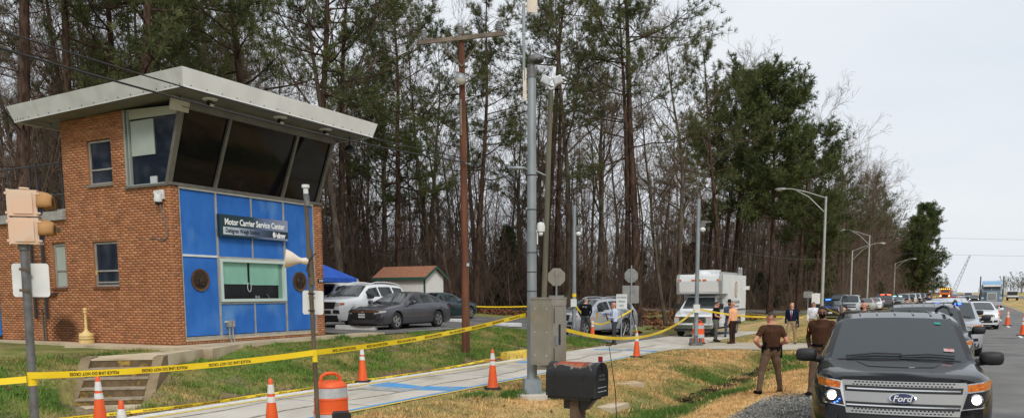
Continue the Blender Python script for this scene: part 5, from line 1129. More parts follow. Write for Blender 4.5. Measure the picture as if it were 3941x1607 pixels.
# ---- overhead wires
def wire(label, P, r=.014, sag=.0):
    Q = []
    for a, b in zip(P[:-1], P[1:]):
        a, b = Vector(a), Vector(b); L = (b - a).length
        for i in range(16): t_ = i / 16; q = a.lerp(b, t_); q.z -= sag * L * 4 * t_ * (1 - t_) / 10; Q.append(q)
    Q.append(Vector(P[-1])); p = MB(); p.tube(Q, r, 5); return O('overhead_wire', p, m_blk, label=label, cat='wire')
wire('upper service wire crossing in front of the metal roof to the utility pole', [(-13, 7.5, 7.3), (-1.45, 26.5, 6.32)], .016, .18)
wire('lower twisted service wire hanging in front of the control room windows', [(-13, 7.3, 6.95), (-1.45, 26.5, 6.2)], .022, .2)
wire('wire running from the utility pole to the nearest street lamp', [(-1.3, 26.6, 6.2), (24.0, 63.5, 4.6)], .014, .2)
wire('thin wire crossing the sky above the far end of the highway', [(60, 150, 12.5), (190, 190, 15)], .018, .1)
wire('second thin wire below the first across the far highway sky', [(60, 150, 9.6), (190, 190, 11.2)], .018, .1)
# ---- police tape
def tape(label, P, sag, w=.076, words=True, flip=True, tw=0.):
    P = [Vector(p) for p in P]; Q = []
    for i, (a, b) in enumerate(zip(P[:-1], P[1:])):
        n = max(10, int((b - a).length / .35))
        for k in range(n): t_ = k / n; q = a.lerp(b, t_); q.z -= sag[i] * 4 * t_ * (1 - t_); Q.append(q)
    Q.append(P[-1]); m = MB(); G = []; N_ = []
    for i, q in enumerate(Q):
        d = (Q[min(i + 1, len(Q) - 1)] - Q[max(i - 1, 0)]).normalized(); up = Vector((0, 0, 1)); up = (up - d * up.dot(d)).normalized()
        k = tw * math.sin(i * .55) + .25 * tw * math.sin(i * 1.7); sd_ = d.cross(up).normalized(); up = (up * math.cos(k) + sd_ * math.sin(k)).normalized()
        G.append([q - up * w / 2, q + up * w / 2]); N_.append((q, d, up))
    m.grid(G); t = O('police_tape', m, m_tape, label=label, cat='police tape', group='strung yellow police tape')
    if words:
        tm = text_mesh('POLICE LINE DO NOT CROSS', w * .66, 0.0, .80, 'CENTER', .0012); xs = [v.co.x for v in tm.vertices]; L = max(xs) - min(xs); nv = len(tm.vertices)
        co = np.empty(nv * 3, np.float32); tm.vertices.foreach_get('co', co); co = co.reshape(-1, 3); faces = [tuple(p.vertices) for p in tm.polygons]
        cum = [0.]
        for a, b in zip(Q[:-1], Q[1:]): cum.append(cum[-1] + (b - a).length)
        qx = np.array([tuple(q) for q in Q]); ups = np.array([tuple(n[2]) for n in N_]); c = .4 + L / 2; V = []; F_ = []
        sgn = -1. if flip else 1.
        while c + L / 2 + .1 < cum[-1]:
            pos = c + co[:, 0] * sgn; base = np.stack([np.interp(pos, cum, qx[:, i]) for i in range(3)], -1); u_ = np.stack([np.interp(pos, cum, ups[:, i]) for i in range(3)], -1)
            pt = base + u_ * (co[:, 1] * sgn)[:, None]
            tocam = np.array([0, 0, 2.05]) - pt; tocam[:, 2] = 0; tocam /= np.linalg.norm(tocam, axis=1)[:, None]; o = len(V); V += list(pt + tocam * .006); F_ += [tuple(i + o for i in f) for f in faces]; c += L + .26
        if V:
            me = bpy.data.meshes.new('lettering'); me.from_pydata([tuple(v) for v in V], [], F_); me.materials.append(m_blk); link('lettering', me, t, kind='stuff')
        bpy.data.meshes.remove(tm)
    return t
SG = (-5.60, 9.44, 1.14); HP = (-2.715, 11.15, 1.27); MA = (.30, 17.2, 1.62)
tape('yellow police tape from the signal pole to the loudspeaker pole, printed upside down', [SG, HP], [.05], tw=.05)
tape('short yellow police tape leaving the signal pole towards the left picture edge', [(-8.2, 9.1, .98), (-5.64, 9.42, 1.10)], [.02], flip=False, tw=.15)
tape('yellow police tape from the loudspeaker pole up to the steel mast', [HP, (-.35, 15.75, 1.50), MA], [.05, .0], tw=.08, words=True)
p = MB(); p.tube([(-5.62, 9.5, 1.02), (-5.62, 9.5, 1.18)], .05, 12); O('tape_knot', p, m_tape, label='yellow tape wound round the signal pole', cat='police tape', group='strung yellow police tape')
p = MB(); p.tube([(-2.712, 11.2, 1.14), (-2.714, 11.2, 1.31)], .036, 12); O('tape_knot', p, m_tape, label='yellow tape wound round the loudspeaker pole', cat='police tape', group='strung yellow police tape')
g1 = [P3(s, LF - .05 + .06 * math.sin(s), h) for s, h in ((2.5, .34), (6.5, .24), (9.6, .08), (12.5, .05), (16, .04), (19.5, .05), (23.6, .16))]
tape('yellow police tape lying low along the far edge of the scale lane', g1, [.02] * 6, w=.06, words=True, tw=.5)
tape('yellow police tape hanging in a deep bow from the cabinet to the camera pole', [(.95, 17.1, 1.36), (7.60, 33.8, 1.38)], [.62], words=False, w=.08, tw=.1)
tape('yellow police tape from the camera pole past the white box truck to the street lamp', [(7.70, 33.85, 1.40), (13.5, 41.0, .85), (24.0, 63.4, .95)], [.12, .35], words=False, tw=.2)
tape('yellow police tape from the street lamp towards the parked police sedan', [(24.2, 63.4, .95), (19.5, 46, .55)], [.1], words=False, tw=.2)
tape('yellow police tape tied between the sign post and the camera pole', [(5.83, 39.8, 1.25), (4.3, 38.7, .62), (2.85, 36.6, 1.55)], [.05, .25], words=False, tw=.3)
tape('far yellow police tape stretched across the back of the car park', [(-3.2, 51.5, 1.35), (1.9, 53.5, 1.3)], [.08], words=False)
# ================================================================== vehicles
def paint(name, rgb, rough=.25, metal=.0): return mat('paint_' + name, lin(rgb), rough, metal, coat=.8, spec=.2)
m_wglass = mat('windscreen_glass', (.02, .028, .03), .06, spec=.75, coat=.3)
m_sglass = mat('tinted_side_glass', (.012, .015, .016), .06, spec=.6)
m_trim = mat('black_plastic_trim', (.018, .018, .019), .55)
m_chrome = mat('chrome', (.75, .75, .76), .14, 1.0)
m_silverp = mat('satin_silver_plastic', lin((172, 172, 170)), .35, .5)
m_tyre = mat('tyre_rubber', (.018, .018, .018), .85)
m_rim = mat('alloy_rim', lin((170, 170, 170)), .35, .8)
m_head = mat('headlamp_lens', lin((205, 208, 208)), .12, .3, spec=.7)
m_hdark = mat('headlamp_inside', (.03, .03, .035), .15, .5)
m_amber = mat('amber_lens', lin((172, 78, 26)), .15, col2=lin((222, 128, 44)), scale=26)
m_lit = mat('lit_headlamp', (1, .9, .7), .3, emit=(1, .86, .62), estr=7)
m_bluel = mat('blue_strobe', (.02, .08, .8), .3, emit=(.03, .12, 1), estr=6)
m_redl = mat('red_strobe', (.8, .05, .03), .3, emit=(1, .08, .03), estr=5)
m_ambl = mat('amber_strobe', (.9, .4, .03), .3, emit=(1, .45, .05), estr=5)
m_tail = mat('tail_lamp', lin((150, 18, 20)), .2)
m_plate_ = mat('licence_plate', lin((214, 216, 218)), .5, col2=lin((196, 200, 206)), scale=30)
m_under = mat('underbody', (.01, .01, .01), .9)
_wh = {}
def wheel_mesh(r, w, style):
    k = (round(r, 3), w, style)
    if k in _wh: return _wh[k]
    p = MB(); p.lathe([(r * .66, -w / 2), (r * .9, -w / 2), (r * .985, -w / 2 * .8), (r, -w / 4), (r, w / 4), (r * .985, w / 2 * .8), (r * .9, w / 2), (r * .66, w / 2)], 28, axis='y', cap=False); a = p.mesh('tyre', m_tyre, 40)
    q = MB(); q.lathe([(r * .67, w * .46), (r * .62, w * .48), (r * .58, w * .30), (r * .2, w * .30), (0, w * .32)], 24, axis='y', mi=1); q.lathe([(r * .67, -w * .46), (r * .60, -w * .48), (r * .5, -w * .2), (0, -w * .2)], 24, axis='y', mi=1)
    q.lathe([(r * .675, w * .44), (r * .64, w * .50), (r * .59, w * .46), (r * .58, w * .40)], 28, axis='y', cap=False)
    n = {'five': 5, 'ten': 10, 'steel': 8}[style]
    for i in range(n):
        a_ = 2 * pi * i / n; da = .16 if n == 5 else .08 if n == 10 else .14
        for sgn in ((-1, 1) if n == 5 else (0,)):
            b_ = a_ + sgn * .17
            q.add([(r * .12 * math.cos(b_ - 1), w * .47, r * .12 * math.sin(b_ - 1)), (r * .12 * math.cos(b_ + 1), w * .47, r * .12 * math.sin(b_ + 1)), (r * .61 * math.cos(b_ + da * .6), w * .47, r * .61 * math.sin(b_ + da * .6)), (r * .61 * math.cos(b_ - da * .6), w * .47, r * .61 * math.sin(b_ - da * .6)),
                   (r * .12 * math.cos(b_ - 1), w * .36, r * .12 * math.sin(b_ - 1)), (r * .12 * math.cos(b_ + 1), w * .36, r * .12 * math.sin(b_ + 1)), (r * .61 * math.cos(b_ + da * .6), w * .36, r * .61 * math.sin(b_ + da * .6)), (r * .61 * math.cos(b_ - da * .6), w * .36, r * .61 * math.sin(b_ - da * .6))], [(0, 1, 2, 3), (0, 4, 5, 1), (1, 5, 6, 2), (2, 6, 7, 3), (3, 7, 4, 0)])
    q.lathe([(r * .15, w * .40), (r * .15, w * .5), (0, w * .51)], 12, axis='y')
    b = q.mesh('rim', [m_rim, m_under], 40); _wh[k] = (a, b); return _wh[k]
def add_wheel(t, x, y, r, w, style='five'):
    a, b = wheel_mesh(r, w, style); o = link('wheel', a, t, loc=(x, y, r)); 
    if y < 0: o.rotation_euler = (0, 0, pi)
    link('rim', b, o); return o
SPEC = dict(
 exp=dict(L=5.0, W=2.0, H=1.76, fo=.92, wb=2.86, wr=.375, zb=.24, top=[(0, 1.06), (.10, 1.095), (.5, 1.13), (1.25, 1.19), (2.02, 1.685), (2.5, 1.745), (3.3, 1.76), (4.4, 1.69), (4.55, 1.66), (4.93, 1.14), (5, 1.06)], xc=1.25, xrf=2.02, xrr=4.55, xrg=4.93, belt=[(0, .98), (1.2, 1.10), (4.9, 1.18)], wroof=.74, wf=.84, bow=.17, rake=.16, win=[(1.75, 2.6), (2.68, 3.55), (3.65, 4.45)]),
 exq=dict(L=5.05, W=2.0, H=1.78, fo=.88, wb=3.02, wr=.38, zb=.24, top=[(0, 1.04), (.08, 1.10), (.5, 1.16), (1.45, 1.24), (2.2, 1.70), (2.7, 1.765), (3.5, 1.78), (4.5, 1.70), (4.62, 1.66), (4.98, 1.16), (5.05, 1.08)], xc=1.45, xrf=2.2, xrr=4.62, xrg=4.98, belt=[(0, 1.0), (1.4, 1.14), (4.9, 1.22)], wroof=.66, wf=.86, bow=.16, rake=.08, win=[(1.9, 2.75), (2.83, 3.7), (3.8, 4.5)]),
 tahoe=dict(L=5.15, W=2.0, H=1.9, fo=.95, wb=2.95, wr=.395, zb=.30, top=[(0, 1.08), (.06, 1.14), (.5, 1.18), (1.45, 1.24), (2.1, 1.80), (2.6, 1.88), (4.6, 1.88), (4.8, 1.84), (5.08, 1.2), (5.15, 1.1)], xc=1.45, xrf=2.1, xrr=4.8, xrg=5.08, belt=[(0, 1.04), (1.4, 1.17), (5, 1.2)], wroof=.74, wf=.92, bow=.07, rake=.06, win=[(1.85, 2.75), (2.83, 3.7), (3.8, 4.75)]),
 honda=dict(L=4.88, W=1.86, H=1.445, fo=.95, wb=2.83, wr=.335, zb=.19, top=[(0, .76), (.08, .80), (.5, .88), (1.42, .985), (2.3, 1.375), (2.75, 1.43), (3.2, 1.43), (3.6, 1.38), (4.5, 1.06), (4.82, 1.02), (4.88, .95)], xc=1.42, xrf=2.3, xrr=3.6, xrg=4.45, belt=[(0, .75), (1.35, .92), (4.8, .99)], wroof=.56, wf=.84, bow=.20, rake=.05, win=[(1.95, 2.7), (2.78, 3.5), (3.56, 3.95)]),
 sedan=dict(L=5.0, W=1.86, H=1.49, fo=.98, wb=2.83, wr=.345, zb=.21, top=[(0, .82), (.08, .87), (.5, .94), (1.5, 1.04), (2.35, 1.42), (2.8, 1.475), (3.3, 1.475), (3.7, 1.42), (4.5, 1.12), (4.94, 1.07), (5, 1.0)], xc=1.5, xrf=2.35, xrr=3.7, xrg=4.4, belt=[(0, .80), (1.4, .96), (4.9, 1.03)], wroof=.58, wf=.85, bow=.18, rake=.08, win=[(2.0, 2.75), (2.83, 3.6), (3.66, 3.95)]),
 pickup=dict(L=5.8, W=2.02, H=1.9, fo=.98, wb=3.7, wr=.40, zb=.34, top=[(0, 1.10), (.06, 1.16), (.5, 1.20), (1.45, 1.26), (2.05, 1.80), (2.5, 1.88), (3.6, 1.88), (3.75, 1.80), (3.95, 1.30), (4.0, 1.29), (5.75, 1.29), (5.8, 1.25)], xc=1.45, xrf=2.05, xrr=3.75, xrg=3.95, belt=[(0, 1.06), (1.4, 1.18), (5.8, 1.27)], wroof=.74, wf=.92, bow=.07, rake=.05, win=[(1.85, 2.7), (2.78, 3.65)]),
)
class Car:
    def __init__(s, name, label, cat, xy, head, spec, pnt, group=None, z=None):
        s.S = S = SPEC[spec]; s.p = pnt
        s.t = thing(name, label, cat, (xy[0], xy[1], (gnd(*xy) if z is None else z) + .018), head, group); s.shell()
    def ip(s, k, x): P = s.S[k]; return float(np.interp(x, [a for a, _ in P], [b for _, b in P]))
    def hw(s, x): S = s.S; return S['W'] / 2 * float(np.interp(x, [0, .18, .45, S['L'] - .5, S['L']], [S['wf'], .5 * (S['wf'] + 1) + .03, 1, 1, .88]))
    def xm(s, x, y, z):
        """model x (0 at the nose) with bowed, raked ends -> local X"""
        S = s.S; w = S['W'] / 2; f = max(0, 1 - x / 1.1); r = max(0, 1 - (S['L'] - x) / .9)
        x2 = x + S['bow'] * min(1.2, abs(y) / w) ** 2.2 * f + S['rake'] * max(0, z - .55) * f - .10 * (abs(y) / w) ** 2.2 * r - .10 * max(0, z - .6) * r
        return S['L'] / 2 - x2
    def ring(s, x, end=False):
        S = s.S; w = s.hw(x); zt = s.ip('top', x); zb_ = S['zb'] + (.06 if x < .1 else 0); be = min(s.ip('belt', x), zt - .045); c = max(0, min(1, (zt - be - .05) / (S['H'] - be - .05)))
        wt = (w - .10) * (1 - c) + S['wroof'] * c; p5, p8 = (w - .045, be), (wt, zt - .035 - .02 * c); L_ = lambda t: (p5[0] + (p8[0] - p5[0]) * t, p5[1] + (p8[1] - p5[1]) * t)
        cr = 0 if end else 1
        P = [(w - .14, zb_), (w - .04, zb_ + .05), (w - .005, zb_ + .22), (w, be - .26), (w - .012, be - .06), p5, L_(.12), L_(.86), p8, (wt - .09, zt - .035 + (.027) * cr), (wt * .5, zt - .035 + .045 * cr), (0, zt - .035 + .052 * cr)]
        for xw in (S['fo'], S['fo'] + S['wb']):
            Ra = S['wr'] + .075; d = abs(x - xw)
            if d < Ra:
                za = S['wr'] + math.sqrt(Ra * Ra - d * d) * .97
                P = [(max(q[0], w - .02) if j in (1, 2, 3) and q[1] < za else q[0], max(q[1], za)) if j <= 4 else q for j, q in enumerate(P)]
        return P
    def shell(s):
        S = s.S; L = S['L']; xs = set(np.linspace(.0, L, 40).round(3)) | {a for a, _ in S['top']} | {S['xc'], S['xrf'], S['xrr'], S['xrg']}
        for a, b in S['win']: xs |= {a, b}
        for xw in (S['fo'], S['fo'] + S['wb']): Ra = S['wr'] + .075; xs |= set((xw + Ra * np.cos(np.linspace(0, pi, 13))).round(3))
        xs = sorted(x for x in xs if 0 <= x <= L); xs = [x for i, x in enumerate(xs) if i == 0 or x - xs[i - 1] > .012 or x in (S['xc'], S['xrf'])]
        R_ = [s.ring(x) for i, x in enumerate(xs)]; n = 12
        body, ws, rwn, sw = MB(), MB(), MB(), {}
        full = []
        for x, r in zip(xs, R_):
            half = [(s.xm(x, y, z), y, z) for y, z in r]; full.append(half + [(a, -b, c) for a, b, c in reversed(half[:-1])])
        m = 2 * n - 1
        V = [p for f in full for p in f]
        def put(mb, q): mb.add([V[i] for i in q], [(0, 1, 2, 3)])
        bf = []
        for i in range(len(xs) - 1):
            xmid = (xs[i] + xs[i + 1]) / 2
            for j in range(m - 1):
                q = (i * m + j, i * m + j + 1, (i + 1) * m + j + 1, (i + 1) * m + j); jj = j if j < n - 1 else m - 2 - j
                if jj >= 9 and S['xc'] < xmid < S['xrf']: put(ws, q)
                elif jj >= 9 and S['xrr'] < xmid < S['xrg']: put(rwn, q)
                elif jj == 6 and any(a < xmid < b for a, b in S['win']):
                    k = (next(k for k, (a, b) in enumerate(S['win']) if a < xmid < b), j < n - 1); put(sw.setdefault(k, MB()), q)
                else: bf.append(q)
        body.add(V, bf)
        for x, r in ((0, R_[0]), (L, R_[-1])):      # bowed end caps
            G = [[(s.xm(x, y * t, z), y * t, z) for t in np.linspace(-1, 1, 11)] for y, z in r]; body.grid(G)
        me = body.mesh('body', s.p)
        import bmesh
        b = bmesh.new(); b.from_mesh(me); bmesh.ops.remove_doubles(b, verts=b.verts, dist=.0015); bmesh.ops.recalc_face_normals(b, faces=b.faces); b.to_mesh(me); b.free()
        me.polygons.foreach_set('use_smooth', [True] * len(me.polygons)); me.set_sharp_from_angle(angle=D(38))
        s.body = link('body', me, s.t)
        def sm(name, mb, mt):
            me = mb.mesh(name, mt); b = bmesh.new(); b.from_mesh(me); bmesh.ops.remove_doubles(b, verts=b.verts, dist=.0015); b.to_mesh(me); b.free(); me.polygons.foreach_set('use_smooth', [True] * len(me.polygons)); return link(name, me, s.t)
        if ws.v: s.ws = sm('windscreen', ws, m_wglass)
        if rwn.v: sm('rear_window', rwn, m_sglass)
        for k in sw: sm('side_window', sw[k], m_sglass)
        p = MB(); w = S['W'] - .34
        p.bx(-L / 2 + .35, L / 2 - .35, -w / 2, w / 2, S['zb'] - .02, .62); O('underbody', p, m_under, s.t)
        for xw in (S['fo'], S['fo'] + S['wb']):
            for y in (S['W'] / 2 - .13, -S['W'] / 2 + .13): add_wheel(s.t, L / 2 - xw, y, S['wr'], .235, S.get('rim', 'five'))
    def F(s, y, z, off=0.):
        """point on the nose at lateral y, height z"""
        w0 = s.S['wf'] * s.S['W'] / 2; ay = abs(y); x = 0 if ay <= w0 else (ay - w0) * 2.2
        return (s.xm(x, y, z) + off, y, z)
    def B(s, y, z, off=0.): return (s.xm(s.S['L'], y, z) - off, y, z)
    def patch(s, name, c, m, off=.012, parent=None, nu=8, nv=3, back=False, sym=False, thick=.03):
        """c: four (y,z) corners; surface-hugging plate with a skirt"""
        fn = s.B if back else s.F
        out = None
        for sg in ((1, -1) if sym else (1,)):
            p = MB(); (a, b, cc, d) = [np.array(q, float) * [sg, 1] for q in c]; rows = []
            for v in np.linspace(0, 1, nv + 1): rows.append([a * (1 - u) * (1 - v) + b * u * (1 - v) + cc * u * v + d * (1 - u) * v for u in np.linspace(0, 1, nu + 1)])
            G = [[fn(q[0], q[1], off) for q in r] for r in rows]; p.grid(G)
            per = [rows[0][i] for i in range(nu)] + [rows[i][nu] for i in range(nv)] + [rows[nv][i] for i in range(nu, 0, -1)] + [rows[i][0] for i in range(nv, 0, -1)]
            p.grid([[fn(q[0], q[1], off) for q in per + per[:1]], [fn(q[0], q[1], off - thick) for q in per + per[:1]]])
            out = O(name, p, m, parent or s.t, 30)
        return out
    def mirrors(s, x=None, z=None, m=None, size=(.12, .26, .20)):
        S = s.S; x = S['xc'] + .42 if x is None else x; z = s.ip('belt', x) + .10 if z is None else z
        for sg in (1, -1):
            p = MB(); y = sg * (s.hw(x) + .13); lx = S['L'] / 2 - x
            G = []
            for t in np.linspace(0, 2 * pi, 13): G.append([(lx + dx * size[0] + (.02 if dx > 0 else 0), y + size[1] / 2 * k * math.copysign(abs(math.cos(t)) ** .55, math.cos(t)), z + size[2] / 2 * k * math.copysign(abs(math.sin(t)) ** .55, math.sin(t))) for dx, k in ((-.5, 0), (-.5, .92), (-.3, 1), (.1, 1), (.4, .8), (.5, .4), (.52, 0))])
            p.grid(G); p.tube([(lx - .02, sg * (s.hw(x) - .07), z - .06), (lx, y, z - .04)], [.05, .04], 8); O('mirror', p, m or s.p, s.t, 50)
    def lights(s, c, m=m_head, lit=False, amber=None):
        s.patch('headlight', c, m, .014, sym=True)
        if lit:
            y = (c[0][0] + c[1][0] + c[2][0] + c[3][0]) / 4; z = (c[0][1] + c[2][1]) / 2
            for sg in (1, -1): p = MB(); p.ball(s.F(y * sg, z, .02), (.03, .06, .06), 10); O('lamp', p, m_lit, s.t, 60)
    def plate(s, z, txt=None):
        c = s.F(0, z, .03); p = MB(); p.box(c, (.012, .31, .155)); o = O('licence_plate', p, m_plate_, s.t)
        if txt: text(o, 'lettering', txt, .10, Matrix.Translation((c[0] + .008, 0, z)) @ FX, mat('plate_navy', lin((40, 48, 84)), .6), .8)
    def tails(s, c): s.patch('tail_light', c, m_tail, .014, sym=True, back=True)
    def rails(s, m=m_trim):
        S = s.S
        for sg in (1, -1):
            p = MB(); x0, x1 = S['xrf'] + .25, S['xrr'] - .1; P = []
            for t in np.linspace(0, 1, 12): x = x0 + (x1 - x0) * t; P.append((S['L'] / 2 - x, sg * (S['wroof'] - .04), s.ip('top', x) + .02 + .055 * min(1, 6 * t, 6 * (1 - t))))
            p.tube(P, .022, 8); O('roof_rail', p, m, s.t, 60)
    def roofbar(s, cl, cr, mid=m_trim):
        S = s.S; x = S['xrf'] + .35; z = s.ip('top', x) + .09; lx = S['L'] / 2 - x; o = None
        for y0, y1, m in ((.0, .16, mid), (-.16, 0, mid), (.16, .58, cl), (-.58, -.16, cr)):
            p = MB(); p.bx(lx - .13, lx + .13, y0 + .005, y1 - .005, z - .045, z + .045)
            if o is None: p.bx(lx - .1, lx + .1, -.4, .4, z - .10, z - .045); o = O('light_bar', p, m, s.t)
            else: O('light_module', p, m, o)
    def antenna(s, x, y=0, h=.5): p = MB(); lx = s.S['L'] / 2 - x; z = s.ip('top', x); p.tube([(lx, y, z), (lx, y, z + h)], .008, 5); p.ball((lx, y, z + .02), .03, 8); O('antenna', p, m_trim, s.t)
    def wipers(s):
        S = s.S
        def W_(t, y):      # point on the windscreen, t from cowl to roof
            x = S['xc'] + (S['xrf'] - S['xc']) * t; r = s.ring(x); z = float(np.interp(abs(y), [r[11][0], r[10][0], r[9][0]], [r[11][1], r[10][1], r[9][1]])); return (s.xm(x, y, z) + .012, y, z + .02)
        for y0, y1 in ((-.62, .05), (.02, .66)):
            p = MB(); p.tube([W_(.02, y0), W_(.07, (y0 + y1) / 2), W_(.06, y1)], [.014, .012, .010], 6); O('wiper', p, m_trim, s.t)
        return W_
def explorer(label, xy, head, pnt, hero=False, group=None, strobe=False, z=None, gloss=m_silverp, name='suv'):
    c = Car(name, label, 'suv', xy, head, 'exp', pnt, group, z); t = c.t
    c.patch('grille_surround', [(-.60, .63), (.60, .63), (.66, 1.015), (-.66, 1.015)], gloss, .014, nu=14, nv=6)
    for z0, z1 in ((.695, .765), (.885, .955)):
        g = c.patch('grille_slot', [(-.60 - (z0 > .8) * .02, z0), (.60 + (z0 > .8) * .02, z0), (.61 + (z0 > .8) * .02, z1), (-.61 - (z0 > .8) * .02, z1)], m_trim, .018, nu=14, nv=2)
        zc = (z0 + z1) / 2; c.patch('chrome_bar', [(-.60, zc - .008), (.60, zc - .008), (.60, zc + .008), (-.60, zc + .008)], m_chrome, .03, parent=g, nu=14, nv=1)
    if hero:
        for zr in ((.655, .685), (.968, .998)):
            p = MB()
            for r_, zz in enumerate(zr):
                for k in range(26):
                    y = -.53 + k * .0415 + (r_ % 2) * .02; q = c.F(y, zz, .0165); n_ = 8
                    p.add([(q[0], y + .013 * math.cos(a), zz + .0085 * math.sin(a)) for a in np.linspace(0, 2 * pi, n_, endpoint=False)], [tuple(range(n_))])
            O('perforation', p, m_blk, t, kind='stuff')
    q = c.F(0, .825, .03); p = MB(); p.M = Matrix.Translation(q) @ Matrix.Rotation(-.16, 4, 'Y')
    p.lathe([(.145, -.01), (.145, .008), (.130, .012)], 32, axis='x', cap=False); em = O('emblem_rim', p, m_chrome, t, 40); em.scale = (1, 1, 1)
    p = MB(); p.M = Matrix.Translation(q) @ Matrix.Rotation(-.16, 4, 'Y'); p.lathe([(.130, .0), (.130, .010), (0, .013)], 32, axis='x'); oo = O('emblem', p, mat('emblem_blue', lin((22, 38, 84)), .3), t, 40)
    for o_ in (em, oo):
        for v in o_.data.vertices: v.co.z = q[2] + (v.co.z - q[2]) * .42
    if hero:
        sh = Matrix(((1, .25, 0, 0), (0, 1, 0, 0), (0, 0, 1, 0), (0, 0, 0, 1)))
        text(oo, 'lettering', 'Ford', .098, Matrix.Translation((q[0] + .022, 0, q[2] - .004)) @ Matrix.Rotation(-.16, 4, 'Y') @ FX @ sh, m_wht, 1.05, bold=.002)
    # lamps: amber above, clear below
    c.patch('headlight_housing', [(.60, .70), (.87, .735), (.955, 1.045), (.655, 1.0)], m_chrome if hero else m_head, .012, sym=True)
    c.patch('headlight', [(.625, .715), (.855, .745), (.92, .93), (.675, .898)], m_hdark if hero else m_head, .018, sym=True)
    c.patch('turn_signal', [(.68, .912), (.925, .945), (.942, 1.03), (.672, .99)], m_amber, .018, sym=True)
    for sg in (1, -1):
        p = MB(); p.ball(c.F(.765 * sg, .822, .012), (.03, .072, .072), 14); O('projector', p, m_chrome, t, 60)
        if hero: p = MB(); p.ball(c.F(.765 * sg, .822, .03), (.022, .05, .05), 12); O('lamp', p, m_lit, t, 60)
    if hero:
        for dy, dz in ((.06, -.06), (.08, -.03), (.03, -.075)): p = MB(); p.ball(c.F(-(.76 - dy), .815 + dz, .024), (.012, .013, .009), 8); O('strobe', p, m_bluel, t)
        for k in range(3): p = MB(); p.ball(c.F(-.10 + k * .022, .585, .03), .008, 6); O('strobe', p, m_bluel, t)
    c.patch('lower_intake', [(-.62, .46), (.62, .46), (.56, .61), (-.56, .61)], m_trim, .012, nu=12)
    c.patch('bumper_trim', [(-.86, .29), (.86, .29), (.88, .44), (-.88, .44)], m_trim, .016, nu=14, nv=2)
    c.patch('fog_lamp', [(.70, .50), (.84, .51), (.83, .60), (.69, .59)], m_hdark, .014, sym=True)
    c.mirrors(x=1.72, z=1.19, m=m_trim, size=(.13, .28, .18)); c.rails(); W_ = c.wipers()
    # roof ribs, hood crease, cowl
    for y in (-.45, -.23, 0, .23, .45):
        p = MB(); P = []
        for x in np.linspace(2.25, 4.3, 8): r = c.ring(x); zz = float(np.interp(abs(y), [r[11][0], r[10][0], r[9][0]], [r[11][1], r[10][1], r[9][1]])); P.append((c.xm(x, y, zz), y, zz + .004))
        p.tube(P, .010, 5); O('roof_rib', p, pnt, t)
    p = MB(); P = []
    for y, x in ((-.52, 1.22), (-.48, .9), (-.36, .52), (0, .44), (.36, .52), (.48, .9), (.52, 1.22)):
        r = c.ring(x); zz = float(np.interp(abs(y), [r[11][0], r[10][0], r[9][0]], [r[11][1], r[10][1], r[9][1]])); P.append((c.xm(x, y, zz), y, zz - .002))
    p.tube(P, .010, 6); O('bonnet_crease', p, pnt, t, 60)
    r = c.ring(1.22); p = MB(); p.grid([[(c.xm(x, y, 1.2), y, float(np.interp(abs(y), [q_[0] for q_ in reversed(c.ring(x)[9:])], [q_[1] for q_ in reversed(c.ring(x)[9:])])) + .006) for y in np.linspace(-.72, .72, 9)] for x in (1.14, 1.20, 1.25)]); O('cowl', p, m_trim, t)
    if hero:
        for y, tt, w, h, m in ((.50, .84, .07, .05, mat('teal_sticker', lin((40, 150, 140)), .5)), (.60, .18, .12, .07, mat('inspection_sticker', lin((190, 196, 200)), .5, col2=lin((196, 70, 60)), scale=9))):
            p = MB(); a, b_ = Vector(W_(tt, y - w / 2)), Vector(W_(tt, y + w / 2)); e, f = Vector(W_(tt + h, y - w / 2)), Vector(W_(tt + h, y + w / 2)); k = Vector((-.006, 0, -.012)); p.add([a + k, b_ + k, f + k, e + k], [(0, 1, 2, 3)]); O('sticker', p, m, t)
    if strobe:
        for y in (-.32, .30): p = MB(); q = Vector(W_(.86, y)); p.ball(q, (.03, .11, .03), 10); O('strobe', p, m_bluel, t)
    c.tails([(.66, .85), (.86, .85), (.86, 1.12), (.72, 1.12)]); return c
def police_suv20(label, xy, head, pnt, plate=None, spot=True):
    c = Car('suv', label, 'suv', xy, head, 'exq', pnt); t = c.t
    c.patch('grille', [(-.66, .76), (.66, .76), (.72, 1.03), (-.72, 1.03)], m_trim, .014, nu=14, nv=4)
    for z in (.83, .90, .97): c.patch('grille_bar', [(-.62, z - .008), (.62, z - .008), (.62, z + .008), (-.62, z + .008)], m_hdark, .02, nu=12, nv=1)
    p = MB(); q = c.F(0, .90, .024); p.ball(q, (.012, .11, .045), 14); O('emblem', p, mat('emblem_dark', lin((40, 48, 66)), .3), t, 60)
    c.lights([(.70, .86), (.93, .90), (.95, 1.0), (.73, 1.02)], m_head)
    c.patch('turn_signal', [(.86, .89), (.95, .91), (.96, .99), (.90, 1.0)], m_amber, .018, sym=True)
    c.patch('lower_grille', [(-.52, .56), (.52, .56), (.50, .70), (-.50, .70)], m_trim, .014, nu=10)
    c.patch('bumper_trim', [(-.84, .28), (.84, .28), (.80, .50), (-.80, .50)], m_trim, .016, nu=14)
    c.patch('fog_vent', [(.60, .58), (.88, .56), (.86, .70), (.64, .72)], m_trim, .016, sym=True)
    c.plate(.63, plate) if plate else c.plate(.60)
    c.mirrors(m=m_trim); c.rails(pnt); c.wipers()
    if spot: p = MB(); lx = c.S['L'] / 2 - (c.S['xc'] + .42); p.ball((lx + .05, -(c.hw(1.8) + .02), 1.33), .085, 10); p.ball((lx + .05, (c.hw(1.8) + .02), 1.33), .085, 10); O('spotlight', p, m_trim, t, 60)
    c.tails([(.68, .85), (.86, .85), (.86, 1.14), (.74, 1.14)]); return c
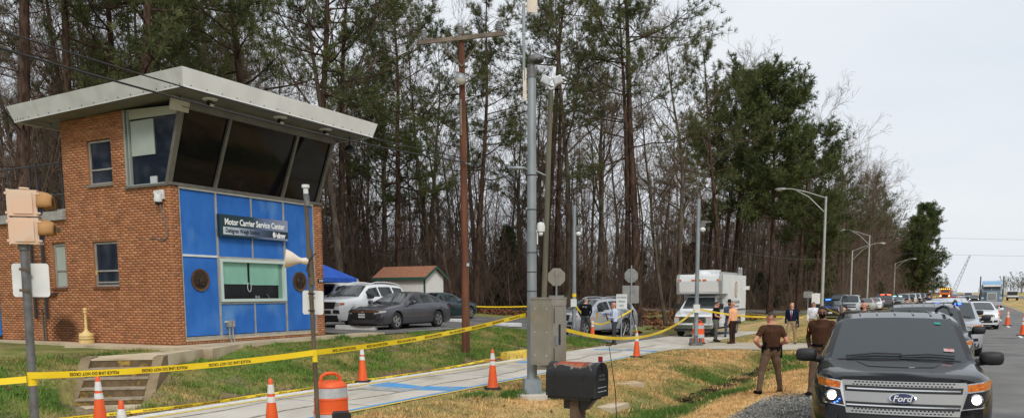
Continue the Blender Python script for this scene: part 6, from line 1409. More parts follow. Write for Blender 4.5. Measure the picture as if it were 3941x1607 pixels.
def sedan(label, xy, head, pnt, kind='sedan', lit=False, front='bar', plate=None, spec='sedan', group=None, z=None, name='sedan'):
    c = Car(name, label, 'car', xy, head, spec, pnt, group, z); t = c.t; H0 = c.ip('top', 0)
    if front == 'honda':
        c.patch('grille', [(-.62, .42), (.62, .42), (.56, .68), (-.56, .68)], m_trim, .014, nu=12, nv=3)
        c.patch('chrome_wing', [(-.70, .665), (.70, .665), (.72, .735), (-.72, .735)], m_chrome, .02, nu=14)
        c.lights([(.52, .60), (.86, .665), (.88, .735), (.56, .69)])
        c.patch('fog_vent', [(.56, .34), (.82, .35), (.82, .46), (.60, .44)], m_trim, .014, sym=True)
        c.patch('chin', [(-.80, .22), (.80, .22), (.82, .275), (-.82, .275)], m_trim, .02, nu=12, nv=1)
        q = c.F(0, .655, .04); p = MB()
        for sy in (-1, 1): p.box((q[0], sy * .035, q[2]), (.015, .018, .10), rot=Matrix.Rotation(.12 * sy, 3, 'X'))
        p.box(q, (.015, .07, .018)); O('emblem', p, m_chrome, t)
    elif front == 'chevy':
        c.patch('upper_grille', [(-.62, .70), (.62, .70), (.58, .81), (-.58, .81)], m_trim, .014, nu=12)
        for z_ in (.735, .775): c.patch('grille_bar', [(-.60, z_ - .008), (.60, z_ - .008), (.60, z_ + .008), (-.60, z_ + .008)], m_chrome, .022, nu=12, nv=1)
        q = c.F(0, .755, .03); p = MB(); p.box(q, (.02, .20, .045)); p.box(q, (.021, .09, .075)); O('emblem', p, mat('gold_bowtie', lin((206, 160, 60)), .3, .6), t)
        c.patch('lower_grille', [(-.60, .36), (.60, .36), (.56, .50), (-.56, .50)], m_trim, .014, nu=12)
        c.patch('fog_vent', [(.62, .38), (.84, .40), (.82, .52), (.64, .50)], m_trim, .014, sym=True)
        c.lights([(.60, .69), (.88, .74), (.90, .84), (.62, .80)], m_head, lit)
        c.patch('turn_signal', [(.82, .74), (.90, .75), (.91, .83), (.84, .825)], m_amber, .02, sym=True)
    elif front == 'police':
        c.patch('grille', [(-.50, .50), (.50, .50), (.54, .80), (-.54, .80)], m_trim, .014, nu=12)
        p = MB(); p.ball(c.F(0, .70, .024), (.012, .10, .04), 12); O('emblem', p, m_chrome, t, 60)
        c.lights([(.58, .70), (.88, .74), (.90, .83), (.60, .82)], m_head, lit); c.patch('turn_signal', [(.62, .66), (.86, .70), (.86, .735), (.62, .69)], m_amber, .02, sym=True)
        p = MB(); q = c.F(0, .52, .10); p.tube([(q[0], -.36, .34), (q[0], -.36, .72), (q[0], .36, .72), (q[0], .36, .34)], .03, 6); O('push_bar', p, m_trim, t)
        c.patch('lower_grille', [(-.60, .30), (.60, .30), (.58, .44), (-.58, .44)], m_trim, .014, nu=12)
    else:
        c.patch('grille', [(-.44, H0 - .22), (.44, H0 - .22), (.46, H0 - .10), (-.46, H0 - .10)], m_trim, .014, nu=10)
        c.patch('lower_grille', [(-.56, .34), (.56, .34), (.52, .48), (-.52, .48)], m_trim, .014, nu=10)
        c.lights([(.52, H0 - .20), (.86, H0 - .14), (.88, H0 - .03), (.54, H0 - .08)], m_head, lit)
    if plate is not None: c.plate(.50 if front != 'honda' else .55, plate)
    c.mirrors(size=(.11, .22, .14)); c.wipers(); c.tails([(.55, .78), (.84, .78), (.84, .94), (.58, .94)]); return c
def truckface(c, z0=.72, z1=1.06, lit=False, gm=m_trim, bar=m_silverp):
    c.patch('grille', [(-.62, z0), (.62, z0), (.62, z1), (-.62, z1)], gm, .014, nu=10); c.patch('grille_bar', [(-.62, (z0 + z1) / 2 - .03), (.62, (z0 + z1) / 2 - .03), (.62, (z0 + z1) / 2 + .03), (-.62, (z0 + z1) / 2 + .03)], bar, .024, nu=10, nv=1)
    c.lights([(.64, z0 + .02), (.92, z0 + .04), (.93, z1), (.64, z1)], m_head, lit); c.patch('bumper', [(-.94, .42), (.94, .42), (.95, .64), (-.95, .64)], bar, .05, nu=12, thick=.1); c.mirrors(m=m_trim, size=(.12, .26, .24)); c.wipers()
    c.plate(.53)
HW = lambda a: math.atan2(-math.cos(D(a)), -math.sin(D(a)))
def cpos(front, head, L): return (front[0] - math.cos(head) * L / 2, front[1] - math.sin(head) * L / 2)
K, SLV, WHT = mat('paint_black', (.003, .003, .004), .3, coat=.75, spec=.05), paint('silver', (176, 180, 186), .3, .4), paint('white', (226, 228, 230))
# --- highway shoulder, nearest first
h = HW(22.0); explorer('black SUV with its headlights on, filling the lower right corner', cpos((4.52, 9.35), h, 5.0), h, K, hero=True, z=-.016)
h = HW(26); explorer('second black SUV, almost hidden right behind the black one in front', cpos(rw(19.3, -.75), h, 5.0), h, K, z=-.016)
h = HW(26); explorer('silver SUV with two blue strobes behind its windscreen', cpos(rw(29.2, -.42), h, 5.0), h, SLV, strobe=True, z=-.016)
h = HW(27.5); explorer('silver SUV directly behind the one with blue strobes', cpos(rw(37.4, -.55), h, 5.0), h, paint('silver2', (168, 172, 178), .3, .4), z=-.016)
h = HW(28); sedan('white sedan with a gold badge stopped at the right of the silver SUVs', cpos(rw(51.2, .75), h, 5.0), h, WHT, front='chevy', lit=True, plate='VIA 8919', z=-.016)
# --- car park
h = HEAD; cg = cpos(rw(24.2, -19.85), h, 4.88); sedan('dark grey sedan parked with its nose to the white wheel stop', cg, h, paint('gunmetal', (86, 86, 92), .28, .5), front='honda', plate='VTW-8441', spec='honda')
police_suv20('white SUV parked left of the dark grey sedan', cpos(rw(25.3, -22.9), h, 5.05), h, WHT)
sedan('dark teal sedan parked behind the dark grey sedan', rw(38.4, -25.7), h + pi, paint('teal', (22, 52, 58), .3, .2))
c = Car('van', 'white van mostly hidden behind the right end of the building', 'van', rw(33.2, -29.2), h, 'tahoe', paint('van', (216, 218, 218))); truckface(c)
# --- state police SUV at the driveway
h = HW(47); c = police_suv20('silver blue-lettered police SUV parked behind the person in the black sweater', (4.0, 40.4), h, SLV); h = HEAD
my = c.S['W'] / 2 + .004; FL = Matrix(((-1, 0, 0, 0), (0, 0, 1, 0), (0, 1, 0, 0), (0, 0, 0, 1)))    # text plane -> facing +Y (left side of the car), reading front to back
text(c.t, 'lettering', 'STATE POLICE', .20, Matrix.Translation((-.15, my, .98)) @ FL, mat('police_blue', lin((34, 62, 140)), .5), .85, bold=.004)
p = MB(); p.bx(.72, .86, my - .004, my, .86, 1.10); O('door_shield', p, mat('gold_decal', lin((196, 150, 40)), .5), c.t)
p = MB(); p.bx(-1.3, .85, my - .004, my - .001, .845, .865); O('stripe', p, MATS['gold_decal'], c.t)
for x in (2.9, 3.5): c.antenna(x, .1, .3)
# --- row parked on the verge
VG = 'vehicles parked along the wood beyond the driveway'
def verge(px, Y): x, y = YX(px, Y); return (x, y)
c = sedan('dark police sedan with a blue roof light behind the street lamp', verge(3200, 69.5), HW(25), paint('navy', (24, 34, 58), .3, .2), front='police', lit=False, plate='', group=VG); c.roofbar(m_trim, m_bluel)
c = Car('suv', 'silver full-size SUV right of the dark police sedan', 'suv', verge(3268, 79), HW(26), 'tahoe', paint('silver3', (182, 186, 190), .3, .3), VG); truckface(c, bar=m_chrome); c.rails()
c = Car('suv', 'dark SUV half hidden behind the silver full-size SUV', 'suv', verge(3226, 90), HW(26), 'tahoe', paint('charcoal', (38, 40, 44), .3), VG); truckface(c)
sedan('pale gold sedan between the silver SUV and the small white car', verge(3328, 90), HW(26), paint('gold', (166, 160, 140), .3, .3), group=VG, plate='')
sedan('small white car left of the maroon SUV', verge(3360, 99), HW(27), WHT, group=VG, plate='')
c = explorer('maroon SUV with red flashing lights on its roof', verge(3402, 104), HW(27), paint('maroon', (74, 26, 34), .3, .2), group=VG, gloss=m_trim); c.roofbar(m_redl, m_redl)
c = sedan('black sedan with pale flashing roof lights right of the maroon SUV', verge(3447, 118), HW(27), paint('darkgreen', (26, 36, 34), .3, .2), group=VG); c.roofbar(mat('white_strobe', (.7, .9, 1), .3, emit=(.6, .95, 1), estr=3), mat('teal_strobe', (.2, .8, .8), .3, emit=(.2, .8, .9), estr=3))
c = Car('pickup_truck', 'silver pickup parked beyond the black sedan', 'pickup', verge(3470, 128), HW(27), 'pickup', paint('silver4', (150, 156, 164), .3, .3), VG); truckface(c)
for px, Y, sp, col, lb in ((3390, 124, 'tahoe', (52, 62, 78), 'blue-grey SUV behind the maroon SUV'), (3497, 140, 'tahoe', (206, 208, 210), 'white SUV beyond the silver pickup'), (3516, 152, 'pickup', (214, 216, 218), 'white pickup beyond the white SUV'), (3536, 166, 'tahoe', (128, 140, 156), 'blue-silver SUV near the end of the parked row'), (3552, 182, 'tahoe', (70, 84, 100), 'dark blue SUV at the end of the parked row')):
    c = Car('pickup_truck' if sp == 'pickup' else 'suv', lb, 'pickup' if sp == 'pickup' else 'suv', verge(px, Y), HW(28), sp, paint('far%d' % px, col, .3, .2), VG); truckface(c)
# --- queue far up the highway
for px, Y, sp, col, lb, lit in ((3717, 178, 'tahoe', (190, 194, 198), 'silver SUV in the queue left of the semi truck', False), (3690, 205, 'sedan', (206, 206, 208), 'pale car with headlights on in the far queue', True), (3676, 232, 'sedan', (150, 150, 152), 'grey car with headlights on at the back of the far queue', True), (3664, 205, 'sedan', (150, 30, 26), 'red car beside the orange dump truck', False), (3741, 150, 'sedan', (28, 30, 34), 'dark car just left of the semi truck', True)):
    if sp == 'sedan': sedan(lb, YX(px, Y), HW(29), paint('q%d' % px, col, .3), lit=lit, group='vehicles queuing far up the highway')
    else: c = Car('suv', lb, 'suv', YX(px, Y), HW(29), sp, paint('q%d' % px, col, .3), 'vehicles queuing far up the highway'); truckface(c)
c = Car('pickup_truck', 'black pickup on the opposite carriageway at the right picture edge', 'pickup', rw(171, 17.5), HEAD + pi, 'pickup', paint('black2', (18, 18, 20))); c.tails([(.8, .8), (.98, .8), (.98, 1.2), (.8, 1.2)])
# --- white box truck (command vehicle)
t = thing('box_truck', 'white command box truck with overcab body parked on the scale lane', 'box truck', (*rw(39.6, -11.75), -.10), HEAD)
wv = WHT; m_bxw = mat('white_box_panel', lin((222, 224, 224)), .4, col2=lin((212, 214, 214)), scale=1.2)
prof = [(0, .45), (0, .98), (-.06, 1.10), (-.55, 1.22), (-.95, 1.28), (-1.55, 1.98), (-1.75, 2.04), (-2.3, 2.04), (-2.3, .45)]
def X(p_): return [(x, z) for x, z in p_]
p = MB()
w0 = .98; G = []
for (x, z) in prof: wy = w0 * (.93 if z > 1.9 else 1) * (.93 if x > -.1 else 1); wt = wy * (.80 if z > 1.9 else 1); G.append([(x - .10 * (abs(y) ** 2) * (1 if x > -.6 else .3), y * wt, z) for y in np.linspace(-1, 1, 9)])
p.grid(G)
for sg in (-1, 1): p.add([G[i][0 if sg < 0 else 8] for i in range(len(prof))], [tuple(range(len(prof)))])
cab = O('cab', p, wv, t, 30)
def quad(name, pts, m, parent, off=(0, 0, 0)): q = MB(); q.add([tuple(Vector(a) + Vector(off)) for a in pts], [tuple(range(len(pts)))]); o = O(name, q, m, parent); sm = o.modifiers.new('thick', 'SOLIDIFY'); sm.thickness = .012; sm.offset = 0; return o
quad('windscreen', [(-1.07, -.82, 1.36), (-1.07, .82, 1.36), (-1.53, .70, 1.90), (-1.53, -.70, 1.90)], m_wglass, t, (.03, 0, .03))
for sg in (-1, 1): quad('side_window', [(-1.35, sg * .955, 1.33), (-2.1, sg * .955, 1.33), (-2.1, sg * .83, 1.92), (-1.72, sg * .83, 1.92)], m_sglass, t, (0, sg * .03, 0))
p = MB(); p.bx(-.03, .03, -.66, .66, .70, 1.0); gr = O('grille', p, m_chrome, t)
for z in (.75, .83, .91): p = MB(); p.bx(.03, .036, -.60, -.02, z - .02, z + .025); O('grille_slot', p, m_trim, gr); p = MB(); p.bx(.03, .036, .02, .60, z - .02, z + .025); O('grille_slot', p, m_trim, gr)
for sg in (-1, 1): p = MB(); p.bx(-.08, .0, sg * .80 - .12, sg * .80 + .12, .70, 1.0); O('headlight', p, m_head, t); p = MB(); p.bx(-.075, .006, sg * .80 - .11, sg * .80 + .11, .945, .99); O('turn_signal', p, m_amber, t)
p = MB(); p.bx(-.1, .10, -.98, .98, .42, .60); O('bumper', p, m_chrome, t); p = MB(); p.bx(-.1, .06, -.9, .9, .28, .42); O('valance', p, m_trim, t)
p = MB(); p.bx(-1.1, -.95, -1.24, -.98, 1.35, 1.62); O('mirror', p, m_trim, t); p = MB(); p.bx(-1.1, -.95, .98, 1.24, 1.35, 1.62); O('mirror', p, m_trim, t)
p = MB(); p.prism([(-1.05, 2.12), (-.98, 2.75), (-1.06, 3.0), (-1.22, 3.08), (-6.1, 3.08), (-6.1, .62), (-2.3, .62), (-2.3, 2.12)], -1.14, 1.14); O('box_body', p, m_bxw, t)
p = MB(); p.bx(-1.04, -1.0, -1.0, 1.0, 2.2, 2.62); O('overcab_panel', p, mat('pale_panel', lin((208, 206, 200)), .6), t)
for sg in (-1, 1): p = MB(); p.prism([(-1.03, 2.10), (-.955, 2.75), (-1.04, 3.02), (-1.2, 3.10), (-1.2, 2.10)], sg * 1.0, sg * 1.155); O('corner_cap', p, m_silverp, t)
for y in (-1.0, -.28, 0, .28, 1.0): p = MB(); p.bx(-1.05, -.97, y - .10, y + .10, 2.74, 2.83); O('marker_light', p, m_amber, t)
p = MB(); p.bx(-3.6, -2.6, -.5, .4, 3.08, 3.34); O('roof_unit', p, m_bxw, t); p = MB(); p.ball((-2.2, -.15, 3.1), (.5, .45, .2), 12); O('roof_vent', p, m_bxw, t, 60)
p = MB(); p.bx(-5.9, -2.0, .75, .85, 3.10, 3.22); O('awning_tube', p, m_silverp, t)
for x in (-5.4, -5.9):
    p = MB(); p.tube([(x, .9, 3.08), (x, .9, 3.45), (x - .1, .9, 3.5), (x - .2, .9, 3.45), (x - .2, .9, 3.08)], .035, 7); O('roof_hook', p, m_chrome, t)
sy = 1.142
for z0, z1, m in ((1.22, 1.32, mat('maroon_stripe', lin((92, 80, 92)), .5)), (1.02, 1.20, mat('grey_stripe', lin((182, 182, 180)), .5)), (.62, .86, m_bxw)): p = MB(); p.bx(-6.09, -2.32, sy, sy + .004, z0, z1); O('stripe', p, m, t)
p = MB(); p.lathe([(.30, sy), (.30, sy + .004), (0, sy + .005)], 28, (-3.95, 0, 2.32), 'y'); sl_ = O('door_seal', p, mat('seal_brown', lin((128, 84, 62)), .5), t)
p = MB(); p.lathe([(.25, sy + .004), (.25, sy + .007), (0, sy + .008)], 28, (-3.95, 0, 2.32), 'y'); O('seal_field', p, mat('seal_cream', lin((212, 204, 188)), .5, col2=lin((176, 150, 120)), scale=7), sl_)
for o_ in [sl_] + [q for q in COL.objects if q.parent == sl_]:
    for v in o_.data.vertices: v.co.z = 2.32 + (v.co.z - 2.32) * 1.45
text(t, 'lettering', 'Virginia State Police', .26, Matrix.Translation((-3.95, sy + .004, 1.68)) @ FL, mat('decal_grey', lin((120, 124, 132)), .5), .78); text(t, 'lettering', 'Bureau of Criminal Investigation', .13, Matrix.Translation((-3.95, sy + .004, 1.46)) @ FL, MATS['decal_grey'], .85)
for x, y, r in ((-.85, .84, .37), (-.85, -.84, .37), (-4.7, .92, .38), (-4.7, -.92, .38)): add_wheel(t, x, y, r, .24, 'steel')
p = MB(); p.bx(-5.9, -.4, -.7, .7, .32, .62); O('underbody', p, m_under, t); p = MB(); p.prism([(-5.2, .5), (-4.2, .5), (-4.28, .82), (-4.45, .95), (-4.95, .95), (-5.12, .82)], 1.10, 1.146); O('wheel_arch', p, m_under, t); p = MB(); p.prism([(-1.3, .4), (-.4, .4), (-.46, .7), (-.62, .82), (-1.08, .82), (-1.24, .7)], .955, .985); O('wheel_arch', p, m_under, t)
p = MB(); p.tube([(-6.2, 1.1, .7), (-6.2, 1.1, 2.4)], .03, 6); p.box((-6.2, 1.15, 2.42), (.2, .3, .2)); O('rear_mast', p, m_wht, t)
# --- semi truck
t = thing('semi_truck', 'light blue semi truck with chrome grille and twin exhaust stacks on the highway', 'truck', (*rw(119.5, 2.85), -.0), HEAD)
pb = paint('light_blue', (128, 172, 206), .3); pc_ = paint('blue_grey', (112, 134, 150), .3); m_stack = mat('stack_steel', lin((120, 112, 104)), .4, .7)
p = MB(); p.prism([(-.1, .75), (0, .9), (-.05, 1.95), (-1.9, 2.1), (-1.9, .75)], -.62, .62); p.prism([(-.4, .85), (-.5, 1.35), (-1.3, 1.4), (-1.6, .8)], -1.2, -.62); p.prism([(-.4, .85), (-.5, 1.35), (-1.3, 1.4), (-1.6, .8)], .62, 1.2); O('bonnet', p, pc_, t)
p = MB(); p.prism([(-1.9, .8), (-1.95, 2.1), (-2.25, 2.85), (-3.3, 2.9), (-3.3, .8)], -1.05, 1.05); O('cab', p, pc_, t)
p = MB(); p.prism([(-3.3, 2.9), (-5.0, 2.9), (-5.0, .9), (-3.3, .9)], -1.15, 1.15); O('sleeper', p, pc_, t); p = MB(); p.prism([(-2.5, 2.9), (-3.0, 3.3), (-3.4, 3.42), (-5.0, 3.42), (-5.0, 2.902), (-2.6, 2.902)], -1.08, 1.08); O('roof_fairing', p, pb, t)
p = MB(); p.bx(-.02, .05, -.52, .52, .85, 1.95); gr = O('grille_surround', p, m_chrome, t)
for k in range(15): y = -.42 + k * .06; p = MB(); p.bx(.05, .06, y - .018, y + .018, .95, 1.85); O('grille_bar', p, m_trim if k % 2 else m_stack, gr)
p = MB(); p.bx(-.1, .12, -1.2, 1.2, .32, .80); O('bumper', p, m_chrome, t)
for sg in (-1, 1):
    quad('windscreen', [(-2.0, sg * .04, 2.18), (-2.0, sg * .95, 2.18), (-2.2, sg * .93, 2.66), (-2.2, sg * .04, 2.66)], m_wglass, t, (.02, 0, .01))
    p = MB(); p.tube([(-3.35, sg * 1.28, .9), (-3.35, sg * 1.28, 4.0)], .075, 12); p.tube([(-3.35, sg * 1.28, 1.0), (-3.35, sg * 1.28, 2.4)], .10, 12); O('exhaust_stack', p, m_stack, t, 60)
    p = MB(); p.tube([(-2.1, sg * .98, 1.75), (-2.1, sg * .98, 2.15)], .19, 14); O('air_cleaner', p, m_chrome, t, 60)
    p = MB(); p.bx(-.55, -.35, sg * .98 - .14, sg * .98 + .14, 1.10, 1.34); O('headlight', p, m_head, t)
    p = MB(); p.bx(-2.3, -2.15, sg * 1.42 - .08, sg * 1.42 + .08, 1.7, 2.5); p.tube([(-2.2, sg * 1.05, 2.4), (-2.2, sg * 1.42, 2.4)], .02, 6); O('mirror', p, m_chrome, t)
    for x in (-1.0, -5.0, -6.3): add_wheel(t, x, sg * 1.02, .5, .3, 'steel')
p = MB(); p.prism([(-2.0, 2.68), (-1.9, 2.66), (-1.95, 2.92), (-2.28, 2.92)], -.98, .98); O('sun_visor', p, m_wht, t)
for y in (-.8, -.4, 0, .4, .8): p = MB(); p.ball((-2.45, y, 2.95), .05, 8); O('marker_light', p, m_amber, t)
p = MB(); p.bx(-7, -.8, -.45, .45, .6, .85); O('chassis', p, m_under, t)
# --- dump truck with warning lights
t = thing('dump_truck', 'orange dump truck with amber warning lights at the far wood edge', 'truck', (*YX(3628, 200), .0), HEAD)
po = paint('orange_truck', (226, 112, 36), .4)
p = MB(); p.prism([(0, .6), (0, 1.5), (-1.3, 1.75), (-1.3, .6)], -1.15, 1.15); O('bonnet', p, po, t); p = MB(); p.prism([(-1.3, .6), (-1.3, 1.75), (-1.6, 2.6), (-2.8, 2.65), (-2.8, .6)], -1.15, 1.15); O('cab', p, po, t)
quad('windscreen', [(-1.36, -.95, 1.85), (-1.36, .95, 1.85), (-1.58, .9, 2.5), (-1.58, -.9, 2.5)], m_wglass, t, (.04, 0, .02))
p = MB(); p.bx(0, .05, -.6, .6, .8, 1.4); O('grille', p, m_hdark, t); p = MB(); p.bx(-.1, .15, -1.2, 1.2, .4, .7); O('bumper', p, m_trim, t)
p = MB(); p.bx(-7, -3.0, -1.25, 1.25, 1.1, 3.0); p.bx(-3.2, -1.9, -1.25, 1.25, 2.9, 3.05); O('dump_body', p, m_trim, t)
for y in (-.9, -.45, 0, .45, .9): p = MB(); p.ball((-1.6, y, 2.75), (.1, .14, .08), 8); O('warning_light', p, m_ambl, t)
for sg in (-1, 1):
    p = MB(); p.ball((.02, sg * .95, 1.05), (.05, .12, .1), 8); O('headlight', p, m_lit, t)
    for x in (-.9, -5.2, -6.3): add_wheel(t, x, sg * 1.0, .5, .3, 'steel')
# --- tow truck on the far carriageway
t = thing('tow_truck', 'white tow truck driving away on the opposite carriageway', 'truck', (*YX(3884, 190), .0), HEAD + pi)
p = MB(); p.prism([(0, .6), (-.1, 1.3), (-1.0, 1.45), (-1.5, 2.15), (-2.6, 2.2), (-2.6, .6)], -1.05, 1.05); O('cab', p, WHT, t); p = MB(); p.bx(-6.5, -2.6, -1.1, 1.1, .75, 1.15); O('deck', p, WHT, t)
p = MB(); p.bx(-2.66, -2.6, -.7, .7, 1.5, 2.0); O('rear_window', p, m_sglass, t); p = MB(); p.bx(-3.2, -2.8, -1.0, 1.0, 1.15, 2.0); O('headboard', p, m_trim, t); p = MB(); p.bx(-6.55, -6.4, -1.1, 1.1, .5, .8); O('bumper', p, m_trim, t)
for sg in (-1, 1):
    for x in (-.9, -5.0): add_wheel(t, x, sg * .95, .42, .28, 'steel')
# --- far things at the end of the highway
t = thing('lattice_crane', 'pale lattice crane boom leaning right beyond the far trees', 'crane', (*YX(3672, 620), 0))
p = MB(); a, b_ = Vector((-2, 0, 3)), Vector((8.5, 0, 29))
for o_ in (-1.0, 1.0): p.tube([a + Vector((o_ * 1.6, 0, 0)), b_ + Vector((o_ * .5, 0, 0))], .25, 4)
for k in range(9): q0, q1 = a.lerp(b_, k / 9), a.lerp(b_, (k + 1) / 9); w0, w1 = 1.6 - 1.1 * k / 9, 1.6 - 1.1 * (k + 1) / 9; p.tube([q0 + Vector((-w0, 0, 0)), q1 + Vector((w1, 0, 0))], .16, 4); p.tube([q0 + Vector((w0, 0, 0)), q1 + Vector((-w1, 0, 0))], .16, 4)
O('boom', p, mat('hazy_steel', lin((176, 182, 188)), .8), t); p = MB(); p.bx(-3.5, -.5, -1.5, 1.5, 0, 3); O('cab', p, MATS['hazy_steel'], t)
for px, Y, lb, col in ((3840, 150, 'orange diamond warning sign beside the far carriageway', (240, 90, 40)),):
    t = signpost('warning_sign', lb, rw(163, 10.5), HEAD + pi / 2 + pi, 2.6); p = MB(); p.prism([(0, 1.4), (.6, 2.0), (0, 2.6), (-.6, 2.0)], -.02, -.01); O('sign_plate', p, mat('sign_orange', lin(col), .5), t)
rt2 = random.Random(3); pl = []
while len(pl) < 620:
    side = rt2.random() < .45
    s = rt2.uniform(330, 1100) if side else rt2.uniform(420, 1300); n = -18 - rt2.random() * 90 if side else 36 + rt2.random() * 120
    if side and s < 420 and rt2.random() < .5: continue
    x, y = rw(s, n); pl.append((x, y, rt2.uniform(.6, 1.0) * (1.0 if side else .8), rt2.choices([0, 1, 2, 3], [2, 2, 2, 3])[0]))
while len(pl) < 1250:
    s = rt2.uniform(850, 1200); n = rt2.uniform(-320, 420)
    if not -16 < n < 34: pl.append((*rw(s, n), rt2.uniform(.7, 1.1), rt2.choices([0, 1, 2, 3], [2, 2, 2, 4])[0]))
scatter('distant_woods', 'far woods on both sides at the end of the highway', DEEP, pl, 15)
for k, (s, n, sc) in enumerate(((545, 31, .72), (520, 33, .6), (600, 36, .7))): tree(PINE[4], rw(s, n), 'dark far pine rising at the right picture edge beyond the opposite carriageway', 'far pines at the right picture edge', None, (sc * 1.3, sc * 1.3, sc), name='pine_tree')
pl = []      # the wood on the other side of the highway, behind and beside the viewer
while len(pl) < 260:
    s = rt2.uniform(-120, 150); n = 34 + rt2.random() * 26; x, y = rw(s, n)
    if not (y > 0 and abs(x) < y * .75): pl.append((x, y, rt2.uniform(.7, 1.1), rt2.choices([0, 1, 2, 3], [2, 2, 2, 3])[0]))
scatter('opposite_woods', 'wood on the other side of the highway', DEEP, pl, 16)
# ================================================================== people
m_skin = {k: mat('skin_' + k, lin(c), .55, col2=lin(tuple(int(v * .93) for v in c)), scale=12) for k, c in dict(fair=(214, 164, 138), ruddy=(204, 142, 118), dark=(122, 86, 66), tan=(186, 138, 112)).items()}
def cloth(n, c, k=.86): return mat('cloth_' + n, lin(c), .9, col2=lin(tuple(int(v * k) for v in c)), scale=9, detail=6, bump=.35, bscale=16, spec=.1)
m_hair = {k: mat('hair_' + k, lin(c), .7, col2=lin(tuple(int(v * .7) for v in c)), scale=60) for k, c in dict(brown=(62, 44, 34), black=(22, 18, 17), grey=(150, 146, 140), bald=(206, 156, 130), shaved=(70, 58, 50)).items()}
def person(label, xy, head, H=1.76, skin='fair', hair='brown', top=None, legs=None, shoe=None, arms=('down', 'down'), stance=.13, step=0., turn=0., tilt=0., short=False, lean=0., vox=.02, build=1., z=None, group=None, hat=None, mask=None, glasses=False, belt=None, patch_=None, jacket=None, cut=None):
    """local frame: facing +Y, x to the figure's right"""
    sc = H / 1.76
    t = thing('person', label, 'person', (xy[0], xy[1], (gnd(*xy) if z is None else z) + .012), head, group, sc)
    prim = []      # (tag, kind, data)
    def cap(tag, P, R_): prim.append((tag, P, R_))
    b = build; fwd = lean
    hipz, kz, shz = .93, .50, 1.44
    cap('top', [(0, fwd * .1, 1.0), (0, fwd * .5, 1.2), (0, fwd, 1.36), (0, fwd, 1.42)], [.145 * b, .15 * b, .155 * b, .12 * b])
    for sx in (-1, 1):
        cap('top', [(sx * .05, 0, 1.02), (sx * .075, fwd * .6, 1.22), (sx * .10, fwd, 1.36)], [.115 * b, .115 * b, .105 * b])
        cap('top', [(sx * .06, fwd, 1.40), (sx * .17 * (.5 + .5 * b), fwd, 1.425)], [.075, .068])
        cap('legs', [(sx * .05, -.02, .98), (sx * .085, -.01, .90)], [.13 * b, .115 * b])
        fy = step * sx; k_ = (sx * (.085 + stance) * .62 + sx * .035, fy * .5 + .025, kz); a_ = (sx * (.075 + stance), fy, .10)
        cap('legs', [(sx * .095, 0, .88), tuple(np.array((sx * .095, 0, .88)) * .5 + np.array(k_) * .5), k_], [.098 * b, .085 * b, .066]); cap('legs', [k_, tuple(np.array(k_) * .6 + np.array(a_) * .4), (a_[0], a_[1], .13)], [.066, .066, .052]); cap('legs', [(a_[0], a_[1], .16), (a_[0], a_[1] + .01, .09)], [.058, .060])
        cap('shoe', [(a_[0], a_[1] - .05, .048), (a_[0] + sx * .02, a_[1] + .08, .042), (a_[0] + sx * .03, a_[1] + .16, .032)], [.046, .046, .036])
        S_ = np.array((sx * .195 * (.6 + .4 * b), fwd, 1.41)); mode = arms[0 if sx < 0 else 1]      # arms=(left, right)
        E_, W_, Hd = {'down': ((sx * .25, fwd - .02, 1.13), (sx * .25, fwd + .05, .89), (sx * .245, fwd + .08, .80)),
                      'hip': ((sx * .40, fwd - .08, 1.16), (sx * .215, fwd + .09, 1.02), (sx * .155, fwd + .12, 1.0)),
                      'belt': ((sx * .31, fwd - .10, 1.14), (sx * .21, fwd + .13, 1.05), (sx * .12, fwd + .16, 1.04)),
                      'front': ((sx * .25, fwd - .0, 1.14), (sx * .11, fwd + .21, 1.06), (sx * .03, fwd + .24, 1.06)),
                      'hold': ((sx * .26, fwd + .0, 1.14), (sx * .17, fwd + .23, 1.16), (sx * .10, fwd + .29, 1.19)),
                      'pocket': ((sx * .30, fwd - .07, 1.15), (sx * .22, fwd + .04, .96), (sx * .17, fwd + .07, .90)),
                      'back': ((sx * .29, fwd - .09, 1.15), (sx * .20, fwd - .06, .95), (sx * .17, fwd - .03, .89))}[mode]
        E_, W_, Hd = map(np.array, (E_, W_, Hd))
        cap('top', [tuple(S_), tuple(S_ * .45 + E_ * .55)], [.066 * b, .055 * b]); cap('skin' if short else 'top', [tuple(S_ * .42 + E_ * .58), tuple(E_)], [.048, .043])
        cap('skin' if short else 'top', [tuple(E_), tuple(E_ * .5 + W_ * .5), tuple(W_)], [.045, .041, .030 if short else .036])
        d = (Hd - W_); d = d / (np.linalg.norm(d) + 1e-9); up = np.array((0, 0, 1.)); sd_ = np.cross(d, up); sd_ = sd_ / (np.linalg.norm(sd_) + 1e-9); nn = np.cross(sd_, d)
        pc = W_ + d * .055; cap('skin', [tuple(W_ + d * .005), tuple(pc), tuple(W_ + d * .09)], [.029, .034, .030])
        for q, ln_ in ((-1.4, .068), (-.45, .080), (.45, .076), (1.4, .060)):
            o0 = W_ + d * .085 + nn * q * .017; o1 = o0 + d * ln_ * .5 - sd_ * sx * .012; o2 = o1 + d * ln_ * .35 - sd_ * sx * .028; cap('skin', [tuple(o0), tuple(o1), tuple(o2)], [.0115, .0105, .009])
        th = W_ + d * .03 + nn * .02; cap('skin', [tuple(th), tuple(th + nn * .03 + d * .03), tuple(th + nn * .036 + d * .06)], [.013, .012, .010])
    cap('skin', [(0, fwd - .005, 1.42), (0, fwd + .015, 1.53)], [.062, .056])
    # head: separate sub-frame turned on the neck
    hc = np.array((0, fwd + .035, 1.635)); ct, st = math.cos(turn), math.sin(turn); ci, si = math.cos(tilt), math.sin(tilt)
    def hp(x, y, z_):
        y, z_ = y * ci - z_ * si, y * si + z_ * ci; return (hc[0] + x * ct - y * st, hc[1] + x * st + y * ct, hc[2] + z_)
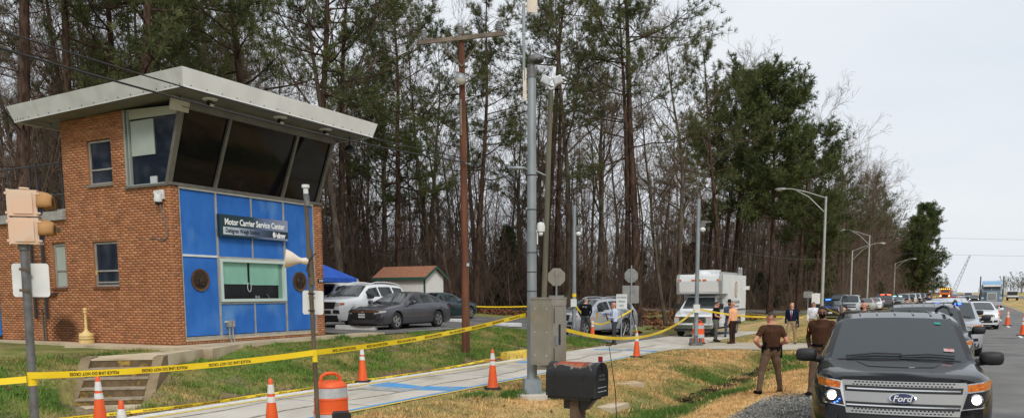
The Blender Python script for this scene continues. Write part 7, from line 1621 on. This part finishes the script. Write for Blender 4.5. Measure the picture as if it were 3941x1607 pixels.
    def blob(tag, c, r): prim.append((tag, [c], r))
    blob('skin', hp(0, -.005, .03), (.077, .096, .088)); blob('skin', hp(0, .015, -.035), (.064, .078, .085)); cap('skin', [hp(0, .02, -.06), hp(0, .055, -.092)], [.05, .03])
    cap('skin', [hp(0, .092, .012), hp(0, .108, -.028)], [.011, .016]); cap('skin', [hp(-.018, .085, -.064), hp(.018, .085, -.064)], [.012, .012])
    for sx in (-1, 1): blob('skin', hp(sx * .078, -.008, -.004), (.014, .026, .036)); cap('skin', [hp(sx * .018, .082, .030), hp(sx * .045, .074, .030)], [.014, .012])
    mb = MB(); 
    for tag, P, R_ in prim:
        if len(P) == 1:
            mb.M = None; r = R_; mb.ball(P[0], r, 12)
        else:
            V = [Vector(p) for p in P]; a, e = V[0] - (V[1] - V[0]).normalized() * R_[0] * .55, V[-1] + (V[-1] - V[-2]).normalized() * R_[-1] * .55
            a2, e2 = V[0] - (V[1] - V[0]).normalized() * R_[0] * .95, V[-1] + (V[-1] - V[-2]).normalized() * R_[-1] * .95
            mb.tube([a2, a] + V + [e, e2], [R_[0] * .3, R_[0] * .83] + list(R_) + [R_[-1] * .83, R_[-1] * .3], 12)
    me = mb.mesh('body', m_skin[skin]); o = bpy.data.objects.new('body', me); COL.objects.link(o)
    md = o.modifiers.new('r', 'REMESH'); md.mode = 'VOXEL'; md.voxel_size = vox; md.use_smooth_shade = True
    if vox > .012: md2 = o.modifiers.new('s', 'SMOOTH'); md2.iterations = 2; md2.factor = .4
    dg = bpy.context.evaluated_depsgraph_get(); nm = bpy.data.meshes.new_from_object(o.evaluated_get(dg)); bpy.data.objects.remove(o); bpy.data.meshes.remove(me)
    n = len(nm.polygons); C = np.empty(n * 3, np.float32); nm.polygons.foreach_get('center', C); C = C.reshape(-1, 3)
    best = np.full(n, 9e9); lab = np.zeros(n, int); tags = ['skin', 'top', 'legs', 'shoe']
    for tag, P, R_ in prim:
        if len(P) == 1: dd = (np.linalg.norm((C - np.array(P[0])) / np.array(R_), axis=1) - 1) * min(R_)
        else:
            dd = np.full(n, 9e9)
            for k in range(len(P) - 1):
                a, e = np.array(P[k]), np.array(P[k + 1]); ab = e - a; u = np.clip((C - a) @ ab / (ab @ ab + 1e-9), 0, 1); dd = np.minimum(dd, np.linalg.norm(C - a - u[:, None] * ab, axis=1) - (R_[k] + (R_[k + 1] - R_[k]) * u))
        m = dd < best; best[m] = dd[m]; lab[m] = tags.index(tag)
    neck = (lab == 1) & (C[:, 2] > 1.50); lab[neck] = 0; nr_ = np.hypot(C[:, 0], C[:, 1] - fwd); lab[(lab == 0) & (C[:, 2] > 1.30) & (C[:, 2] < 1.475 + .0 * nr_) & (nr_ < .24)] = 1; lab[(lab == 0) & (C[:, 2] > 1.36) & (C[:, 2] < 1.50) & (nr_ > .066) & (nr_ < .24)] = 1
    lab[(lab == 1) & (C[:, 2] < .985) & (np.abs(C[:, 0]) < .20)] = 2; lab[(lab == 2) & (C[:, 2] > .985)] = 1
    nm.materials.clear()
    for m in (m_skin[skin], top, legs, shoe or cloth('shoe_black', (24, 24, 26))): nm.materials.append(m)
    nm.polygons.foreach_set('material_index', lab.astype(np.int32)); nm.polygons.foreach_set('use_smooth', np.ones(n, bool)); nm.update(); nm.name = 'body'
    link('body', nm, t)
    def part(name, p, m, s_=60, parent=None): return O(name, p, m, parent or t, s_)
    p = MB(); p.lathe([(.072, 1.462), (.074, 1.475), (.066, 1.512), (.060, 1.514)], 18, (0, fwd + .004, 0), cap=False); part('collar', p, top)
    # hair: upper and back shell of the head
    p = MB(); G = []
    zc = {'brown': .0, 'black': -.01, 'grey': .0, 'bald': .0, 'shaved': .005}[hair]
    for th_ in np.linspace(.02, 2.0, 9):
        row = []
        for ph in np.linspace(0, 2 * pi, 25):
            lim = 1.05 + .75 * (.5 - .5 * math.cos(ph - pi / 2 + pi)) if hair != 'long' else 2.0
            lim = 1.0 + .80 * (.5 - .5 * math.sin(ph)); tt = th_ / 2.0 * lim
            row.append(hp(.083 * math.sin(tt) * math.cos(ph), -.006 + .104 * math.sin(tt) * math.sin(ph), .032 + .098 * math.cos(tt)))
        G.append(row)
    p.grid(G); part('hair', p, m_hair[hair] if hair != 'bald' else m_skin[skin])
    p = MB()
    for sx in (-1, 1): p.ball(hp(sx * .031, .086, .012), (.013, .006, .008), 8)
    eyes = part('eyes', p, mat('eye_dark', (.02, .016, .014), .2))
    if glasses:
        p = MB()
        for sx in (-1, 1): p.ball(hp(sx * .033, .099, .012), (.030, .010, .020), 10); p.tube([hp(sx * .06, .09, .016), hp(sx * .08, .0, .012)], .004, 5)
        part('sunglasses', p, m_blk)
    if mask: p = MB(); p.ball(hp(0, .050, -.052), (.064, .066, .056), 14); part('face_mask', p, mask)
    if hat == 'trooper':
        p = MB(); c0 = hp(0, 0, .07); p.lathe([(0, .14), (.05, .135), (.075, .10), (.098, .02), (.10, .0), (.165, .004), (.175, .012), (.165, -.006), (.1, -.01)], 24, c0); part('campaign_hat', p, cloth('hat_dark', (34, 36, 44)), 40)
    if hat == 'cap':
        p = MB(); c0 = hp(0, 0, .045); p.lathe([(.094, 0), (.094, .03), (.08, .065), (.04, .085), (0, .09)], 18, c0); p.add([hp(-.07, .07, .045), hp(.07, .07, .045), hp(.05, .16, .03), hp(-.05, .16, .03), hp(-.07, .07, .052), hp(.07, .07, .052), hp(.05, .16, .037), hp(-.05, .16, .037)], [(0, 1, 2, 3), (7, 6, 5, 4), (2, 6, 7, 3)]); part('cap', p, cloth('cap_dark', (26, 26, 30)), 40)
    if belt:
        p = MB(); q = [(.158 * b * math.cos(a), -.004 + .145 * b * math.sin(a)) for a in np.linspace(0, 2 * pi, 28)]
        p.grid([[(x * 1.02, y * 1.02, .975) for x, y in q], [(x * 1.06, y * 1.06, .98) for x, y in q], [(x * 1.06, y * 1.06, 1.025) for x, y in q], [(x * 1.02, y * 1.02, 1.03) for x, y in q]]); bl = part('belt', p, cloth('belt_black', (22, 21, 22)), 40)
        if belt == 'duty':
            for x, y, w, d_, h_, zz in ((.20, -.03, .055, .09, .22, .90), (-.19, -.02, .045, .07, .13, .97), (.09, -.165, .06, .035, .09, .99), (-.06, -.17, .055, .035, .08, .99), (-.175, -.10, .04, .05, .16, 1.05)):
                p = MB(); p.box((x, y, zz), (w, d_, h_), taper=.9); part('holster' if h_ > .2 else 'belt_pouch', p, MATS['cloth_belt_black'], None, bl)
            p = MB(); p.box((.215, -.02, 1.03), (.035, .06, .07), rot=Matrix.Rotation(.3, 3, 'X')); part('pistol_grip', p, m_blk, None, bl)
            p = MB(); p.box((-.175, -.10, 1.15), (.01, .01, .12)); part('radio_antenna', p, m_blk, None, bl)
    if patch_:
        for sx in (-1, 1):
            p = MB(); S_ = np.array((sx * .195, fwd, 1.41)); c0 = (sx * (.258 if arms[0 if sx < 0 else 1] != 'hip' else .30), fwd - .01, 1.315); G = []
            p.ball(c0, (.022, .052, .066), 14); part('shoulder_patch', p, patch_)
            p = MB(); p.ball((c0[0] + sx * .008, c0[1], c0[2] + .02), (.018, .028, .026), 12); part('patch_star', p, mat('patch_brown', lin((150, 84, 52)), .8))
    return t
Kc = lambda r, g, b: None
c_brown, c_khaki = cloth('brown_shirt', (80, 54, 41)), cloth('taupe_trousers', (116, 96, 80))
c_patch = mat('orange_patch', lin((226, 170, 118)), .8, col2=lin((210, 140, 90)), scale=30)
c_black, c_grey, c_white, c_navy = cloth('black_knit', (26, 27, 32)), cloth('grey_trousers', (88, 90, 94)), cloth('white_shirt', (226, 228, 236), .94), cloth('navy_jacket', (28, 34, 56))
c_lblue, c_orange, c_dkbr, c_tan, c_slate, c_trooper = cloth('pale_blue_shirt', (196, 208, 230), .94), cloth('peach_shirt', (240, 178, 138), .93), cloth('dark_brown_trousers', (58, 46, 42)), cloth('tan_trousers', (172, 150, 118)), cloth('slate_trousers', (70, 74, 80)), cloth('blue_grey_uniform', (88, 98, 116))
c_mask = cloth('black_mask', (20, 20, 22)); c_shoebr = cloth('brown_shoe', (88, 58, 42)); c_shoe = cloth('shoe_black', (24, 24, 26))
away = lambda a: D(a)       # heading: 0 faces +Y (away from the camera), positive turns left
A_ = (5.70, 17.9)
person('officer in brown shirt and taupe trousers, back turned, hands at the belt', A_, away(8), 1.80, 'ruddy', 'shaved', c_brown, c_khaki, c_shoe, ('hip', 'belt'), .17, .02, turn=.7, short=True, vox=.011, build=1.10, belt='duty', patch_=c_patch, mask=None)
B_ = (6.28, 16.5)
person('officer in brown jacket and black face mask beside the black SUV', B_, away(140), 1.82, 'dark', 'black', c_brown, c_khaki, c_shoe, ('pocket', 'pocket'), .10, .02, turn=.35, vox=.011, build=1.12, belt='plain', patch_=c_patch, mask=c_mask)
s_ = person('balding person in dark suit jacket, tie and tan trousers walking by the driveway', (12.0, 35.0), away(150), 1.76, 'fair', 'bald', c_navy, c_tan, c_shoebr, ('down', 'down'), .06, .14, turn=.2, tilt=-.3, vox=.018, build=1.08)
p = MB(); p.prism([(-.055, 1.44), (.055, 1.44), (.012, 1.08), (-.012, 1.08)], .14, .165); sh = O('shirt_front', p, c_white, s_); p = MB(); p.prism([(-.018, 1.43), (.018, 1.43), (.028, 1.12), (0, 1.06), (-.028, 1.12)], .166, .174); O('tie', p, cloth('red_tie', (120, 44, 54)), s_); p = MB(); p.bx(-.32, -.20, .06, .10, .72, 1.0); O('folder', p, m_blk, s_)
person('person in white shirt and sunglasses standing behind the officer with the mask', (14.6, 39.6), away(165), 1.75, 'ruddy', 'brown', c_white, c_tan, c_shoebr, ('hold', 'down'), .1, .05, glasses=True, vox=.02, build=1.1)
person('person in black polo, sunglasses and grey cargo trousers near the barrel', (9.15, 36.6), away(250), 1.78, 'ruddy', 'brown', c_black, cloth('cargo_grey', (112, 110, 106)), c_shoe, ('front', 'front'), .15, .05, turn=.3, short=True, glasses=True, vox=.018, build=1.1, belt='plain')
person('trooper in blue-grey uniform and broad campaign hat beside the box truck', (10.7, 40.2), away(160), 1.78, 'tan', 'black', c_trooper, cloth('trooper_trousers', (74, 84, 110)), c_shoe, ('front', 'front'), .08, .02, hat='trooper', mask=c_mask, vox=.02, belt='plain')
person('bald person in peach shirt and dark trousers, back to the camera', (9.45, 34.9), away(40), 1.77, 'ruddy', 'bald', c_orange, c_dkbr, c_shoebr, ('down', 'down'), .07, .04, turn=-.2, vox=.018, build=1.02)
p8 = person('grey-haired person in black sweater lettered POLICE on the back', (3.35, 37.0), away(-20), 1.80, 'fair', 'grey', c_black, c_grey, c_shoe, ('back', 'back'), .16, .06, turn=-.5, vox=.018, build=1.15, belt='plain')
text(p8, 'lettering', 'POLICE', .075, Matrix.Translation((0, -.165, 1.36)) @ FR, m_refls, .8, bold=.002)
p9 = person('balding person in pale blue shirt holding a black folder', (4.35, 34.6), away(75), 1.78, 'ruddy', 'bald', c_lblue, c_slate, c_shoebr, ('hold', 'hold'), .07, .05, vox=.018, build=1.05, belt='plain')
p = MB(); p.box((0, .32, 1.18), (.24, .03, .32), rot=Matrix.Rotation(-.35, 3, 'X')); O('folder', p, m_blk, p9)
OG = 'people gathered beyond the silver SUVs'
for px, Y, hd, H_, sk, hr, tp, ht, mk, lb in ((3325, 26.2, 75, 1.78, 'ruddy', 'bald', c_navy, None, c_mask, 'bald person in black mask seen over the roof of the black SUV'), (3262, 20.5, 100, 1.80, 'fair', 'black', c_black, None, None, 'person with dark hair and black jacket leaning behind the black SUV'),
    (3486, 48.5, 70, 1.75, 'fair', 'brown', c_trooper, 'cap', None, 'capped person in grey-blue shirt, leftmost of the far group'), (3503, 50.5, 200, 1.76, 'fair', 'brown', cloth('tan_vest', (150, 130, 104)), 'cap', c_mask, 'capped person in tan vest facing the grey-blue shirt'),
    (3529, 47.0, 190, 1.74, 'tan', 'black', c_black, 'cap', c_mask, 'masked person in black vest left of the silver SUVs'), (3554, 55.0, 170, 1.72, 'ruddy', 'brown', cloth('dark_green_coat', (48, 54, 50)), 'cap', None, 'capped person behind the silver SUV, left of the taller one'), (3566, 58.0, 160, 1.95, 'fair', 'black', c_navy, 'cap', None, 'tallest capped person behind the silver SUVs'), (3599, 62.0, 180, 1.72, 'ruddy', 'brown', c_dkbr, None, c_mask, 'masked person with brown hair, rightmost of the far group')):
    person(lb, YX(px, Y), away(hd), H_, sk, hr, tp, c_slate, None, ('front', 'front') if px % 2 else ('down', 'down'), .09, .03, hat=ht, mask=mk, vox=.026, group=OG, lean=.12 if px == 3262 else 0)
# ================================================================== grass and litter: uncountable cover near the camera
m_blade = mat('grass_blades', (.8, .8, .8), .85, col2=(1.2, 1.2, 1.2), scale=3, vcol=True, world=True, spec=.15)
def blades(name, label, n, srange, nrange, hmin, hmax, seed, want, wd=.009, colf=None, clump=0):
    r = np.random.default_rng(seed); s = r.uniform(*srange, n); q = r.uniform(*nrange, n)
    if clump: cs = r.uniform(*srange, clump); cn = r.uniform(*nrange, clump); k = r.integers(0, clump, n); s = cs[k] + r.normal(0, .12, n); q = cn[k] + r.normal(0, .12, n)
    keep = want(s, q); x = Rv[0] * s + Nv[0] * q; y = Rv[1] * s + Nv[1] * q
    keep &= (np.abs(x) < y * .70 + 1) & (y > 7); s, q, x, y = s[keep], q[keep], x[keep], y[keep]; m = len(s)
    z = zf(s, q) - .01; h = r.uniform(hmin, hmax, m) * (.6 + .8 * fbm(s * 1.3, q * 1.3)); a = r.uniform(0, 2 * pi, m); w = wd * (.7 + y / 26)
    dx, dy = np.cos(a) * w, np.sin(a) * w; b = r.uniform(0, 2 * pi, m); ln_ = h * r.uniform(.2, .9, m)
    V = np.stack([np.stack([x - dx, y - dy, z], -1), np.stack([x + dx, y + dy, z], -1), np.stack([x + np.cos(b) * ln_, y + np.sin(b) * ln_, z + h], -1)], 1).reshape(-1, 3)
    c = gcol(s, q) * r.uniform(.75, 1.3, (m, 1)) if colf is None else colf(r, m)
    me = npmesh(name, V, np.arange(m * 3).reshape(-1, 3), m_blade, np.repeat(c, 3, 0)); return link(name, me, kind='stuff', label=label)
def soil(s, q):
    ok = np.ones(len(s), bool); x = Rv[0] * s + Nv[0] * q; y = Rv[1] * s + Nv[1] * q
    dr = (s > 30.2 + (q + 9.85) * .45) & (s < 35.5 + (q + 9.85) * .45); ok &= ~((q > LN) & dr & (q < -1))
    ok &= ~((q > -3.75) & (s < 17.9)); ok &= ~((q < LN + .03) & (q > LF - .02))
    u = (x - BX) * math.sin(BA) + (y - BY) * math.cos(BA); v = -(x - BX) * math.cos(BA) + (y - BY) * math.sin(BA)
    ok &= ~((v > -.72) & (u > -.6) & (u < 8)) & ~((v > -1.9) & (u > -.7) & (u < 1.3) & (v < 0) & (v > -1.0 - (u + .7) * .0 - 1)) & ~((u > -.9) & (v > -1))
    wx, wy = x + 8.0, y - 16.05; a = wx * .985 + wy * .17; b = -wx * .215 + wy * .977; ok &= ~((np.abs(a) < .84) & (b > -.75) & (b < 4.2))
    ok &= ~((s > 21.7) & (q < -17.2)) & ~((s > 32.5) & (q < -13)); ok &= fbm(s * 1.4 + 30, q * 1.4) < .74
    return ok
blades('grass', 'green grass on the bank below the weigh station', 150000, (2, 34), (-18.2, -13.05), .03, .085, 1, soil)
blades('dry_grass', 'dry grass on the verge between lane, ditch and highway', 170000, (6, 31), (-9.8, -3.2), .025, .07, 2, soil)
blades('verge_grass', 'short dry grass along the highway shoulder', 60000, (17, 60), (-9.6, -1.5), .03, .07, 3, soil)
def weed(r, m): return (GREEN * .8 + DGREEN * .3) * r.uniform(.7, 1.35, (m, 1))
def hay(r, m): return TAN * r.uniform(.75, 1.25, (m, 1))
blades('weeds', 'taller green weeds in tufts on the bank', 26000, (2, 34), (-17.4, -13.3), .06, .17, 11, soil, .008, weed, 420)
blades('hay_tufts', 'taller tufts of dry grass on the verge', 22000, (8, 36), (-9.6, -4.0), .05, .13, 12, soil, .008, hay, 420)
def gcl(r, m): return np.array(lin((92, 122, 56))) * r.uniform(.6, 1.25, (m, 1))
def tuft(name, label, s0, n0, rs, n, h, seed):
    r = np.random.default_rng(seed); s = s0 + r.normal(0, rs, n); q = n0 + r.normal(0, rs * .8, n); x = Rv[0] * s + Nv[0] * q; y = Rv[1] * s + Nv[1] * q; z = zf(s, q) - .01
    hh = h * r.uniform(.5, 1.1, n); a = r.uniform(0, 2 * pi, n); w = .006 + .0003 * y; b = r.uniform(0, 2 * pi, n); ln_ = hh * r.uniform(.15, .8, n)
    V = np.stack([np.stack([x - np.cos(a) * w, y - np.sin(a) * w, z], -1), np.stack([x + np.cos(a) * w, y + np.sin(a) * w, z], -1), np.stack([x + np.cos(b) * ln_, y + np.sin(b) * ln_, z + hh], -1)], 1).reshape(-1, 3)
    return npmesh(name, V, np.arange(n * 3).reshape(-1, 3), m_blade, np.repeat(gcl(r, n), 3, 0))
VV = []
for k, (s0, n0, rs, n, h) in enumerate(((13.9, -5.6, .30, 2600, .34), (15.3, -5.5, .25, 1500, .22), (16.6, -5.5, .35, 1500, .20), (12.9, -5.3, .3, 1600, .25), (15.0, -8.3, .16, 500, .22), (15.7, -7.6, .18, 500, .20), (14.7, -9.0, .2, 450, .15), (20.3, -5.1, .5, 1600, .16), (23.5, -6.6, .5, 1600, .15), (26.5, -4.9, .6, 1500, .14), (29.0, -5.0, .5, 1200, .14), (32.6, -14.4, .5, 900, .15), (30.5, -14.0, .5, 900, .15), (19.8, -17.0, .12, 250, .2), (26.0, -16.7, .15, 250, .2), (22.5, -14.0, .2, 300, .16))):
    link('grass_clump', tuft('grass_clump', '', s0, n0, rs, n, h, 70 + k), kind='stuff', label='longer green grass growing in a clump')
# fallen leaves and bark litter
def litter(name, label, n, srange, nrange, seed, cols, want, size=.05, ymax=80):
    r = np.random.default_rng(seed); s = r.uniform(*srange, n); q = r.uniform(*nrange, n); k = want(s, q); s, q = s[k], q[k]; x = Rv[0] * s + Nv[0] * q; y = Rv[1] * s + Nv[1] * q; m = len(s); z = zf(s, q) + r.uniform(.02, .05, m)
    a = r.uniform(0, 6.28, m); l = size * r.uniform(.5, 1.2, m); t1 = np.stack([np.cos(a), np.sin(a), r.normal(0, .35, m)], -1) * l[:, None]; t2 = np.stack([-np.sin(a), np.cos(a), r.normal(0, .35, m)], -1) * l[:, None] * .6; c = np.stack([x, y, z], -1)
    V = np.stack([c - t1, c - t2, c + t1, c + t2], 1).reshape(-1, 3); C = np.array([lin(q_) for q_ in cols])[r.integers(0, len(cols), m)] * r.uniform(.7, 1.2, (m, 1))
    return link(name, npmesh(name, V, np.arange(m * 4).reshape(-1, 4), m_blade, np.repeat(C, 4, 0)), kind='stuff', label=label)
litter('leaves', 'dead leaves lying in the muddy ditch', 1500, (19, 28.5), (-6.1, -5.6), 4, ((96, 72, 54), (70, 54, 44), (128, 98, 70), (50, 42, 36)), lambda s, q: fbm(s * .5 + 2, q * .2) > .3, .055)
litter('bark_litter', 'brown pine straw and leaves under the trees', 26000, (37.5, 75), (-40, -14.2), 5, ((126, 84, 58), (104, 70, 50), (150, 106, 72), (88, 62, 46)), lambda s, q: (fbm(s * .35, q * .35 + 20) > .36) & ~((s < 45) & (q < -17)), .13)
litter('scattered_leaves', 'scattered brown leaves on the grass bank', 2200, (4, 34), (-17.5, -7), 6, ((140, 98, 66), (110, 78, 54), (168, 122, 84)), soil, .045)
litter('gravel_stones', 'loose grey stones on the gravel shoulder', 26000, (6, 17.8), (-3.75, -1.3), 8, ((150, 148, 140), (120, 118, 112), (176, 172, 164), (96, 94, 90)), lambda s, q: q > -3.6, .022)
